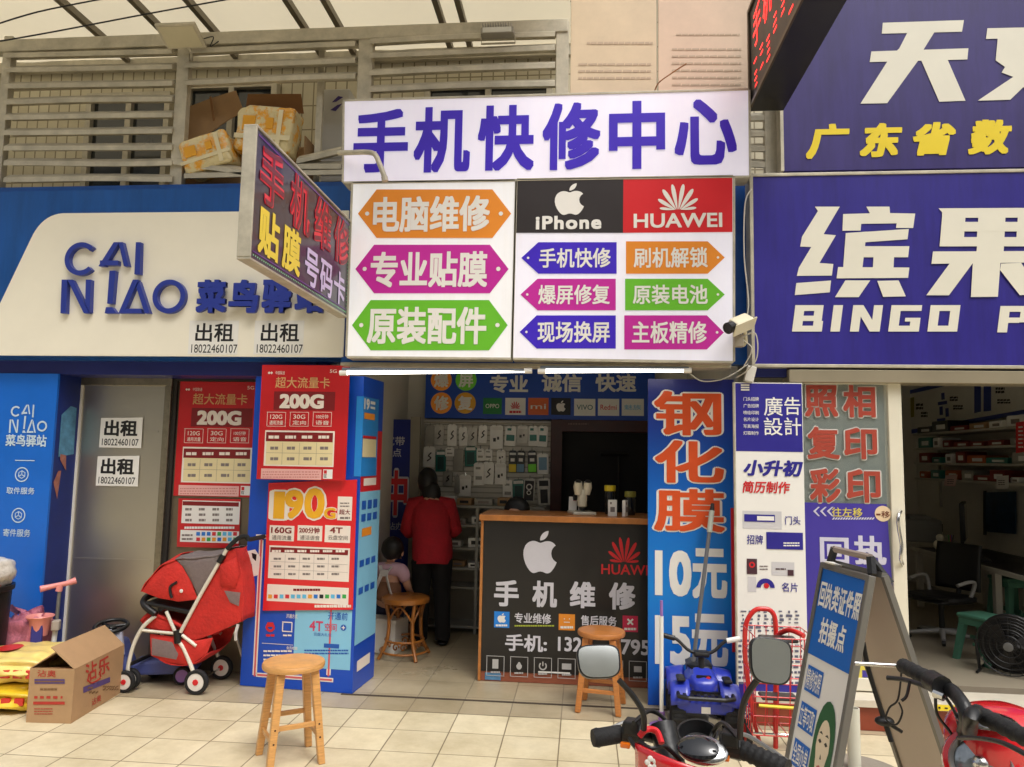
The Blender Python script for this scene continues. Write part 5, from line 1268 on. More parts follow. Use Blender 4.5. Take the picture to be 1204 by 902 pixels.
m = MB(); text(m, pl, '移', (1036, 601, 1046, 609), .0035, .01); rect(m, pl, (1030, 604, 1035, 606), .0035); m.build('sticker_print', mat('brown_print', (110, 50, 30), .5), t)
# frame head and sill
t = thing('door_head_rail', 'beige aluminium sliding door rail under the violet sign', 'rail', (0, 4.9, 0))
a = onY(925, 445, 4.86)
MB().box(a.x, 4.3, -.10, .06, a.z-.03, a.z+.05).build('rail', mat('beige_rail', (150, 140, 118), .5, .3), t, bevel=.004)
MB().box(a.x, 4.3, -.06, .10, a.z+.051, a.z+.12).build('head_panel', mat('dark_head_panel', (40, 34, 56), .5, var=.3), t)
t = thing('door_sill', 'white sliding door sill with a worn yellow warning strip', 'sill', (1.03, YL, 0))
MB().box(0, 3.3, -.16, .10, ZF-.02, ZF+.022).build('sill', mat('worn_white_sill', (206, 198, 180), .5, var=.12, scale=5), t, bevel=.003)
b_ = onY(1110, 838, YL-.165); m = MB(); m.box(b_.x-1.03-.04, b_.x-1.03+.30, -.164, -.161, ZF-.016, ZF+.016); m.build('warning_strip', M_yellow, t)
rr = random.Random(3); m = MB()
for i in range(9): x = b_.x-1.03-.03+i*.035; m.box(x, x+rr.uniform(.008, .02), -.167, -.1645, ZF-.01+rr.uniform(0, .01), ZF+.002+rr.uniform(0, .012))
m.build('warning_print', M_ink, t)

# interior along the right wall
XW = 4.02
wl_ = PL((XW, 6.5, ZF), (0, -1, 0))
t = wl_.thing('wall_banner', 'white wall banner with blue borders and dark price notes high on the side wall', 'banner')
q = (1055, 463, 1215, 423, 1215, 484, 1057, 513)
m = MB(); m.poly(wl_.Q(q), 0, .01); m.build('sheet', mat('dim_white_print', (232, 230, 222), .6), t)
m = MB(); m.poly(wl_.Q((1055, 463, 1215, 423, 1215, 431, 1055, 467)), .012); m.poly(wl_.Q((1056, 508, 1215, 480, 1215, 485, 1056, 513)), .012)
for q in ((1147, 450, 1155, 448, 1155, 484, 1147, 486), (1158, 449, 1167, 447, 1167, 483, 1158, 484)): m.poly(wl_.Q(q), .013)
for i, q in enumerate(((1108, 462, 1112, 470), (1104, 472, 1115, 476), (1106, 478, 1110, 488), (1113, 480, 1117, 490), (1103, 492, 1113, 496))): m.poly(wl_.Q(q), .012+i*.0003)
m.build('blue_print', mat('dim_blue_print', (36, 60, 150), .5), t)
m = MB()
for i, q in enumerate(((1078, 474, 1087, 482), (1084, 484, 1092, 491), (1118, 466, 1128, 472), (1122, 476, 1134, 482), (1172, 455, 1183, 463), (1174, 469, 1190, 475))): bars(m, wl_, *q, 2, .012, .7, seed=i)
m.build('dark_print', M_ink, t)
m = MB(); m.poly(wl_.Q((1062, 470, 1076, 467, 1076, 490, 1062, 493)), .012); m.build('yellow_print', mat('dim_yellow_print', (150, 140, 40), .6), t)

XS = 3.70
sp = PL((XS, 6.5, ZF), (0, -1, 0))
t = sp.thing('wall_shelf', 'pale metal wall shelf loaded with paper and boxes in the print shop', 'shelf')
ua = sp.L(1074, 530)[0]; ub = .95
lv_ = [sp.L(1076, y)[1] for y in (511, 528, 545, 562.5)]
for z in lv_: MB().poly([(ua, z-.012), (ub, z-.012), (ub, z+.010), (ua, z+.010)], -.30, 0).build('shelf', mat('pale_shelf', (176, 172, 160), .5), t, bevel=.002)
for u in (ua-.02, (ua+ub)/2, ub): MB().poly([(u, sp.L(1074, 595)[1]), (u+.025, sp.L(1074, 595)[1]), (u+.025, lv_[0]+.10), (u, lv_[0]+.10)], -.29, -.265).build('upright', mat('pale_shelf'), t)
rr = random.Random(77); cols = (('white', PK['w'][1]), ('black', PK['b'][1]), ('brown', M_card), ('red', mat('dull_red', (130, 44, 34), .6)), ('teal', PK['t'][1]), ('grey', PK['g'][1]), ('orange', mat('dull_orange', (180, 90, 40), .6)))
LV = ('top', 'second', 'third', 'lowest')
for li in range(4):
    u = ua+.06; i = 0
    while u < ub-.3 and i < 12:
        w = rr.uniform(.12, .34); h = rr.uniform(.04, .11); kn, km = rr.choice(cols)
        s = thing('paper_stack' if rr.random() < .5 else 'storage_box', '%s stack or box on the %s print shop shelf, %s from the far end' % (kn, LV[li], ORD[i]), 'box', sp.o+sp.U*(u+w/2)+sp.V*(lv_[li]+.0105)+sp.N*-.14, R(90)+rr.uniform(-.08, .08), 'stock on the print shop shelf')
        MB().box(-w/2, w/2, -.11, .11, 0, h).build('body', km, s, bevel=.003)
        MB().box(-w*.35, w*.2, .1105, .1125, h*.25, h*.7).build('label', M_white if kn != 'white' else M_greyink, s)
        MB().box(-w/2+.005, w/2-.005, -.105, .105, h+.0005, h+.006).build('lid', km, s)
        u += w+rr.uniform(.02, .12); i += 1
# desk
XD = 3.30; a = onX(1073, 645, XD); b_ = onX(1204, 675, XD)
zd = (a.z+b_.z)/2
t = thing('work_desk', 'long dark work desk with a white front edge in the print shop', 'desk', (XD, 6.5, ZF))
MB().box(.0, .70, -1.1, a.y-6.5, zd-ZF-.03, zd-ZF).build('desk_top', mat('dark_desk', (40, 38, 36), .4, var=.2), t)
MB().box(-.02, -.0005, -1.1, a.y-6.5, zd-ZF-.032, zd-ZF+.004).build('edge_band', mat('dull_white', (190, 186, 174), .5), t)
for y in (-1.0, .0, a.y-6.5-.06):
    for x in (.02, .64): MB().box(x, x+.05, y, y+.05, 0, zd-ZF-.031).build('leg', mat('dull_white'), t)
def desk_pt(px, py, dx=.3): p = onX(px, py, XD+dx); return Vector((XD+dx, p.y, zd))
# monitors, printer, poster, tags
for px, lb, w, h in ((1133, 'black monitor standing on the print shop desk', .50, .36),):
    p = desk_pt(px, 620, .42); t = thing('monitor', lb, 'monitor', p, R(62))
    MB().box(-w/2, w/2, -.02, .02, .10, .10+h).build('housing', M_black, t, bevel=.005)
    MB().box(-w/2+.015, w/2-.015, -.023, -.0205, .12, .085+h).build('screen', mat('dark_screen', (16, 24, 28), .1, coat=.5), t)
    m = MB(); m.box(-.03, .03, 0, .03, .01, .1); m.box(-.12, .12, -.08, .08, 0, .012); m.build('stand', M_black, t)
p = desk_pt(1080, 640, .35); t = thing('printer', 'pale desktop printer at the far end of the print shop desk', 'printer', p, R(75))
m = MB(); m.box(-.22, .22, -.2, .2, 0, .24); m.build('body', mat('dull_printer', (150, 150, 148), .5), t, bevel=.02)
MB().box(-.17, .17, -.26, -.201, .06, .075).build('paper_tray', mat('dull_white'), t); MB().box(-.2, .2, -.206, -.2005, .12, .2).build('front_panel', M_black, t); MB().box(-.18, .18, -.1, .1, .2405, .27).build('lid', mat('dull_printer'), t)
t = wl_.thing('art_poster', 'dark blue picture on the print shop wall beside the monitor', 'poster')
m = MB(); m.poly(wl_.Q((1160, 579, 1195, 578, 1195, 628, 1160, 625)), 0, .01); m.build('sheet', mat('night_blue_print', (34, 62, 92), .4, var=.7, scale=8), t)
m = MB(); m.poly(wl_.Q((1158, 577, 1160, 577, 1160, 629, 1158, 629)), 0, .016); m.build('edge_strip', M_black, t)
for q, lb, mm in (((1112, 559, 1126, 558, 1123, 572, 1110, 571), 'pinkish paper tag clipped under the print shop shelf', mat('pinkish_paper', (214, 180, 176), .7)), ((1172, 560, 1186, 559, 1186, 575, 1172, 575), 'white printed paper tag clipped under the print shop shelf', M_cloth_w)):
    p3 = PL((XS-.003, 6.5, ZF), (0, -1, 0)); p3.o += p3.N*.004; t = p3.thing('price_tag', lb, 'tag')
    m = MB(); m.poly(p3.Q(q), 0, .002); m.build('paper', mm, t); m = MB(); bars(m, p3, q[0]+2, q[1]+4, q[0]+10, q[1]+11, 3, .003, .4, seed=q[0]); m.build('print', M_ink, t)
# red tag at frame edge, hung on the shelf
p3 = PL((XS-.05, 6.5, ZF), (0, -1, 0)); t = p3.thing('red_tag', 'tall red label hanging by the near end of the print shop shelf', 'label')
m = MB(); m.poly(p3.Q((1195, 497, 1207, 495, 1207, 531, 1195, 533)), 0, .004); m.build('card', M_red, t); m = MB(); bars(m, p3, 1198, 500, 1204, 528, 6, .005, .4); m.build('print', M_white, t)
# clutter on the desk
rr = random.Random(9)
for i, (px, lb, nm, kind) in enumerate(((1104, 'small cream ornament on the desk near the printer', 'ornament', 0), (1118, 'dull yellow pen pot on the desk before the monitor', 'pen_pot', 1), (1128, 'grey calculator lying on the desk before the monitor', 'calculator', 2), (1150, 'black keyboard lying on the desk nearest the blue picture', 'keyboard', 3), (1142, 'brown tape roll standing on the print shop desk', 'tape_roll', 4))):
    p = desk_pt(px, 640, .14 if kind != 3 else .2); t = thing(nm, lb, nm.replace('_', ' '), p, R(70))
    if kind == 0: m = MB(); m.ball((0, 0, .05), (.05, .05, .05)); m.ball((0, -.01, .12), (.035, .035, .035)); m.ball((.05, 0, .1), (.015, .015, .03)); m.build('body', M_cream, t, smooth=60)
    elif kind == 1:
        MB().lathe([(.035, 0), (.04, .1), (.036, .1), (.032, .01)], caps=False).build('cup', mat('dim_yellow_print'), t, smooth=50)
        for k in range(4): MB().tube([(0, 0, .02), (rr.uniform(-.03, .03), rr.uniform(-.03, .03), .17)], .004, 5).build('pen', ICON[k], t)
    elif kind == 2: MB().box(-.05, .05, -.08, .08, 0, .02).build('body', M_grey, t, bevel=.003); MB().box(-.04, .04, .03, .07, .0205, .023).build('screen', M_ink, t)
    elif kind == 3:
        MB().box(-.22, .22, -.07, .07, 0, .02).build('body', M_black, t, bevel=.004); m = MB()
        for r in range(4):
            for c in range(13): m.box(-.21+c*.032, -.184+c*.032, -.06+r*.03, -.034+r*.03, .0205, .026)
        m.build('keys', M_gad, t)
    else: MB().lathe([(.05, -.02), (.05, .02), (.035, .02), (.035, -.02), (.05, -.02)], (0, 0, .052), (0, 1, 0), caps=False).build('roll', M_card, t, smooth=40); MB().lathe([(.034, -.018), (.034, .018)], (0, 0, .052), (0, 1, 0), caps=False).build('core', M_cream, t)
# office chair
p = onZ(1108, 752, ZF)
t = thing('office_chair', 'black mesh office chair with a pale star base before the desk', 'chair', p, R(-60)); t.scale = (.86, .86, .74)
for k in range(5):
    a_ = R(72*k+20); m = MB(); m.tube([(0, 0, .10), (.30*math.cos(a_), .30*math.sin(a_), .065)], [.030, .018], 8); l_ = m.build('leg', mat('pale_grey_plastic', (150, 148, 144), .5), t, smooth=50)
    m = MB(); m.tube([(.30*math.cos(a_)-.015*math.sin(a_), .30*math.sin(a_)+.015*math.cos(a_), .03), (.30*math.cos(a_)+.015*math.sin(a_), .30*math.sin(a_)-.015*math.cos(a_), .03)], .029, 12); m.build('caster', M_black, l_, smooth=50)
MB().tube([(0, 0, .10), (0, 0, .42)], .025, 10).build('column', M_black, t)
m = MB(); pillow(m, (0, 0, .45), .24, .24, .045, .5); m.build('seat', M_black, t, smooth=60)
m = MB(); m.surf(lambda u, v: ((u-.5)*.44, .24+.05*(v**2)-.06*(1-(2*u-1)**2)*-1*.3, .52+v*.50), 12, 12); m.build('backrest', M_black, t, smooth=60, solid=.02)
m = MB(); m.tube(spline([(-.24, -.10, .62), (-.25, .05, .65), (-.24, .14, .62), (-.2, .12, .45)], 4), .018, 8); m.build('armrest', mat('pale_grey_plastic'), t, smooth=60)
m = MB(); m.tube(spline([(.24, -.10, .62), (.25, .05, .65), (.24, .14, .62), (.2, .12, .45)], 4), .018, 8); m.build('armrest', mat('pale_grey_plastic'), t, smooth=60)
m = MB(); m.tube([(0, .05, .40), (0, .25, .44), (0, .29, .70)], .022, 8); m.build('back_support', M_black, t)
# teal plastic stools
M_teal = mat('teal_plastic', (76, 132, 110), .5, var=.12)
def pstool(p, h, rz, lb):
    t = thing('plastic_stool', lb, 'stool', p, rz, 'teal plastic stools')
    MB().box(-.12, .12, -.12, .12, h-.03, h).build('seat', M_teal, t, bevel=.012)
    m = MB(); m.box(-.108, .108, -.108, .108, h-.075, h-.031); m.build('apron', M_teal, t)
    for sx in (-1, 1):
        for sy in (-1, 1):
            m = MB(); b0 = [(sx*.125+dx, sy*.125+dy, 0) for dx, dy in ((-.018, -.018), (.018, -.018), (.018, .018), (-.018, .018))]; t0 = [(sx*.088+dx, sy*.088+dy, h-.076) for dx, dy in ((-.022, -.022), (.022, -.022), (.022, .022), (-.022, .022))]
            m.hexa(b0, t0); m.build('leg', M_teal, t)
    m = MB(); m.box(-.105, .105, -.006, .006, h*.35, h*.42); m.box(-.006, .006, -.105, .105, h*.43, h*.5); m.build('stretcher', M_teal, t)
pstool(onZ(1158, 778, ZF), .33, R(25), 'teal plastic stool in front of the print shop desk leg')
pstool(onZ(1192, 752, ZF), .50, R(10), 'taller teal plastic stool behind the black fan')
# fan
p = onZ(1189, 795, ZF); t = thing('floor_fan', 'round black floor fan standing by the teal stools', 'fan', p, R(-35))
q_ = (0, 0, .20)
for dy in (-.045, .045):
    m = MB()
    for r_ in (.19, .15, .11, .07): m.tube([(r_*math.cos(a_*math.pi/12), dy*(1-.5*(1-r_/.19)*-1), .20+r_*math.sin(a_*math.pi/12)) for a_ in range(24)], .004, 5, closed=True)
    for a_ in range(16): m.tube([(.03*math.cos(a_*math.pi/8), dy*1.4, .20+.03*math.sin(a_*math.pi/8)), (.19*math.cos(a_*math.pi/8), dy, .20+.19*math.sin(a_*math.pi/8))], .003, 4)
    m.build('grille', M_black, t)
m = MB()
for k in range(3):
    a0 = k*2.094; m.add([(.03*math.cos(a0), -.01, .2+.03*math.sin(a0)), (.15*math.cos(a0-.2), -.02, .2+.15*math.sin(a0-.2)), (.16*math.cos(a0+.35), .01, .2+.16*math.sin(a0+.35)), (.12*math.cos(a0+.7), .02, .2+.12*math.sin(a0+.7)), (.03*math.cos(a0+.9), .01, .2+.03*math.sin(a0+.9))], [(0, 1, 2, 3, 4)])
m.build('blades', M_gad, t, solid=.004)
m = MB(); m.tube([(0, -.06, .2), (0, .13, .2)], .045, 14); m.build('motor', M_black, t, smooth=40)
m = MB(); m.lathe([(.0001, .0), (.185, .0), (.195, .012), (.0001, .014)], (0, .062, .2), (0, 1, 0), 28, False); m.build('black_back_disc', M_black, t, smooth=40)  # solid black disc added behind the grille to darken the fan
m = MB(); m.lathe([(.03, 0), (.028, .008), (.0001, .010)], (0, -.072, .2), (0, -1, 0), 16, False); m.build('centre_badge', M_grey, t)
m = MB(); m.tube([(-.18, .0, .01), (-.2, .02, .2), (-.19, .0, .2)], .010, 6); m.tube([(.18, .0, .01), (.2, .02, .2), (.19, .0, .2)], .010, 6); m.tube([(-.18, -.1, .011), (-.18, .14, .011), (.18, .14, .011), (.18, -.1, .011)], .010, 6); m.build('stand', M_black, t)
# ================================================================== things standing on the pavement
def loc_in(t, p):
    M = Matrix.Translation(t.location)@Matrix.Rotation(t.rotation_euler.z, 4, 'Z'); return M.inverted()@Vector(p)
def round_stool(name, label, c, r, h, half, rz, wood, group=None):
    t = thing(name, label, 'stool', c, rz, group)
    MB().lathe([(r*.90, h-.034), (r*.985, h-.030), (r, h-.020), (r, h-.010), (r*.97, h-.002), (r*.90, h), (0.0001, h)], n=40).build('seat', wood, t, smooth=35)
    for sx in (-1, 1):
        for sy in (-1, 1):
            m = MB(); a, b = .021, .017
            m.hexa([(sx*half+dx*b, sy*half+dy*b, 0) for dx, dy in ((-1, -1), (1, -1), (1, 1), (-1, 1))], [(sx*half*.66+dx*a, sy*half*.66+dy*a, h-.0345) for dx, dy in ((-1, -1), (1, -1), (1, 1), (-1, 1))])
            m.build('leg', wood, t, bevel=.005)
    def at(z): return half+(half*.66-half)*z/h
    for i, z in enumerate((h*.27, h*.40)):
        for s in (-1, 1):
            k = at(z); m = MB()
            if i == 0: m.box(-k+.015, k-.015, s*k-.008, s*k+.008, z-.012, z+.012)
            else: m.box(s*k-.008, s*k+.008, -k+.015, k-.015, z-.012, z+.012)
            m.build('stretcher', wood, t, bevel=.003)
    m = MB()
    for sx in (-1, 1):
        for sy in (-1, 1):
            for z in (h*.27, h*.40): k = at(z)+.0185; m.tube([(sx*k-(.0 if 1 else 0), sy*(k-.02), z), (sx*(k+.0012), sy*(k-.02), z)], .005, 8)
    m.build('peg', mat('dark_peg', (70, 40, 20), .6), t)
    return t
A_, B_, C_, D_2 = onZ(302, 887), onZ(317, 900), onZ(380, 898), onZ(364, 879)
ctr = (A_+C_)/2; rz1 = math.atan2((C_-A_).y, (C_-A_).x)-R(45)
round_stool('wooden_stool', 'pale round wooden stool standing alone out on the light tiles', ctr, .158, .487, .128, rz1, M_wood)
g1_ = onZ(680, 838); g2_ = onZ(727, 844)
round_stool('wooden_stool', 'darker round wooden stool against the black counter front', ((g1_.x+g2_.x)/2+.02, (g1_.y+g2_.y)/2+.13, .004), .150, .475, .125, math.atan2(g2_.y-g1_.y, g2_.x-g1_.x)+.06, M_wood2)

# rattan stool
c = onZ(475, 772); t = thing('rattan_stool', 'varnished rattan stool with round seat and scrollwork inside the doorway', 'stool', (c.x, c.y, .004))
hz = .455; rs = .19
MB().lathe([(rs*.86, hz-.045), (rs*.97, hz-.04), (rs, hz-.025), (rs*.97, hz-.006), (rs*.88, hz), (.0001, hz-.004)], n=32).build('seat', M_rattan, t, smooth=40)
for k in range(4):
    a_ = R(90*k+38); d_ = Vector((math.cos(a_), math.sin(a_), 0))
    m = MB(); m.tube(spline([d_*.165+Vector((0, 0, hz-.04)), d_*.135+Vector((0, 0, .28)), d_*.15+Vector((0, 0, .12)), d_*.215], 5), .0145, 8); m.build('leg', M_rattan, t, smooth=60)
    e_ = Vector((math.cos(a_+R(90)), math.sin(a_+R(90)), 0)); mid = (d_+e_)*.5
    m = MB(); m.tube(spline([d_*.14+Vector((0, 0, .27)), mid*.19+Vector((0, 0, hz-.06)), e_*.14+Vector((0, 0, .27))], 6), .009, 7); m.build('arch_brace', M_rattan, t, smooth=60)
    m = MB()
    for s in (.36, .64):
        p_ = d_*(1-s)+e_*s; tg = (e_-d_).normalized()
        m.tube([p_*.155+tg*(.028*math.cos(q*.55)*(1-q/16))+Vector((0, 0, .085+.034*math.sin(q*.55)*(1-q/16))) for q in range(14)], .006, 6)
    m.build('scroll', M_rattan, t, smooth=60)
for z, r_ in ((.13, .148), (.05, .185)): m = MB(); m.tube([(r_*math.cos(R(15*i)), r_*math.sin(R(15*i)), z) for i in range(24)], .009, 7, closed=True); m.build('ring_brace', M_rattan, t, smooth=60)

# ---- stroller; side outline measured on its near side plane
YN = onZ(192, 815).y; YF = YN+.34
SP = PL((onZ(192, 815).x, YN, 0))
t = thing('baby_stroller', 'red folding baby stroller with white frame and grey mesh before the steel door', 'stroller', (SP.o.x, YN+.17, 0.001))
def sx(x, y): u, v = SP.L(140+x/4.29, 620+y/4.29); return Vector((u, 0, v))
hw = .17
M_sw = mat('white_enamel_tube', (226, 220, 204), .3, var=.05, coat=.3)
M_sred = mat('stroller_red_fabric', (204, 44, 36), .8, var=.22, scale=10, bump=.5)
M_mesh = mat('grey_mesh_fabric', (136, 124, 122), .8, var=.15, scale=60, bump=.3, alpha=.8)
def both(nm, pts, r, mm, n=8, sm=True, k=5, ys=(-1, 1)):
    for s in ys:
        P = [sx(*p)+Vector((0, s*hw, 0)) for p in pts]
        MB().tube(spline(P, k) if sm else P, r, n).build(nm, mm, t, smooth=60)
both('push_bar', [(545, 110), (420, 325), (310, 530)], .0125, M_sw)
hb = [sx(*p) for p in ((545, 110), (575, 78), (610, 52), (645, 48), (660, 62))]
P = [p+Vector((0, -hw, 0)) for p in hb]+[p+Vector((0, hw, 0)) for p in reversed(hb)]
MB().tube(spline(P, 4), .015, 10).build('handle', M_rubber, t, smooth=60)
both('clip', [(528, 140), (505, 178)], .019, M_black, sm=False)
both('rear_leg', [(300, 575), (325, 610), (355, 680), (377, 740), (390, 790)], .013, M_sw)
both('front_leg', [(180, 450), (120, 505), (75, 590), (48, 690), (42, 755)], .013, M_sw)
both('side_rail', [(110, 520), (190, 528), (285, 537)], .010, M_sw)
both('diagonal_strut', [(238, 425), (268, 495), (298, 560)], .0115, M_sw)
both('short_strut', [(318, 545), (390, 600)], .011, M_sw, sm=False)
both('hinge_block', [(292, 520), (298, 585)], .024, M_black, sm=False)
both('rear_brace', [(455, 590), (480, 650), (500, 720)], .010, M_sw, ys=(1,))
def wheel(parent, c, r, w, tyre, rimm, hub, axis=(0, 1, 0), nm='wheel'):
    c = Vector(c)
    m = MB(); m.lathe([(r*.72, -w/2), (r*.93, -w/2), (r, -w*.28), (r, w*.28), (r*.93, w/2), (r*.72, w/2), (r*.72, -w/2)], c, axis, 28, False); wh = m.build(nm, tyre, parent, smooth=40)
    m = MB(); m.lathe([(.0001, -w*.42), (r*.4, -w*.46), (r*.70, -w*.42), (r*.74, 0), (r*.70, w*.42), (r*.4, w*.46), (.0001, w*.42)], c, axis, 28, False); m.build('rim', rimm, wh, smooth=50)
    if hub: m = MB(); m.lathe([(.0001, -w*.60), (r*.24, -w*.58), (r*.26, -w*.40), (r*.26, w*.40), (r*.24, w*.58), (.0001, w*.60)], c, axis, 8, False); m.build('hub_cap', hub, wh)
    return wh
M_rimw = mat('white_wheel_plastic', (226, 220, 212), .4, var=.05)
for (x, y), r, rm in (((390, 790), .078, M_rimw), ((42, 790), .068, M_rimw)):
    for s in (-1, 1):
        p = sx(x, y); p.z = r+.001
        for d in ((-.030, .030) if r < .07 else (0,)): wheel(t, (p.x, s*hw+d, r+.001), r, .034, M_rubber, rm, M_red)
        MB().cbox((p.x, s*hw, r+.02), .03, .03, .05).build('wheel_fork', M_black, t, bevel=.005)
p1 = sx(390, 790); p2 = sx(500, 720)
MB().tube([(p1.x, -hw, .078), (p1.x, hw, .078)], .007, 8).build('axle', M_chrome, t)
MB().tube([sx(60, 690)+Vector((0, -hw, 0)), sx(60, 690)+Vector((0, hw, 0))], .013, 8).build('foot_rest', M_black, t)
def sheet(nm, pts, mm, y0, y1, bul=0, solid=.006, k=10):
    """cloth stretched across the frame between two widths, following the side outline"""
    P = spline([sx(*p) for p in pts], 4); L_ = len(P)-1
    def f(u, v):
        p = P[min(int(round(v*L_)), L_)]
        return (p.x-bul*math.sin(u*math.pi)*.4, y0+(y1-y0)*u, p.z+bul*math.sin(u*math.pi)+.004*math.sin(u*9+v*12))
    return MB().surf(f, k, L_).build(nm, mm, t, smooth=60, solid=solid)
sheet('canopy_visor', [(115, 325), (135, 285), (165, 248), (205, 205), (240, 183), (285, 165)], M_sred, -hw-.01, hw+.01, .03)
sheet('canopy_mesh', [(285, 165), (330, 157), (400, 155), (480, 148), (522, 130)], M_mesh, -hw-.01, hw+.01, .02)
def flank(nm, pts, mm, n0, n1, rev=False, y=None):
    for s in (-1, 1):
        P = [sx(*p) for p in pts]; m = MB()
        vs = [(p.x, s*hw+s*n0, p.z) for p in P]
        cx_ = sum(p.x for p in P)/len(P); cz_ = sum(p.z for p in P)/len(P)
        rings = [[(cx_+(p.x-cx_)*k, s*(hw+n0+(n1-n0)*math.sqrt(max(0, 1-k*k))), cz_+(p.z-cz_)*k) for p in P] for k in (1, .8, .5)]
        q = len(P); allv = sum(rings, [])+[(cx_, s*(hw+n1), cz_)]
        fs = [(r*q+i, r*q+(i+1) % q, (r+1)*q+(i+1) % q, (r+1)*q+i) for r in range(2) for i in range(q)]+[(2*q+i, 2*q+(i+1) % q, 3*q) for i in range(q)]
        m.add(allv, fs); m.build(nm, mm, t, smooth=60)
flank('canopy_side', [(115, 325), (165, 248), (240, 183), (285, 165), (320, 200), (365, 280), (398, 365), (300, 376), (200, 358)], M_sred, .0, .016)
flank('canopy_side_mesh', [(288, 165), (400, 156), (520, 132), (470, 230), (402, 352), (368, 280), (322, 200)], M_mesh, .0, .012)
sheet('seat_back', [(560, 118), (590, 200), (612, 330), (610, 480)], M_sred, -hw+.02, hw-.02, .0)
flank('seat_side', [(545, 122), (580, 118), (608, 220), (620, 340), (608, 480), (540, 512), (420, 560), (330, 585), (310, 520), (420, 330), (500, 200)], M_sred, -.018, -.002)
flank('back_pocket', [(505, 190), (590, 150), (605, 240), (585, 310), (510, 300)], M_sred, -.004, .022)
flank('pocket_mesh', [(530, 320), (612, 330), (605, 400), (560, 380)], M_mesh, .001, .004)
sheet('seat_cushion', [(100, 480), (150, 440), (230, 470), (330, 520), (430, 545)], M_sred, -hw+.02, hw-.02, -.02, .02)
flank('leg_panel', [(100, 480), (150, 440), (240, 470), (290, 540), (180, 530), (110, 510)], M_sred, -.03, -.016)
flank('basket_side', [(150, 540), (280, 555), (380, 575), (470, 560), (440, 640), (350, 700), (230, 685), (155, 650)], M_sred, -.012, .004)
flank('basket_mesh', [(165, 560), (270, 580), (300, 640), (290, 668), (165, 645)], M_mesh, .003, .008)
sheet('basket_floor', [(155, 640), (230, 685), (350, 700), (440, 640)], M_sred, -hw+.01, hw-.01, -.01)
MB().tube(spline([sx(*p)+Vector((0, y, 0)) for p, y in (((185, 440), -hw), ((120, 395), -hw*.9), ((90, 370), -hw*.4), ((90, 370), hw*.4), ((120, 395), hw*.9), ((185, 440), hw))], 5), .022, 8).build('snack_tray', M_black, t, smooth=60)
m = MB(); a_ = sx(130, 385); b_ = sx(355, 430)
m.hexa([(a_.x, -hw, a_.z-.01), (b_.x, -hw, b_.z-.02), (b_.x, hw, b_.z-.02), (a_.x, hw, a_.z-.01)], [(a_.x, -hw, a_.z+.012), (b_.x, -hw, b_.z+.012), (b_.x, hw, b_.z+.012), (a_.x, hw, a_.z+.012)]); m.build('tray_board', M_black, t, bevel=.008)
both('canopy_hinge', [(300, 275), (268, 298), (268, 330), (275, 355)], .009, M_black, ys=(-1.12,))
MB().ball(sx(322, 320)+Vector((0, -hw-.02, 0)), (.012, .006, .012)).build('button', M_white, t)
MB().tube([sx(600, 490)+Vector((0, -hw, 0)), sx(592, 530)+Vector((0, -hw-.01, 0)), sx(588, 570)+Vector((0, -hw, 0))], .010, 5).build('strap', M_cloth_w, t)

# ---- open cardboard box in front
A, Bp, Cp = onZ(31, 849.5), onZ(83, 851), onZ(142, 814.5)
U = (Bp-A); V = (Cp-Bp); Wd = U.length; Dp = V.length; rz = math.atan2(U.y, U.x); h = .30
t = thing('carton_box', 'open brown carton with red characters on the tiles by the toys', 'box', A, rz)
ex = Matrix.Rotation(-rz, 4, 'Z')@V
S = lambda u, v, z: (u*Wd+v*ex.x, v*ex.y, z)
m = MB(); k = .012
m.add([S(0, 0, 0), S(1, 0, 0), S(1, 1, 0), S(0, 1, 0), S(0, 0, h), S(1, 0, h), S(1, 1, h), S(0, 1, h)], [(3, 2, 1, 0), (0, 1, 5, 4), (1, 2, 6, 5), (2, 3, 7, 6), (3, 0, 4, 7)])
m.build('body', M_card, t, solid=.006)
m = MB(); m.add([S(0, 0, h), S(0, 1, h), S(.52, 1.02, h+.095), S(.50, -.0, h+.085)], [(0, 1, 2, 3)]); m.build('flap', M_card, t, solid=.005)
m = MB(); m.add([S(1, 0, h), S(1, 1, h), S(.42, 1.04, h+.115), S(.40, .02, h+.115)], [(0, 1, 2, 3)]); m.build('flap', M_card, t, solid=.005)
m = MB(); m.add([S(.02, .005, h), S(.98, .005, h), S(.9, .30, h-.03), S(.1, .30, h-.05)], [(0, 1, 2, 3)]); m.build('inner_flap', M_card2, t, solid=.004)
fp = PL(A+Vector((0, 0, 0))-Vector((U.y, -U.x, 0)).normalized()*0, U); fp.o = fp.o+fp.N*.0045
rp_ = PL(Bp, V); rp_.o = rp_.o+rp_.N*.0045
Mi = (Matrix.Translation(t.location)@Matrix.Rotation(rz, 4, 'Z')).inverted()
M_cred = mat('red_carton_ink', (176, 52, 40), .7, var=.15, scale=20); M_cvio = mat('violet_carton_ink', (84, 64, 120), .7, var=.15, scale=20)
def on_face(pl_, nm, mm, fn):
    mb = MB(); mb.T = Mi@pl_.M(); fn(mb, pl_); mb.build(nm, mm, t)
def f1(mb, p):
    c_ = p.L(135/3.2+15, 620+582/3.2)
    mb.poly(p.Q((40.5, 798.5, 76, 798.5, 76, 804, 40.5, 804)), .0)
on_face(fp, 'violet_print', M_cvio, f1)
on_face(fp, 'red_print', M_cred, lambda mb, p: (mb.poly(p.Q((39, 825, 76, 825, 76, 828.5, 39, 828.5)), 0), text(mb, p, '沾奥', (44, 788, 66, 796), .0, .01), bars(mb, p, 40, 817, 75, 823, 1, .0, .5, seed=5, gap=.4), bars(mb, p, 40, 832, 62, 841, 3, .0, .3, seed=6)))
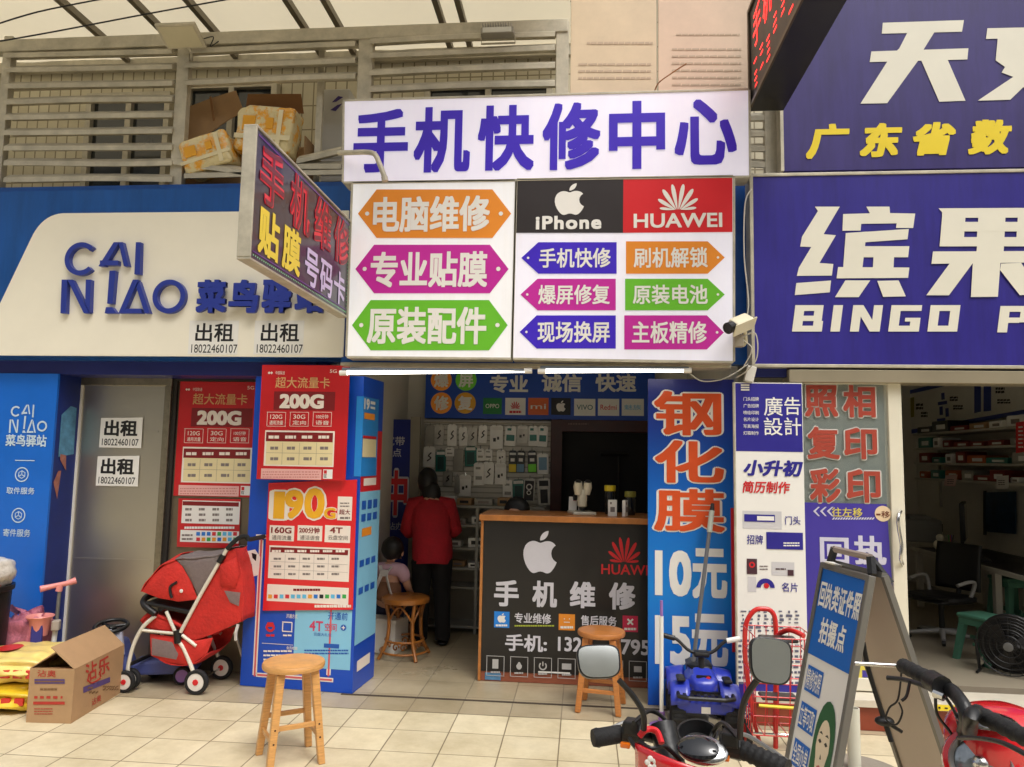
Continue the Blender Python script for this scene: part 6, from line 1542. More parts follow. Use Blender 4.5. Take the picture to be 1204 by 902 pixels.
on_face(fp, 'faint_print', mat('brown_carton_ink', (120, 88, 56), .8), lambda mb, p: (bars(mb, p, 47, 809, 68, 812, 1, .0, .7, seed=2), bars(mb, p, 41, 800.2, 75, 802.5, 1, .0009, .8, seed=1)))
on_face(rp_, 'red_print', M_cred, lambda mb, p: (text(mb, p, '沾', (100, 782, 102+12, 775, 114, 797, 102, 803), .0, .012, fat=.01), text(mb, p, '乐', (115, 776, 129, 770, 129, 789, 116, 796), .0, .012, fat=.01), mb.tube(spline([(*p.L(x, y), .0) for x, y in ((103, 799), (108, 803), (118, 797), (117, 790))], 5), .004, 4), text(mb, p, '沾奥', (108, 822, 119, 816, 119, 824, 108, 830), .0, .012)))
on_face(rp_, 'violet_print', M_cvio, lambda mb, p: mb.poly(p.Q((98, 808, 129.5, 796, 129.5, 802, 98, 815)), .0))
on_face(rp_, 'faint_print', mat('brown_carton_ink'), lambda mb, p: (bars(mb, p, 103, 807.5, 110, 810, 1, .001, .7), bars(mb, p, 105, 812, 116, 816, 1, .0, .5, seed=3), bars(mb, p, 121, 806, 140, 812, 2, .0, .4, seed=4)))

# ---- printed sacks, pink bag, bin at the left edge
M_sackr = mat('sack_print', (206, 44, 34), .35, var=.25, scale=5, coat=.4, bump=.2)
M_sacky = mat('sack_yellow', (232, 206, 120), .4, var=.15, scale=5, coat=.4, bump=.2)
def sack(c, lb, z, rz, mtop, w=.30, d=.24, h=.085):
    s = thing('printed_sack', lb, 'sack', (c[0], c[1], z), rz, 'printed sacks by the carton')
    m = MB(); pillow(m, (0, 0, h), w, d, h, .62, seed=int(z*100)+3, n=48, m=30, wr=1.6)
    m.build('sack', mtop, s, smooth=60)
    m = MB(); m.poly([(-.1+w*.2*math.cos(a)*1.2, w*.3*math.sin(a)) for a in [i/10*6.283 for i in range(10)]], h*2.02, h*2.03); m.build('printed_patch', M_sackr if mtop is not M_sackr else M_sacky, s)
    m = MB()
    for i in range(3): m.box(.02+i*.075, .07+i*.075, -d-.006, -d+.01, h*.7, h*1.25)
    m.build('printed_marks', M_yellow if mtop is M_sackr else M_sackr, s)
    return s
c = onZ(2, 838)
sack((c.x-.03, c.y+.20), 'lower yellow and red printed sack flat on the tiles', .002, .15, mat('sack_amber', (226, 190, 40), .35, var=.3, scale=5, coat=.4, bump=.2), .31, .25, .075)
sack((c.x-.05, c.y+.22), 'upper cream and red printed sack lying on the amber one', .145, .1, M_sacky, .30, .25, .085)
c = onZ(18, 806); c2 = onY(18, 752, c.y)
t = thing('plastic_bag', 'translucent pink plastic bag bulging behind the printed sacks', 'bag', (c.x-.03, c.y+.10, .002))
M_pinkb = mat('pink_film', (206, 118, 136), .35, var=.35, scale=14, coat=.2, bump=.9, alpha=.9, streak=(3, 3, 1))
m = MB(); pillow(m, (0, 0, .215), .155, .13, .215, .55, seed=5, n=48, m=32, wr=1.5); m.build('bag', M_pinkb, t, smooth=60)
m = MB(); m.surf(lambda u, v: ((u-.5)*(.20+.10*v)+.02*math.sin(v*5), .02*math.sin(u*17), .415+.06*v+.02*math.sin(u*9)), 20, 6); m.build('gathered_neck', M_pinkb, t, smooth=60)
c = onZ(-14, 806); t = thing('trash_bin', 'black bin at the left edge with a white bag heaped on top', 'bin', (c.x-.02, c.y-.1, .002))
MB().lathe([(.15, 0), (.17, .62), (.185, .63), (.185, .66), (.165, .66), (.15, .1)], caps=True).build('bin_body', M_black, t, smooth=40)
for k, y in enumerate((.1,)): pass
m = MB(); pillow(m, (.03, 0, .74), .15, .13, .10, .7, seed=9); m.build('bag_heap', mat('white_film', (222, 216, 206), .3, var=.2, scale=10, coat=.4, bump=.6), t, smooth=60)
m = MB(); m.hexa([(.05, -.16, .64), (.19, -.14, .62), (.19, -.12, .62), (.05, -.14, .64)], [(.06, -.15, .73), (.20, -.1, .68), (.20, -.08, .68), (.06, -.13, .73)]); m.build('brown_scrap', mat('reddish_scrap', (140, 90, 76), .7, var=.3), t)
c = onZ(2, 806); t = thing('yellow_packet', 'small yellow packet standing behind the pink bag at the left edge', 'packet', (c.x-.10, c.y+.30, .002))
m = MB(); pillow(m, (0, 0, .42), .10, .05, .42, .5, seed=2); m.build('packet', M_yellow, t, smooth=60); m = MB(); m.box(-.06, .06, -.054, -.048, .55, .7); m.build('printed_patch', M_sackr, t)

# ---- pink kick scooter
c = onZ(57, 776); c.z = .002
t = thing('kick_scooter', 'small pink kick scooter with white stem against the navy pillar return', 'scooter', (onY(60, 776, 4.86).x, 4.86, .002), R(20))
M_pk = mat('pink_plastic', (230, 146, 140), .4, var=.08); M_lil = mat('lilac_plastic', (150, 110, 180), .4, var=.1)
z_ = onY(68, 692, 4.86).z
MB().tube([(0, 0, .12), (.015, 0, z_-.22)], .017, 10).build('stem', M_white, t, smooth=60)
MB().tube([(.015, 0, z_-.24), (.02, 0, z_)], .012, 8).build('upper_stem', M_grey, t, smooth=60)
m = MB(); m.tube([(-.09, -.03, z_+.0), (-.03, 0, z_+.012), (.06, .0, z_+.03), (.11, .02, z_+.045)], [.022, .017, .017, .024], 10); m.build('handlebar', M_pk, t, smooth=60)
MB().tube([(.015, 0, z_-.02), (.02, 0, z_+.02)], .021, 10).build('clamp', M_pk, t)
m = MB(); m.lathe([(.050, .0), (.065, .10), (.085, .125), (.082, .13), (.06, .105), (.045, .012)], (-.075, -.03, z_-.30)); m.build('basket', M_pk, t, smooth=50)
m = MB(); m.cbox((.02, -.02, z_-.24), .05, .05, .07); m.build('basket_bracket', mat('grey_plastic', (170, 160, 150), .5), t, bevel=.01)
m = MB(); m.hexa([(-.03, -.05, .06), (.45, -.055, .06), (.45, .055, .06), (-.03, .05, .06)], [(-.03, -.05, .085), (.45, -.055, .085), (.45, .055, .085), (-.03, .05, .085)]); m.build('deck', M_lil, t, bevel=.01)
MB().lathe([(.035, .08), (.045, .12), (.03, .17)], (0, 0, 0)).build('steering_head', M_lil, t, smooth=50)
for x, y in ((-.02, -.07), (-.02, .07), (.44, 0)): wheel(t, (x, y, .052), .05, .03, M_rubber, M_lil, None)
for y in (-.1,): m = MB(); m.box(-.11, -.04, -.085, -.06, z_-.45, z_-.18); m.build('toy_bag', mat('indigo_cloth', (50, 50, 130), .7), t, bevel=.01)

# ---- toy ride-on with steering wheel, behind the carton
c = onZ(128, 803); t = thing('ride_on_toy', 'blue and grey ride on toy with black steering wheel behind the carton', 'toy car', (c.x, c.y+.03, .002), R(15))
zt_ = onY(130, 733, c.y).z
m = MB(); m.hexa([(-.10, -.10, .10), (.14, -.10, .08), (.14, .10, .08), (-.10, .10, .10)], [(-.05, -.07, zt_-.09), (.07, -.07, zt_-.11), (.07, .07, zt_-.11), (-.05, .07, zt_-.09)]); m.build('dashboard', mat('slate_blue_plastic', (80, 90, 150), .4, var=.15), t, bevel=.015)
m = MB(); m.hexa([(-.08, -.112, .22), (.10, -.112, .20), (.10, -.09, .20), (-.08, -.09, .22)], [(-.04, -.088, .36), (.07, -.088, .34), (.07, -.06, .34), (-.04, -.06, .36)]); m.build('sticker_panel', mat('pale_toy_panel', (180, 180, 196), .4, var=.2, scale=30), t)
MB().tube([(0, 0, zt_-.12), (-.02, -.02, zt_-.03)], .02, 8).build('column', M_black, t)
m = MB(); m.tube([(-.02+.10*math.cos(R(15*i)), -.02+.10*math.sin(R(15*i)), zt_-.02+.02*math.sin(R(15*i))) for i in range(24)], .013, 8, closed=True)
w_ = m.build('steering_wheel', M_black, t, smooth=60)
m = MB(); m.ball((-.02, -.02, zt_-.03), (.04, .04, .02)); [m.tube([(-.02, -.02, zt_-.025), (-.02+.1*math.cos(a), -.02+.1*math.sin(a), zt_-.02)], .012, 6) for a in (.3, 2.4, 4.6)]; m.build('hub', M_black, w_, smooth=60)
m = MB(); m.hexa([(.14, -.11, .06), (.55, -.12, .06), (.55, .12, .06), (.14, .11, .06)], [(.14, -.10, .14), (.55, -.11, .18), (.55, .11, .18), (.14, .10, .14)]); m.build('seat', mat('slate_blue_plastic'), t, bevel=.02)
for x in (0, .48):
    for y in (-.13, .13): wheel(t, (x, y, .06), .058, .04, M_rubber, M_lil, None)
m = MB(); m.hexa([(-.22, -.10, .12), (-.08, -.10, .12), (-.08, .10, .12), (-.22, .10, .12)], [(-.22, -.08, .22), (-.08, -.08, .30), (-.08, .08, .30), (-.22, .08, .22)]); m.build('bonnet', M_gad, t, bevel=.02)

# ---- poles leaning by the banner
a_ = onZ(806, 842); b_ = onY(838, 592, 4.93)
t = thing('mop_pole', 'grey mop pole with pale grip leaning on the film banner', 'mop', (a_.x, a_.y-.1, .004)); o = Vector(t.location)
d_ = b_-o
MB().tube([(0, 0, .08), d_*.93], .0125, 10).build('pole', mat('grey_pole', (120, 120, 122), .35, .4), t, smooth=60)
MB().tube([d_*.86, d_*.965], .017, 10).build('grip', mat('pale_grip', (176, 182, 170), .5), t, smooth=60); MB().tube([d_*.965, d_], [.016, .010], 10).build('end_cap', M_black, t)
m = MB(); m.box(-.12, .12, -.03, .03, .0, .05); m.build('mop_head', mat('mop_grey', (120, 118, 112), .9, bump=.5), t, bevel=.01)
a_ = onZ(778, 856); b_ = onY(779, 707, a_.y)
t = thing('toy_pole', 'white toy pole with lilac ends standing before the film banner', 'pole', (a_.x, a_.y, .004)); zt_ = b_.z
MB().tube([(0, 0, .06), (0, 0, zt_-.09)], .012, 10).build('tube', M_white, t, smooth=60); MB().tube([(0, 0, zt_-.09), (0, 0, zt_)], .009, 8).build('tip', M_lil, t)
m = MB(); m.lathe([(.07, 0), (.07, .015), (.02, .03), (.018, .09)]); m.build('foot', M_lil, t, smooth=40)

# ---- toy quad bike
c = onZ(828, 866); t = thing('toy_quad', 'blue toy quad bike with black rack parked before the film banner', 'toy quad', (c.x+.01, c.y+.16, .004), R(-92)); t.scale = (.84, .84, .86)
M_qb = mat('quad_blue_plastic', (42, 58, 172), .35, var=.12, coat=.3)
m = MB(); pillow(m, (0, 0, .27), .20, .11, .10, .6, seed=4); m.build('body', M_qb, t, smooth=50)
m = MB(); m.hexa([(.02, -.10, .26), (.20, -.12, .20), (.20, .12, .20), (.02, .10, .26)], [(.02, -.06, .40), (.14, -.08, .36), (.14, .08, .36), (.02, .06, .40)]); m.build('nose_cowl', M_qb, t, bevel=.02)
for s in (-1, 1):
    m = MB(); m.surf(lambda u, v: (.13+.13*math.cos(math.pi*(u*.9+.05)), s*(.10+.13*v), .20+.13*math.sin(math.pi*(u*.9+.05))-.02*v), 12, 4); m.build('front_fender', M_qb, t, smooth=60, solid=.012)
    m = MB(); m.surf(lambda u, v: (-.24+.13*math.cos(math.pi*(u*.9+.05)), s*(.10+.13*v), .20+.13*math.sin(math.pi*(u*.9+.05))-.02*v), 12, 4); m.build('rear_fender', M_qb, t, smooth=60, solid=.012)
    m = MB(); m.box(.08, .2, s*.155-.03, s*.155+.03, .335, .36); m.build('fender_pad', M_black, t, bevel=.012)
    for x in (.15, -.24):
        m = MB(); prof = [(.055, -.045), (.10, -.05), (.115, -.03), (.118, 0), (.115, .03), (.10, .05), (.055, .045), (.055, -.045)]
        m.lathe(prof, (x, s*.175, .119), (0, 1, 0), 24, False)
        for k in range(16): a = k*math.pi/8; m.cbox((x+.117*math.cos(a), s*.175, .119+.117*math.sin(a)), .014, .085, .014)
        w_ = m.build('wheel', M_rubber, t, smooth=30)
        m = MB(); m.lathe([(.0001, -.02), (.056, -.03), (.056, .03), (.0001, .02)], (x, s*.175, .119), (0, 1, 0), 20, False); m.build('rim', mat('silver_plastic', (170, 170, 176), .4), w_, smooth=40)
m = MB()
for i in range(7): m.box(.235, .29, -.15+i*.046, -.128+i*.046, .262, .278)
m.tube([(.20, -.18, .275), (.29, -.18, .27), (.315, -.12, .268), (.315, .12, .268), (.29, .18, .27), (.20, .18, .275)], .014, 8); m.box(.19, .215, -.19, .19, .262, .285)
m.build('front_rack', M_black, t)
m = MB(); m.box(.20, .25, -.19, .19, .15, .24); m.build('bumper', M_qb, t, bevel=.02)
m = MB(); m.box(.251, .256, -.03, .03, .16, .20); m.build('badge', M_white, t)
MB().tube([(.04, 0, .34), (.0, 0, .48)], .022, 10).build('steering_column', M_black, t)
P = [(-.02, -.26, .585), (-.02, -.17, .565), (.0, -.07, .49), (.0, .07, .49), (-.02, .17, .565), (-.02, .26, .585)]
MB().tube(spline(P, 4), .0115, 8).build('handlebar', M_black, t, smooth=60)
for s, mm in ((-1, mat('lilac_plastic')), (1, M_black)): MB().tube([(-.02, s*.18, .568), (-.02, s*.27, .588)], .018, 10).build('grip', M_white if s > 0 else M_black, t, smooth=50)
m = MB(); m.box(-.03, .05, -.055, .055, .46, .50); m.build('bar_pad', M_black, t, bevel=.015)
m = MB(); m.box(.139, .147, -.05, .05, .335, .372); m.build('cowl_sticker', M_ink, t); m = MB(); m.ball((.148, .03, .352), (.004, .016, .016)); m.build('red_sticker', M_red, t)
m = MB(); pillow(m, (-.16, 0, .36), .13, .09, .035, .6); m.build('seat', M_black, t, smooth=60)

# ---- red shopping trolley
YT = onZ(905, 884).y+.06
TP = FY(YT, 895, 884); TP.o.z = .002
t = TP.thing('shopping_trolley', 'red tube shopping trolley with wire basket before the white board', 'trolley')
M_tr = mat('red_enamel_tube', (206, 36, 34), .3, var=.1, coat=.4)
T3 = lambda x, y, n=0: (*TP.L(x, y, n), n)
MB().tube(spline([T3(880, 806), T3(876, 770), T3(877, 735), T3(886, 719), T3(896, 716), T3(907, 719), T3(912, 736), T3(912, 800), T3(912, 886)], 5), .0135, 10).build('back_frame', M_tr, t, smooth=60)
MB().tube([T3(880, 804), T3(887, 850), T3(893, 872)], .011, 8).build('side_frame', M_tr, t, smooth=60)
MB().tube(spline([T3(912, 754), T3(916, 746, .03), T3(926, 741, .09), T3(936, 743, .15), T3(945, 748, .2)], 5), .0135, 10).build('handle', M_tr, t, smooth=60)
m = MB(); ux0, vy1 = TP.L(874, 735); ux1, vy0 = TP.L(943, 852); w_ = ux1-ux0; hgt = vy1-vy0
def frame_(v, n1): return [(ux0, v, 0), (ux1, v, 0), (ux1, v, n1), (ux0, v, n1)]
for i in range(6):
    v = vy0+hgt*i/5; nn = .20+.10*i/5; m.tube(frame_(v, nn), .0035, 5, closed=True)
for i in range(6):
    u = ux0+w_*i/5; m.tube([(u, vy0, .20), (u, vy1, .30)], .0028, 4); m.tube([(u, vy0, 0), (u, vy1, 0)], .0028, 4); m.tube([(u, vy0, .0), (u, vy0, .20)], .0028, 4)
for i in range(1, 4):
    for u in (ux0, ux1): m.tube([(u, vy0, .20*i/4), (u, vy1, .30*i/4)], .0028, 4)
m.build('wire_basket', M_tr, t)
for u in (ux0+.01, ux1-.01): wheel(t, (u, .075, .02), .073, .03, M_rubber, M_tr, None, (1, 0, 0))
MB().tube([(ux0, .075, .02), (ux1, .075, .02)], .008, 8).build('axle', M_chrome, t)
for y in (743, 809): m = MB(); a = TP.L(888, y); b = TP.L(930, y+6); m.poly([(a[0], b[1]), (b[0], b[1]), (b[0], a[1]), (a[0], a[1])], .05, .16); m.build('grey_pad', M_gad, t, bevel=.01)
s_ = TP.L(905, 806); m = MB(); m.tube([(ux0+.02, s_[1]-.03, .26), (ux1-.1, s_[1]-.035, .26)], .008, 6); m.build('bungee', M_yellow, t)

# ---- parasol base
c = onZ(985, 896); t = thing('parasol_base', 'round grey concrete parasol base with a pale plastic tube', 'parasol base', (1.33, 3.95, .001))
MB().lathe([(.24, 0), (.25, .02), (.24, .06), (.10, .075), (.0001, .076)], n=40).build('base', mat('base_concrete', (140, 132, 118), .9, var=.15, bump=.4, scale=8), t, smooth=30)
m = MB(); m.lathe([(.030, .07), (.030, .36), (.024, .36), (.024, .1)], n=20, caps=False); m.build('tube', mat('pale_pvc', (206, 204, 188), .45), t, smooth=40)
# ---- folding sign
TL, TR = Vector((1.0, 3.3, 1.139)), Vector((1.07, 2.945, 1.139)); BL, BR = Vector((.755, 3.25, .0)), Vector((.825, 2.897, .0))
base = (BL+BR)/2+Vector((.2, .04, 0))
PLa = PL(BL, BR-BL, TL-BL); hgt = (TL-BL).length; wid = (BR-BL).length
t = thing('folding_sign', 'grey framed folding sign with blue header and a green haired portrait', 'sign', M=PLa.M())
MB().poly([(.02, .02), (wid-.02, .02), (wid-.02, hgt-.02), (.02, hgt-.02)], -.012, 0).build('front_board', mat('sign_white', (228, 226, 222), .4, var=.04), t)
M_fr = mat('dull_silver_frame', (128, 126, 120), .4, .5, var=.1)
m = MB(); m.poly([(0, 0), (.022, 0), (.022, hgt), (0, hgt)], -.02, .008); m.poly([(wid-.022, 0), (wid, 0), (wid, hgt), (wid-.022, hgt)], -.02, .008); m.poly([(.022, hgt-.022), (wid-.022, hgt-.022), (wid-.022, hgt), (.022, hgt)], -.02, .008); m.poly([(.022, 0), (wid-.022, 0), (wid-.022, .022), (.022, .022)], -.02, .008)
m.build('front_frame', M_fr, t, bevel=.003)
iM = PLa.M().inverted()
RT0, RT1 = TL+Vector((.05, .01, 0)), TR+Vector((.05, .01, 0)); RB0, RB1 = RT0+Vector((.37, .07, -1.139)), RT1+Vector((.37, .07, -1.139))
m = MB(); q = [iM@p for p in (RB0, RB1, RT1, RT0)]; nrm = iM.to_3x3()@((RB1-RB0).cross(RT0-RB0).normalized())
m.hexa([p-nrm*.012 for p in q], q); m.build('rear_board', mat('grey_board_back', (196, 182, 168), .5, var=.08, scale=2), t)
m = MB()
for a, b in ((q[0], q[3]), (q[1], q[2]), (q[3], q[2]), (q[0], q[1])): m.tube([a, b], .015, 4)
m.build('rear_frame', M_fr, t)
m = MB(); hx = [(.03, hgt+.005, -.02), (.05, hgt+.065, -.015), (wid-.05, hgt+.065, -.015), (wid-.03, hgt+.005, -.02)]
m.tube(hx[1:3], .014, 8); m.build('carry_handle', mat('brown_grey_plastic', (150, 136, 126), .5), t)
m = MB(); m.tube([hx[0], hx[1], (.06, hgt+.062, -.015)], .018, 6); m.tube([hx[3], hx[2]], .018, 6); m.tube([hx[2], iM@(RT1+Vector((.03, .02, -.03)))], .014, 6); m.build('hinge_strap', M_black, t)
m = MB(); m.lathe([(.03, 0), (.035, .006), (.0001, .012)], (.08, hgt+.002, -.005), (0, 1, 0)); m.build('latch', M_white, t)
pl = PLa
m = MB(); H4 = lambda *p: pl.Q(p)
v_h = pl.L(1000, 755)[1]; hb = hgt-.37
m.poly([(.023, hb), (wid-.023, hb), (wid-.023, hgt-.023), (.023, hgt-.023)], .002)
m.poly([(.023, .022), (wid-.023, .022), (wid-.023, .20), (.023, .26)], .0021)
for v in (.73-.02, .585-.02, .44-.02): m.poly([(.045, v-.055), (.165, v-.055), (.165, v+.045), (.045, v+.045)], .0022)
m.build('blue_field', mat('sign_blue', (18, 100, 190), .4, var=.06), t)
m = MB()
U_ = lambda u0, v0, u1, v1: [(u0, v0), (u1, v0), (u1, v1), (u0, v1)]
for i, ch in enumerate('回执类证件照'): text(m, pl, ch, U_(.035+i*.050, hgt-.175, .035+i*.050+.046, hgt-.075), .0032, .01, fat=.015)
for i, ch in enumerate('拍摄点'): text(m, pl, ch, U_(.085+i*.064, hgt-.31, .085+i*.064+.058, hgt-.21), .0032, .01, fat=.015)
for v, s_ in ((.71, '精修快照'), (.565, '立等可取'), (.42, '全国办单')): text(m, pl, s_, U_(.05, v-.045, .16, v+.035), .0034, .01)
text(m, pl, 'BINGO LOGO', U_(.035, .10, .28, .16), .0034, .012)
m.build('white_lettering', M_white, t)
# portrait
f0 = lambda pts: [(wid-.115+x*.082, .46+y*.155) for x, y in pts]
m = MB(); m.poly(f0([(-1.15, -1.9), (1.1, -1.9), (1.1, -1.3), (.85, -.5)]+[(.86*math.cos(a), .35+1.0*math.sin(a)) for a in [R(18*i) for i in range(11)]]+[(-.84, -.5), (-1.1, -1.2)]), .0025); m.build('portrait_hair', mat('portrait_green', (34, 92, 54), .5, var=.15), t)
m = MB(); m.poly(f0([(.56*math.cos(a)*(1-.18*(math.sin(a) < -.3)), .22+.80*math.sin(a)*(1.0 if math.sin(a) < 0 else .85)) for a in [i/20*6.283 for i in range(20)]]), .0032); m.poly(f0([(-.25, -.45), (.25, -.45), (.3, -1.05), (0, -1.45), (-.3, -1.05)]), .0030); m.build('portrait_face', mat('portrait_skin', (224, 208, 180), .5), t)
m = MB()
for x in (-.26, .26): m.poly(f0([(x-.15, .36), (x, .31), (x+.15, .36), (x, .42)]), .004); m.poly(f0([(x-.17, .54), (x+.17, .54), (x, .60)]), .004)
m.poly(f0([(-.03, .1), (.07, -.02), (-.05, -.03)]), .004); m.build('portrait_features', mat('portrait_dark', (50, 50, 44), .5), t)
m = MB(); m.poly(f0([(-.2, -.22), (0, -.32), (.2, -.22), (0, -.16)]), .004); m.build('portrait_lips', mat('portrait_lips', (190, 90, 84), .5), t)
# black strap knotted round its leg
t2 = thing('knotted_strap', 'black strap knotted round the folding sign leg', 'strap', (TR+RB1)/2+Vector((0, 0, 0))); o2 = Vector(t2.location)
fr_ = lambda f, dx=0, dz=0: TR.lerp(RB1, f)-o2+Vector((-.16+dx+.10*f, -.02, dz))
a_ = onY(1015, 755, 3.0)-o2; k_ = onY(1040, 848, 2.98)-o2; e_ = onY(1048, 872, 2.97)-o2
MB().tube(spline([a_, onY(1022, 790, 2.99)-o2, k_, e_], 5), .009, 6, ).build('strap', M_black, t2, smooth=60)
m = MB(); m.ball(k_, (.035, .025, .018)); m.tube([k_, k_+Vector((.06, 0, -.035))], .007, 6); m.build('knot', M_black, t2, smooth=60)
m = MB(); P = [onY(x, y, 2.95)-o2 for x, y in ((1060, 790), (1056, 822), (1046, 832), (1042, 846), (1054, 852), (1061, 838), (1057, 826))]; m.tube(spline(P, 5), .0035, 5); m.build('loose_end', M_black, t2, smooth=60)
# ================================================================== e-bikes in the foreground
M_cowl = mat('red_gloss_paint', (200, 24, 34), .18, var=.06, coat=.8)
M_ind = mat('orange_indicator', (240, 120, 20), .2, coat=.6)
def bike_rest(t, paint):
    """frame, forks, seat and wheels; +x is forward, root on the ground under the steering head"""
    MB().tube([(-.02, 0, .80), (.06, 0, .55)], .026, 10).build('head_tube', M_black, t, smooth=60)
    for s in (-1, 1): MB().tube([(.06, s*.035, .56), (.14, s*.055, .20)], .016, 8).build('fork', M_grey, t, smooth=60)
    for x in (.14, -.86):
        wh = wheel(t, (x, 0, .20), .20, .07, M_rubber, M_grey, M_black)
    MB().tube(spline([(.04, 0, .60), (-.10, 0, .36), (-.35, 0, .28), (-.70, 0, .34)], 5), .045, 10).build('frame', paint, t, smooth=60)
    MB().box(-.50, -.12, -.12, .12, .29, .33).build('foot_board', M_black, t, bevel=.015)
    m = MB(); pillow(m, (-.66, 0, .46), .17, .10, .11, .5); m.build('battery_box', paint, t, smooth=50)
    m = MB(); pillow(m, (-.66, 0, .64), .20, .12, .05, .6); m.build('seat', M_black, t, smooth=60)
    MB().tube([(-.66, 0, .5), (-.66, 0, .62)], .022, 8).build('seat_post', M_grey, t)
    m = MB(); m.surf(lambda u, v: (-.86+.23*math.cos(math.pi*(.1+.6*u)+.35), (v-.5)*.12, .20+.23*math.sin(math.pi*(.1+.6*u)+.35)), 10, 3); m.build('mudguard', M_black, t, smooth=60, solid=.008)
Lg, Rg = onZ(697, 868, .93), onZ(926, 905, .93)
hd = Vector((-(Rg-Lg).y, (Rg-Lg).x, 0)).normalized()
ctr = onZ(812, 888, .93)
t = thing('electric_bike', 'red electric bike with twin mirrors seen from behind its handlebar', 'electric bike', (ctr.x+hd.x*.02, ctr.y+hd.y*.02, 0), math.atan2(hd.y, hd.x))
q = lambda p: loc_in(t, p)
bike_rest(t, M_cowl)
cl = onZ(745, 862, .935); cr_ = onZ(860, 876, .945)
MB().tube([q(Lg), q(Lg.lerp(cl, .12)), q(Lg.lerp(cl, .15)), q(onZ(729, 863, .93))], [.018, .021, .0195, .0195], 14).build('grip', M_rubber, t, smooth=50)
gm = MB(); gp0, gp1 = q(cr_.lerp(Rg, .12)), q(Rg)
P = []; rs = []
for i in range(29): P.append(gp0.lerp(gp1, i/28)); rs.append(.0205 if i % 4 < 2 else .0185)
gm.tube(P, rs, 14); gm.build('grip', M_rubber, t, smooth=30)
MB().tube(spline([q(onZ(729, 863, .93)), q(cl), q(onZ(790, 872, .90)), q(onZ(835, 878, .90)), q(cr_), q(cr_.lerp(Rg, .15))], 4), .013, 10).build('handlebar', M_black, t, smooth=60)
for p, s, nm in ((cl, 1, 'switch_cluster'), (cr_, 1, 'switch_cluster')):
    pq = q(p); m = MB(); m.tube([pq+Vector((0, .024, 0)), pq-Vector((0, .022, 0))], [.025, .029], 12); m.cbox(pq+Vector((-.012, 0, .018)), .04, .035, .03); b_ = m.build(nm, M_black, t, bevel=.004)
    m = MB(); m.cbox(pq+Vector((-.030, .012, -.018)), .012, .022, .012); m.build('indicator_switch', M_ind, b_, bevel=.003)
# brake levers and red cable strap
MB().tube(spline([q(cl)+Vector((.03, 0, .01)), q(cl)+Vector((.07, .03, .0)), q(Lg)+Vector((.075, .0, -.012))], 5), .008, 6, flat=.6).build('brake_lever', M_grey, t, smooth=60)
MB().tube(spline([q(cr_)+Vector((.03, 0, .01)), q(cr_)+Vector((.07, -.03, .0)), q(Rg)+Vector((.075, .0, -.012))], 5), .008, 6, flat=.6).build('brake_lever', M_grey, t, smooth=60)
MB().tube(spline([q(onY(752, 866, 1.70)), q(onY(760, 858, 1.70)), q(onY(772, 860, 1.70)), q(onY(778, 874, 1.68))], 5), .007, 6).build('red_cable', M_red, t, smooth=60)
for k, P in enumerate(([(745, 850, 1.72), (765, 836, 1.8), (785, 850, 1.8), (795, 880, 1.75)], [(868, 868, 1.66), (850, 850, 1.75), (838, 862, 1.8), (830, 885, 1.75)], [(752, 872, 1.70), (766, 880, 1.68), (782, 878, 1.70), (800, 895, 1.70)], [(740, 868, 1.73), (752, 884, 1.70), (770, 890, 1.70), (775, 905, 1.72)])):
    MB().tube(spline([q(onY(*p)) for p in P], 6), .005, 6).build('cable', M_black, t, smooth=60)
# dash, cowl and the black tray ahead of it
dq = q(onY(820, 880, 1.70))
def ell(c, rx, ry, rz_, nm, mm, tilt=0, sm=60):
    m = MB(); m.T = Matrix.Translation(c)@Matrix.Rotation(tilt, 4, 'Y'); m.ball((0, 0, 0), (rx, ry, rz_), 24, 14); return m.build(nm, mm, t, smooth=sm)
ell(dq+Vector((-.012, -.012, .002)), .034, .054, .013, 'display_rim', M_chrome, R(-38))
ell(dq+Vector((-.0165, -.004, .006)), .030, .046, .012, 'display_screen', mat('glossy_screen', (18, 20, 24), .06, coat=1.0), R(-38))
m = MB(); m.surf(lambda u, v: dq+Vector((-.035-.05*(1-(2*u-1)**2)+.02*v, (.5-u)*.19+.03, +.016-.034*u-.19*v-.012*(2*u-1)**2)), 16, 10); cw = m.build('front_cowl', M_cowl, t, smooth=60, solid=.006)
m = MB()
for u, v in ((.22, .14), (.68, .30), (.45, .75), (.85, .7)):
    c = dq+Vector((-.035-.05*(1-(2*u-1)**2)+.02*v-.006, (.5-u)*.19+.03, +.016-.034*u-.16*v-.012*(2*u-1)**2))
    for k in range(5): m.ball(c+Vector((-.001, .009*math.cos(k*1.257), .009*math.sin(k*1.257))), (.002, .006, .006), 8, 6)
m.build('flower_decal', M_white, cw)
m = MB(); c = q(onY(820, 864, 1.86)); m.lathe([(.0001, -.05), (.035, -.045), (.046, .0), (.048, .008), (.043, .008), (.034, -.02), (.0001, -.025)], c, (-.35, 0, 1), 28, False); m.build('black_tray', M_black, t, smooth=50)
m = MB(); a = q(onY(779, 852, 1.8)); b_ = q(onY(790, 900, 1.75)); m.tube([a, b_], .03, 10); m.build('fork_shroud', M_black, t, smooth=50)
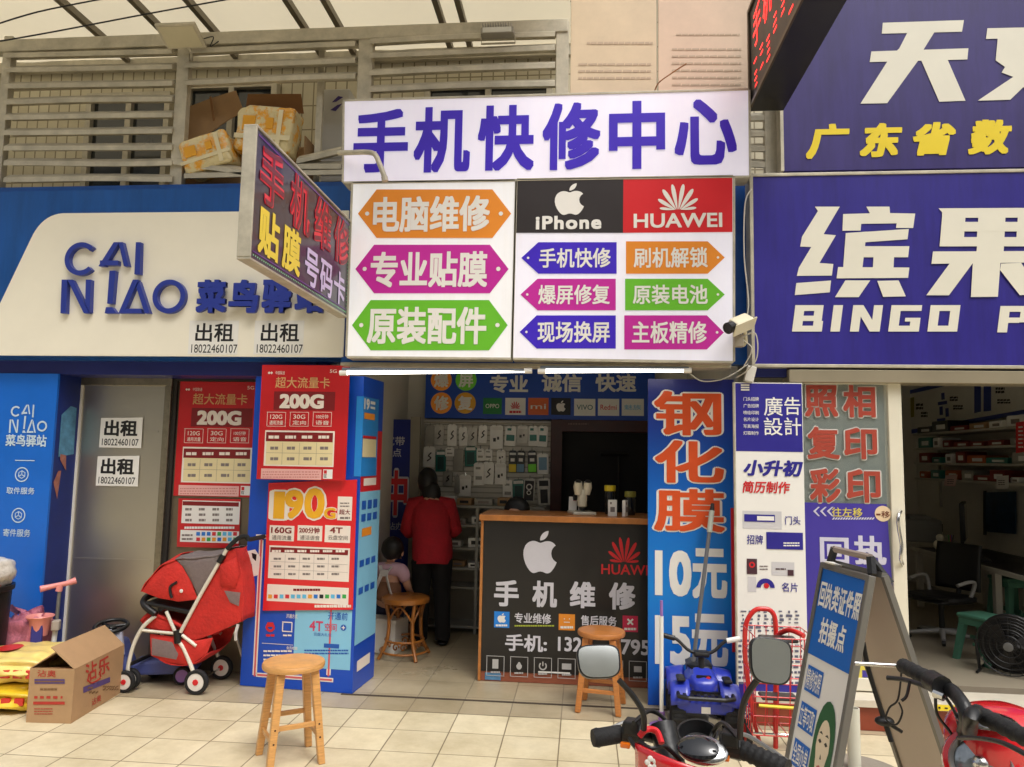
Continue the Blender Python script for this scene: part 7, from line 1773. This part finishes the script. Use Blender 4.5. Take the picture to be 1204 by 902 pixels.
# mirrors
M_mir = mat('mirror_glass', (235, 240, 238), .02, 1.0, var=.0)
def mirror(cpx, Y, w, h, base, via, rot, ty, tz):
    c = q(onY(*cpx, Y))
    MB().tube(spline([q(onY(*p)) for p in base], 6), .0065, 8).build('mirror_stem', M_black, t, smooth=60)
    look = (q(EYE+Vector(ty))-c).normalized(); qt = Vector((0, 0, 1)).rotation_difference(look)
    Z = look; Xx = Vector((0, 0, 1)).cross(Z).normalized(); Yy = Z.cross(Xx); c2, s2 = math.cos(rot), math.sin(rot)
    M3 = Matrix(((Xx.x*c2+Yy.x*s2, -Xx.x*s2+Yy.x*c2, Z.x, c.x), (Xx.y*c2+Yy.y*s2, -Xx.y*s2+Yy.y*c2, Z.y, c.y), (Xx.z*c2+Yy.z*s2, -Xx.z*s2+Yy.z*c2, Z.z, c.z), (0, 0, 0, 1)))
    def sup(k, rx, ry, tp): return [(rx*k*math.copysign(abs(math.cos(a))**.55, math.cos(a))*(1+tp*math.sin(a)), ry*k*math.copysign(abs(math.sin(a))**.55, math.sin(a))) for a in [i/32*6.2832 for i in range(32)]]
    m = MB(); m.T = M3; L_ = []
    for k, z in ((.55, -.028), (.85, -.022), (.98, -.010), (1.0, .004), (.93, .006)): L_ += [(x, y, z) for x, y in sup(k, w/2, h/2, .10)]
    m.add(L_, [(r*32+i, r*32+(i+1) % 32, (r+1)*32+(i+1) % 32, (r+1)*32+i) for r in range(4) for i in range(32)]+[tuple(range(31, -1, -1))]); mo = m.build('mirror_shell', M_black, t, smooth=50)
    m = MB(); m.T = M3; m.poly(sup(.935, w/2, h/2, .10), .0045); m.build('mirror_glass', M_mir, mo)
mirror((704, 778), 1.66, .093, .069, [(728, 800, 1.67), (744, 818, 1.68), (756, 838, 1.68), (757, 858, 1.69)], None, .02, (.5, -.6, .645), 0)
mirror((906, 777), 1.57, .082, .088, [(893, 796, 1.58), (879, 816, 1.6), (872, 838, 1.62), (870, 868, 1.64)], None, -.10, (.55, -.2, .1), 0)

# second bike, its lamp turned to us at the right edge
hc = onZ(1160, 886, .83)
g0, g1 = onZ(1062, 783, 1.0), onZ(1110, 807, 1.0)
hdg = R(195)
t = thing('electric_bike', 'red electric bike at the right edge with round headlamp facing out', 'electric bike', (hc.x+.16, hc.y+.02, 0), hdg)
q = lambda p: loc_in(t, p)
bike_rest(t, M_cowl)
gm = MB(); P = []; rs = []
for i in range(25): P.append(q(g0).lerp(q(g1), i/24)); rs.append(.0205 if i % 4 < 2 else .0185)
gm.tube(P, rs, 14); gm.build('grip', M_rubber, t, smooth=30)
bp = [g1, onY(1122, 815, 1.98), onY(1134, 832, 1.93), onY(1137, 850, 1.93), onY(1133, 866, 2.02), onY(1140, 880, 2.10)]
MB().tube(spline([q(p) for p in bp], 5), .0175, 10).build('handlebar', M_black, t, smooth=60)
MB().tube(spline([q(onY(*p)) for p in ((1043, 797, 2.17), (1062, 799, 2.14), (1085, 806, 2.06), (1110, 818, 2.0))], 5), [.009]+[.0085]*14+[.013], 8, flat=.7).build('brake_lever', M_black, t, smooth=60)
m = MB(); m.tube([q(onY(1095, 800, 2.05)), q(onY(1108, 808, 2.0))], .027, 12); m.build('lever_clamp', M_black, t, smooth=40)
MB().tube([q(onY(1098, 815, 2.0)), q(onY(1110, 820, 1.98))], .010, 8).build('adjuster', M_chrome, t)
MB().tube([q(onY(1060, 783, 2.23)), q(onY(1005, 780, 2.24))], .006, 8).build('mirror_rod', M_chrome, t, smooth=60)
for P in ([(1100, 818, 2.0), (1102, 840, 2.0), (1118, 862, 2.0), (1128, 885, 2.0)], [(1112, 820, 1.98), (1124, 840, 1.97), (1128, 860, 1.97), (1126, 880, 1.98)], [(1070, 800, 2.1), (1066, 818, 2.1), (1060, 824, 2.1)]):
    MB().tube(spline([q(onY(*p)) for p in P], 6), .004, 6).build('cable', M_black, t, smooth=60)
# headlamp
c = q(onY(1153, 898, 1.95)); look = (q(onY(1120, 800, .3))-c).normalized()
m = MB(); m.lathe([(.0001, -.13), (.05, -.12), (.076, -.07), (.082, -.02), (.078, .0), (.066, .004)], c, look, 32, False); m.build('headlamp_shell', M_cowl, t, smooth=50)
m = MB(); m.lathe([(.068, .002), (.063, .012), (.055, .004)], c, look, 32, False); m.build('headlamp_rim', mat('silver_grey_rim', (150, 150, 152), .3, .6), t, smooth=50)
m = MB(); m.lathe([(.058, .0), (.04, .010), (.0001, .016)], c, look, 32, False); m.build('headlamp_lens', mat('lens_glass', (150, 158, 164), .05, .6, coat=1, var=.4, scale=30), t, smooth=60)
m = MB(); m.ball(c+look*.012, (.02, .02, .02), 12, 8); m.build('bulb', M_chrome, t, smooth=60)
m = MB(); pillow(m, c+Vector((-.10, -.05, .03)), .12, .10, .085, .75, seed=2, wr=.15); m.build('front_cowl', M_cowl, t, smooth=60)
m = MB(); m.ball(c+Vector((-.02, .0, .098)), (.07, .06, .016), 20, 10); m.build('display', mat('glossy_screen'), t, smooth=60)
gr0, gr1 = onZ(1148, 838, .99), onZ(1215, 872, .99)
gm = MB(); P = []; rs = []
for i in range(25): P.append(q(gr0).lerp(q(gr1), i/24)); rs.append(.0195 if i % 4 < 2 else .0175)
gm.tube(P, rs, 14); gm.build('grip', M_rubber, t, smooth=30)
MB().tube(spline([q(gr0), q(onY(1142, 842, 1.8)), q(onY(1140, 860, 1.88))], 5), .016, 10).build('bar_end', M_black, t, smooth=60)
MB().tube(spline([q(onY(1128, 868, 1.86)), q(onY(1150, 868, 1.75)), q(onY(1180, 874, 1.66)), q(onY(1215, 892, 1.58))], 5), .008, 8, flat=.6).build('brake_lever', M_black, t, smooth=60)

# ================================================================== people
def skin(name, V, E, mm, parent, lv=1):
    me = bpy.data.meshes.new(name); keys = list(V); ix = {k: i for i, k in enumerate(keys)}
    me.from_pydata([V[k][:3] for k in keys], [(ix[a], ix[b]) for a, b in E], [])
    ob = bpy.data.objects.new(name, me); COL.objects.link(ob)
    ob.modifiers.new('skin', 'SKIN'); s = ob.modifiers.new('sub', 'SUBSURF'); s.levels = s.render_levels = lv+1
    for i, k in enumerate(keys):
        sv = me.skin_vertices[0].data[i]; r = V[k][3]; sv.radius = r if isinstance(r, tuple) else (r, r); sv.use_root = (i == 0)
    bpy.context.view_layer.update()
    m2 = bpy.data.meshes.new_from_object(ob.evaluated_get(bpy.context.evaluated_depsgraph_get()))
    bpy.data.objects.remove(ob); m2.name = name; m2.materials.clear(); m2.materials.append(mm); m2.shade_smooth()
    o2 = bpy.data.objects.new(name, m2); COL.objects.link(o2); o2.parent = parent
    return o2
def fingers(V, E, wrist, d, side, s=1.0):
    """palm and five short finger chains from a wrist; d = direction the hand points, side = thumb side"""
    d = Vector(d).normalized(); sd = Vector(side).normalized(); w = Vector(V[wrist][:3]); nm = wrist
    V[nm+'p'] = (*(w+d*.075*s), (.036*s, .018*s)); E.append((wrist, nm+'p'))
    for i, (k, l) in enumerate(((.030, .062), (.010, .072), (-.010, .067), (-.030, .052))):
        b = w+d*.085*s+sd*k*s; V[nm+'f%d' % i] = (*b, .010*s); V[nm+'g%d' % i] = (*(b+d*l*.6*s+Vector((0, 0, -.006*s))), .0085*s); V[nm+'h%d' % i] = (*(b+d*l*s+Vector((0, 0, -.018*s))), .0075*s)
        E += [(nm+'p', nm+'f%d' % i), (nm+'f%d' % i, nm+'g%d' % i), (nm+'g%d' % i, nm+'h%d' % i)]
    V[nm+'t'] = (*(w+d*.035*s+sd*.038*s), .011*s); V[nm+'u'] = (*(w+d*.075*s+sd*.052*s), .009*s); E += [(wrist, nm+'t'), (nm+'t', nm+'u')]
# the woman: seen from behind, x to the right, y away from us
c = onZ(510, 757); wc = (c.x-.03, c.y-.02, .004)
t = thing('person', 'woman in a red top and black trousers standing with her back turned', 'person', wc, R(8)); t.scale = (.90, .92, .985)
S = (1.55+.0)/1.62
V = {'pel': (0, 0, .86, (.135, .10)), 'wa': (-.02, .02, 1.00, (.120, .09)), 'ch': (-.03, .05, 1.17, (.150, .10)), 'sh': (-.03, .07, 1.27, (.115, .075)), 'nk': (-.05, .10, 1.34, .048), 'hd0': (-.06, .13, 1.40, .060), 'hd': (-.07, .14, 1.47, (.078, .092)), 'hd2': (-.07, .14, 1.54, (.062, .075)),
     'ls': (-.185, .06, 1.255, .060), 'le': (-.245, .10, 1.02, .043), 'lw': (-.20, .30, .97, .029), 'rs': (.135, .06, 1.255, .060), 're': (.20, .10, 1.02, .043), 'rw': (.12, .31, 1.00, .029),
     'lh': (-.085, 0, .80, .098), 'lk': (-.095, .03, .46, .064), 'la': (-.095, -.01, .085, .040), 'lt': (-.10, .12, .035, (.040, .028)), 'rh': (.085, 0, .80, .098), 'rk': (.10, .02, .46, .064), 'ra': (.115, -.03, .085, .040), 'rt': (.125, .10, .035, (.040, .028))}
E = [('pel', 'wa'), ('wa', 'ch'), ('ch', 'sh'), ('sh', 'nk'), ('nk', 'hd0'), ('hd0', 'hd'), ('hd', 'hd2'), ('sh', 'ls'), ('ls', 'le'), ('le', 'lw'), ('sh', 'rs'), ('rs', 're'), ('re', 'rw'), ('pel', 'lh'), ('lh', 'lk'), ('lk', 'la'), ('la', 'lt'), ('pel', 'rh'), ('rh', 'rk'), ('rk', 'ra'), ('ra', 'rt')]
V = {k: (v[0], v[1], v[2]*.915, tuple(q*.84 for q in v[3]) if isinstance(v[3], tuple) and v[2] > .8 and v[2] < 1.3 else v[3]) for k, v in V.items()}
fingers(V, E, 'lw', (.3, 1, 0), (1, -.3, .1)); fingers(V, E, 'rw', (-.3, 1, 0), (-1, -.3, .1))
skin('body', V, E, M_skin, t)
def grow(k, d, dz=0): x, y, z, r = V[k]; r = tuple(v+d for v in r) if isinstance(r, tuple) else r+d; return (x, y, z+dz, r)
def loft(m, secs, n=20, caps=(0, 0)):
    """cloth round the body: rings of (cx, cy, z, rx, ry)"""
    o = []
    for i, (cx, cy, z, rx, ry) in enumerate(secs):
        for j in range(n):
            a = 2*math.pi*j/n; k = 1+.018*math.sin(a*5+i*1.3)+.012*math.sin(a*9+z*40)
            o.append((cx+rx*math.cos(a)*k, cy+ry*math.sin(a)*k, z+.006*math.sin(a*3+i)))
    L = len(secs); fs = [(i*n+j, i*n+(j+1) % n, (i+1)*n+(j+1) % n, (i+1)*n+j) for i in range(L-1) for j in range(n)]
    if caps[0]: fs.append(tuple(range(n-1, -1, -1)))
    if caps[1]: fs.append(tuple((L-1)*n+j for j in range(n)))
    return m.add(o, fs)
ZS = .915
m = MB()
loft(m, [(.0, -.005, .74*ZS, .185, .15), (.0, .0, .82*ZS, .190, .155), (-.005, .01, .92*ZS, .185, .148), (-.015, .02, 1.02*ZS, .178, .138), (-.025, .04, 1.14*ZS, .188, .140), (-.03, .055, 1.24*ZS, .190, .128), (-.032, .07, 1.30*ZS, .150, .098), (-.045, .09, 1.345*ZS, .075, .066), (-.05, .10, 1.37*ZS, .058, .055)])
for s_, k in ((-1, 'l'), (1, 'r')):
    a, b = Vector(V[k+'s'][:3]), Vector(V[k+'e'][:3]); w_ = Vector(V[k+'w'][:3])
    m.tube([Vector((s_*.07-.03, .065, 1.27*ZS)), a, a.lerp(b, .5), b, b.lerp(w_, .25)], [.07, .085, .078, .072, .066], 12, cap=False)
m.build('red_top', mat('red_cloth', (176, 26, 40), .85, var=.22, scale=9, bump=.9), t, smooth=70)
m = MB()
for s_, k in ((-1, 'l'), (1, 'r')):
    h_, kn_, an = V[k+'h'], V[k+'k'], V[k+'a']
    loft(m, [(s_*.03, .0, .93*ZS, .120, .105), (s_*.06, 0, .84*ZS, .108, .118), (h_[0]*1.02, h_[1], .74*ZS, .105, .122), ((h_[0]+kn_[0])/2, .015, .60*ZS, .092, .10), (kn_[0], kn_[1], kn_[2], .080, .085), ((kn_[0]+an[0])/2, .0, .25, .074, .080), (an[0], an[1]+.01, .07, .070, .082), (an[0], an[1]+.01, .045, .068, .080)], caps=(1, 0))
m.build('black_trousers', mat('black_cloth', (22, 21, 22), .9, var=.2, scale=14, bump=.2), t, smooth=70)
for k in ('l', 'r'):
    a, b = Vector(V[k+'a'][:3]), Vector(V[k+'t'][:3]); m = MB(); pillow(m, ((a.x+b.x)/2, (a.y+b.y)/2-.005, .018), .046, .125, .018, .7); m.build('shoe', M_black, t, smooth=60)
h = Vector(V['hd'][:3])
m = MB(); m.ball(h+Vector((0, -.018, .012)), (.096, .110, .118), 24, 16, lambda d: (1 if d.y < .35 else max(.62, 1-(d.y-.35)*.7))+.015*math.sin(d.x*30)*math.sin(d.z*14)); m.ball(h+Vector((.045, -.085, -.105)), (.088, .062, .115), 20, 14, lambda d: 1+.08*math.sin(d.x*12+1)*math.sin(d.z*9)); m.ball(h+Vector((.075, -.075, -.20)), (.052, .04, .07), 14, 10, lambda d: 1+.1*math.sin(d.x*14)); m.build('hair', M_hair, t, smooth=60)
m = MB()
for s in (-1, 1): m.ball(h+Vector((s*.034, .088, .01)), (.014, .008, .010), 10, 8)
m.build('eyes', M_white, t, smooth=60)
m = MB(); m.ball(h+Vector((0, .102, -.02)), (.013, .018, .024), 10, 8); [m.ball(h+Vector((s*.088, .01, -.01)), (.010, .022, .030), 10, 8) for s in (-1, 1)]; m.build('nose_and_ears', M_skin, t, smooth=60)
m = MB(); m.ball(h+Vector((0, .088, -.058)), (.024, .008, .008), 10, 8); m.build('mouth', mat('lip_colour', (170, 84, 80), .5), t, smooth=60)
# the child, sitting in the doorway with its back to us
c = onZ(440, 768); t = thing('person', 'small child in a pale vest and pink sleeves sitting inside the doorway', 'person', (c.x+.06, c.y+.12, .004), R(-12))
V = {'pel': (0, 0, .36, (.115, .095)), 'wa': (0, .01, .46, (.10, .08)), 'ch': (0, .02, .56, (.108, .078)), 'sh': (0, .03, .63, (.085, .058)), 'nk': (.0, .04, .675, .036), 'hd0': (.01, .055, .72, .055), 'hd': (.01, .06, .775, (.078, .086)), 'hd2': (.01, .06, .83, (.062, .07)),
     'ls': (-.115, .03, .62, .042), 'le': (-.15, .06, .48, .032), 'lw': (-.10, .20, .42, .022), 'rs': (.115, .03, .62, .042), 're': (.155, .05, .49, .032), 'rw': (.13, .18, .41, .022),
     'lh': (-.06, .05, .34, .07), 'lk': (-.08, .27, .33, .05), 'la': (-.08, .28, .06, .032), 'lt': (-.085, .36, .026, (.03, .022)), 'rh': (.06, .05, .34, .07), 'rk': (.08, .27, .33, .05), 'ra': (.08, .28, .06, .032), 'rt': (.085, .36, .026, (.03, .022))}
E = [('pel', 'wa'), ('wa', 'ch'), ('ch', 'sh'), ('sh', 'nk'), ('nk', 'hd0'), ('hd0', 'hd'), ('hd', 'hd2'), ('sh', 'ls'), ('ls', 'le'), ('le', 'lw'), ('sh', 'rs'), ('rs', 're'), ('re', 'rw'), ('pel', 'lh'), ('lh', 'lk'), ('lk', 'la'), ('la', 'lt'), ('pel', 'rh'), ('rh', 'rk'), ('rk', 'ra'), ('ra', 'rt')]
fingers(V, E, 'lw', (.2, 1, -.4), (1, -.3, .1), .7); fingers(V, E, 'rw', (-.2, 1, -.4), (-1, -.3, .1), .7)
skin('body', V, E, M_skin, t)
G = {'pel': (0, 0, .36, (.128, .108)), 'wa': (0, .01, .46, (.114, .094)), 'ch': (0, .02, .555, (.12, .09))}
skin('brown_top', G, [('pel', 'wa'), ('wa', 'ch')], mat('brown_cloth', (132, 92, 66), .85, var=.12, scale=14), t)
G = {'sh': (0, .03, .635, (.094, .066)), 'ls': (*V['ls'][:3], .060), 'le': (-.14, .05, .52, .058), 'rs': (*V['rs'][:3], .060), 're': (.148, .045, .52, .058)}
skin('pink_sleeves', G, [('sh', 'ls'), ('ls', 'le'), ('sh', 'rs'), ('rs', 're')], mat('pink_cloth', (206, 168, 182), .85, var=.12, scale=14), t)
m = MB()
for s in (-1, 1): m.tube(spline([(s*.05, -.045, .66), (s*.025, -.075, .60), (s*.05, -.088, .52), (s*.075, -.088, .45)], 5), .016, 6, flat=.5)
m.box(-.03, .03, -.085, -.062, .585, .635); m.build('white_straps', M_cloth_w, t, smooth=50)
G = {'pel': (0, .0, .35, (.12, .10)), 'lh': (-.06, .06, .34, .085), 'lk': (-.08, .27, .33, .066), 'rh': (.06, .06, .34, .085), 'rk': (.08, .27, .33, .066), 'la': (-.08, .28, .14, .055), 'ra': (.08, .28, .14, .055)}
skin('shorts', G, [('pel', 'lh'), ('lh', 'lk'), ('pel', 'rh'), ('rh', 'rk'), ('lk', 'la'), ('rk', 'ra')], mat('navy_cloth', (40, 44, 70), .85), t)
h = Vector(V['hd'][:3])
m = MB(); m.ball(h+Vector((0, -.012, .016)), (.092, .098, .098), 24, 16, lambda d: (1 if d.y < .3 else max(.62, 1-(d.y-.3)*.7))+.02*math.sin(d.x*24)*math.sin(d.z*12)); m.build('hair', M_hair, t, smooth=60)
m = MB(); m.ball(h+Vector((0, .088, -.02)), (.011, .014, .016), 10, 8); [m.ball(h+Vector((s*.082, .0, -.02)), (.009, .018, .024), 10, 8) for s in (-1, 1)]; m.build('nose_and_ears', M_skin, t, smooth=60)
m = MB(); [m.ball(h+Vector((s*.03, .075, .005)), (.012, .007, .008), 10, 8) for s in (-1, 1)]; m.build('eyes', M_white, t, smooth=60)
c0 = onZ(440, 768); s = thing('low_stool', 'low white box stool under the seated child', 'stool', (c.x+.06, c.y+.10, .004), R(-12))
MB().box(-.15, .15, -.13, .13, .235, .265).build('seat', M_white, s, bevel=.008)
m = MB(); m.box(-.14, .14, -.12, -.105, 0, .234); m.box(-.14, .14, .105, .12, 0, .234); m.box(-.14, -.125, -.104, .104, 0, .234); m.box(.125, .14, -.104, .104, 0, .234); m.build('side_panels', M_white, s)
# the keeper behind the counter; only the dark crown of the head shows
c = onY(613, 600, 5.95); t = thing('person', 'person seated low behind the counter with only dark hair showing', 'person', (c.x, 5.98, .004), R(165))
zt_ = onY(613, 587, 5.95).z; k = zt_-1.20
V = {'pel': (0, 0, .50, (.14, .11)), 'wa': (0, .02, .66, (.13, .10)), 'ch': (0, .03, .82, (.15, .10)), 'sh': (0, .05, .92, (.115, .075)), 'nk': (0, .08, .985, .046), 'hd0': (0, .11, 1.04, .06), 'hd': (0, .12, 1.095, (.076, .09)), 'hd2': (0, .12, 1.15, (.06, .072)),
     'ls': (-.17, .05, .90, .058), 'le': (-.21, .12, .68, .042), 'lw': (-.12, .33, .70, .028), 'rs': (.17, .05, .90, .058), 're': (.21, .12, .68, .042), 'rw': (.12, .33, .70, .028),
     'lh': (-.085, .04, .48, .09), 'lk': (-.11, .40, .48, .062), 'la': (-.11, .40, .08, .040), 'lt': (-.11, .50, .034, (.038, .026)), 'rh': (.085, .04, .48, .09), 'rk': (.11, .40, .48, .062), 'ra': (.11, .40, .08, .040), 'rt': (.11, .50, .034, (.038, .026))}
V = {a: (b[0], b[1], b[2]+(k if b[2] > .6 else 0), b[3]) for a, b in V.items()}
E = [('pel', 'wa'), ('wa', 'ch'), ('ch', 'sh'), ('sh', 'nk'), ('nk', 'hd0'), ('hd0', 'hd'), ('hd', 'hd2'), ('sh', 'ls'), ('ls', 'le'), ('le', 'lw'), ('sh', 'rs'), ('rs', 're'), ('re', 'rw'), ('pel', 'lh'), ('lh', 'lk'), ('lk', 'la'), ('la', 'lt'), ('pel', 'rh'), ('rh', 'rk'), ('rk', 'ra'), ('ra', 'rt')]
fingers(V, E, 'lw', (.2, 1, -.2), (1, -.3, .1)); fingers(V, E, 'rw', (-.2, 1, -.2), (-1, -.3, .1))
skin('body', V, E, M_skin, t)
G = {a: grow(a, .014) for a in ('pel', 'wa', 'ch', 'sh', 'ls', 'le', 'rs', 're', 'lw', 'rw')}
skin('dark_shirt', G, [('pel', 'wa'), ('wa', 'ch'), ('ch', 'sh'), ('sh', 'ls'), ('ls', 'le'), ('le', 'lw'), ('sh', 'rs'), ('rs', 're'), ('re', 'rw')], mat('black_cloth'), t)
G = {a: grow(a, .014) for a in ('pel', 'lh', 'lk', 'la', 'rh', 'rk', 'ra')}
skin('dark_trousers', G, [('pel', 'lh'), ('lh', 'lk'), ('lk', 'la'), ('pel', 'rh'), ('rh', 'rk'), ('rk', 'ra')], mat('navy_cloth'), t)
h = Vector(V['hd'][:3]); m = MB(); m.ball(h+Vector((0, -.012, .02)), (.10, .112, .105), 24, 16, lambda d: (1 if d.y < .3 else max(.66, 1-(d.y-.3)*.6))+.02*math.sin(d.x*24)*math.sin(d.z*12)); m.build('hair', M_hair, t, smooth=60)
m = MB(); m.ball(h+Vector((0, .098, -.02)), (.012, .016, .022), 10, 8); m.build('nose', M_skin, t, smooth=60)
s = thing('counter_stool', 'plain stool behind the counter under the seated person', 'stool', (c.x, 5.98, .004))
MB().lathe([(.15, .37), (.16, .375), (.16, .395), (.0001, .40)]).build('seat', M_wood2, s, smooth=40)
for a in range(4): x = .11*math.cos(a*1.571+.785); y = .11*math.sin(a*1.571+.785); MB().tube([(x*1.2, y*1.2, 0), (x, y, .37)], .015, 8).build('leg', M_wood2, s)
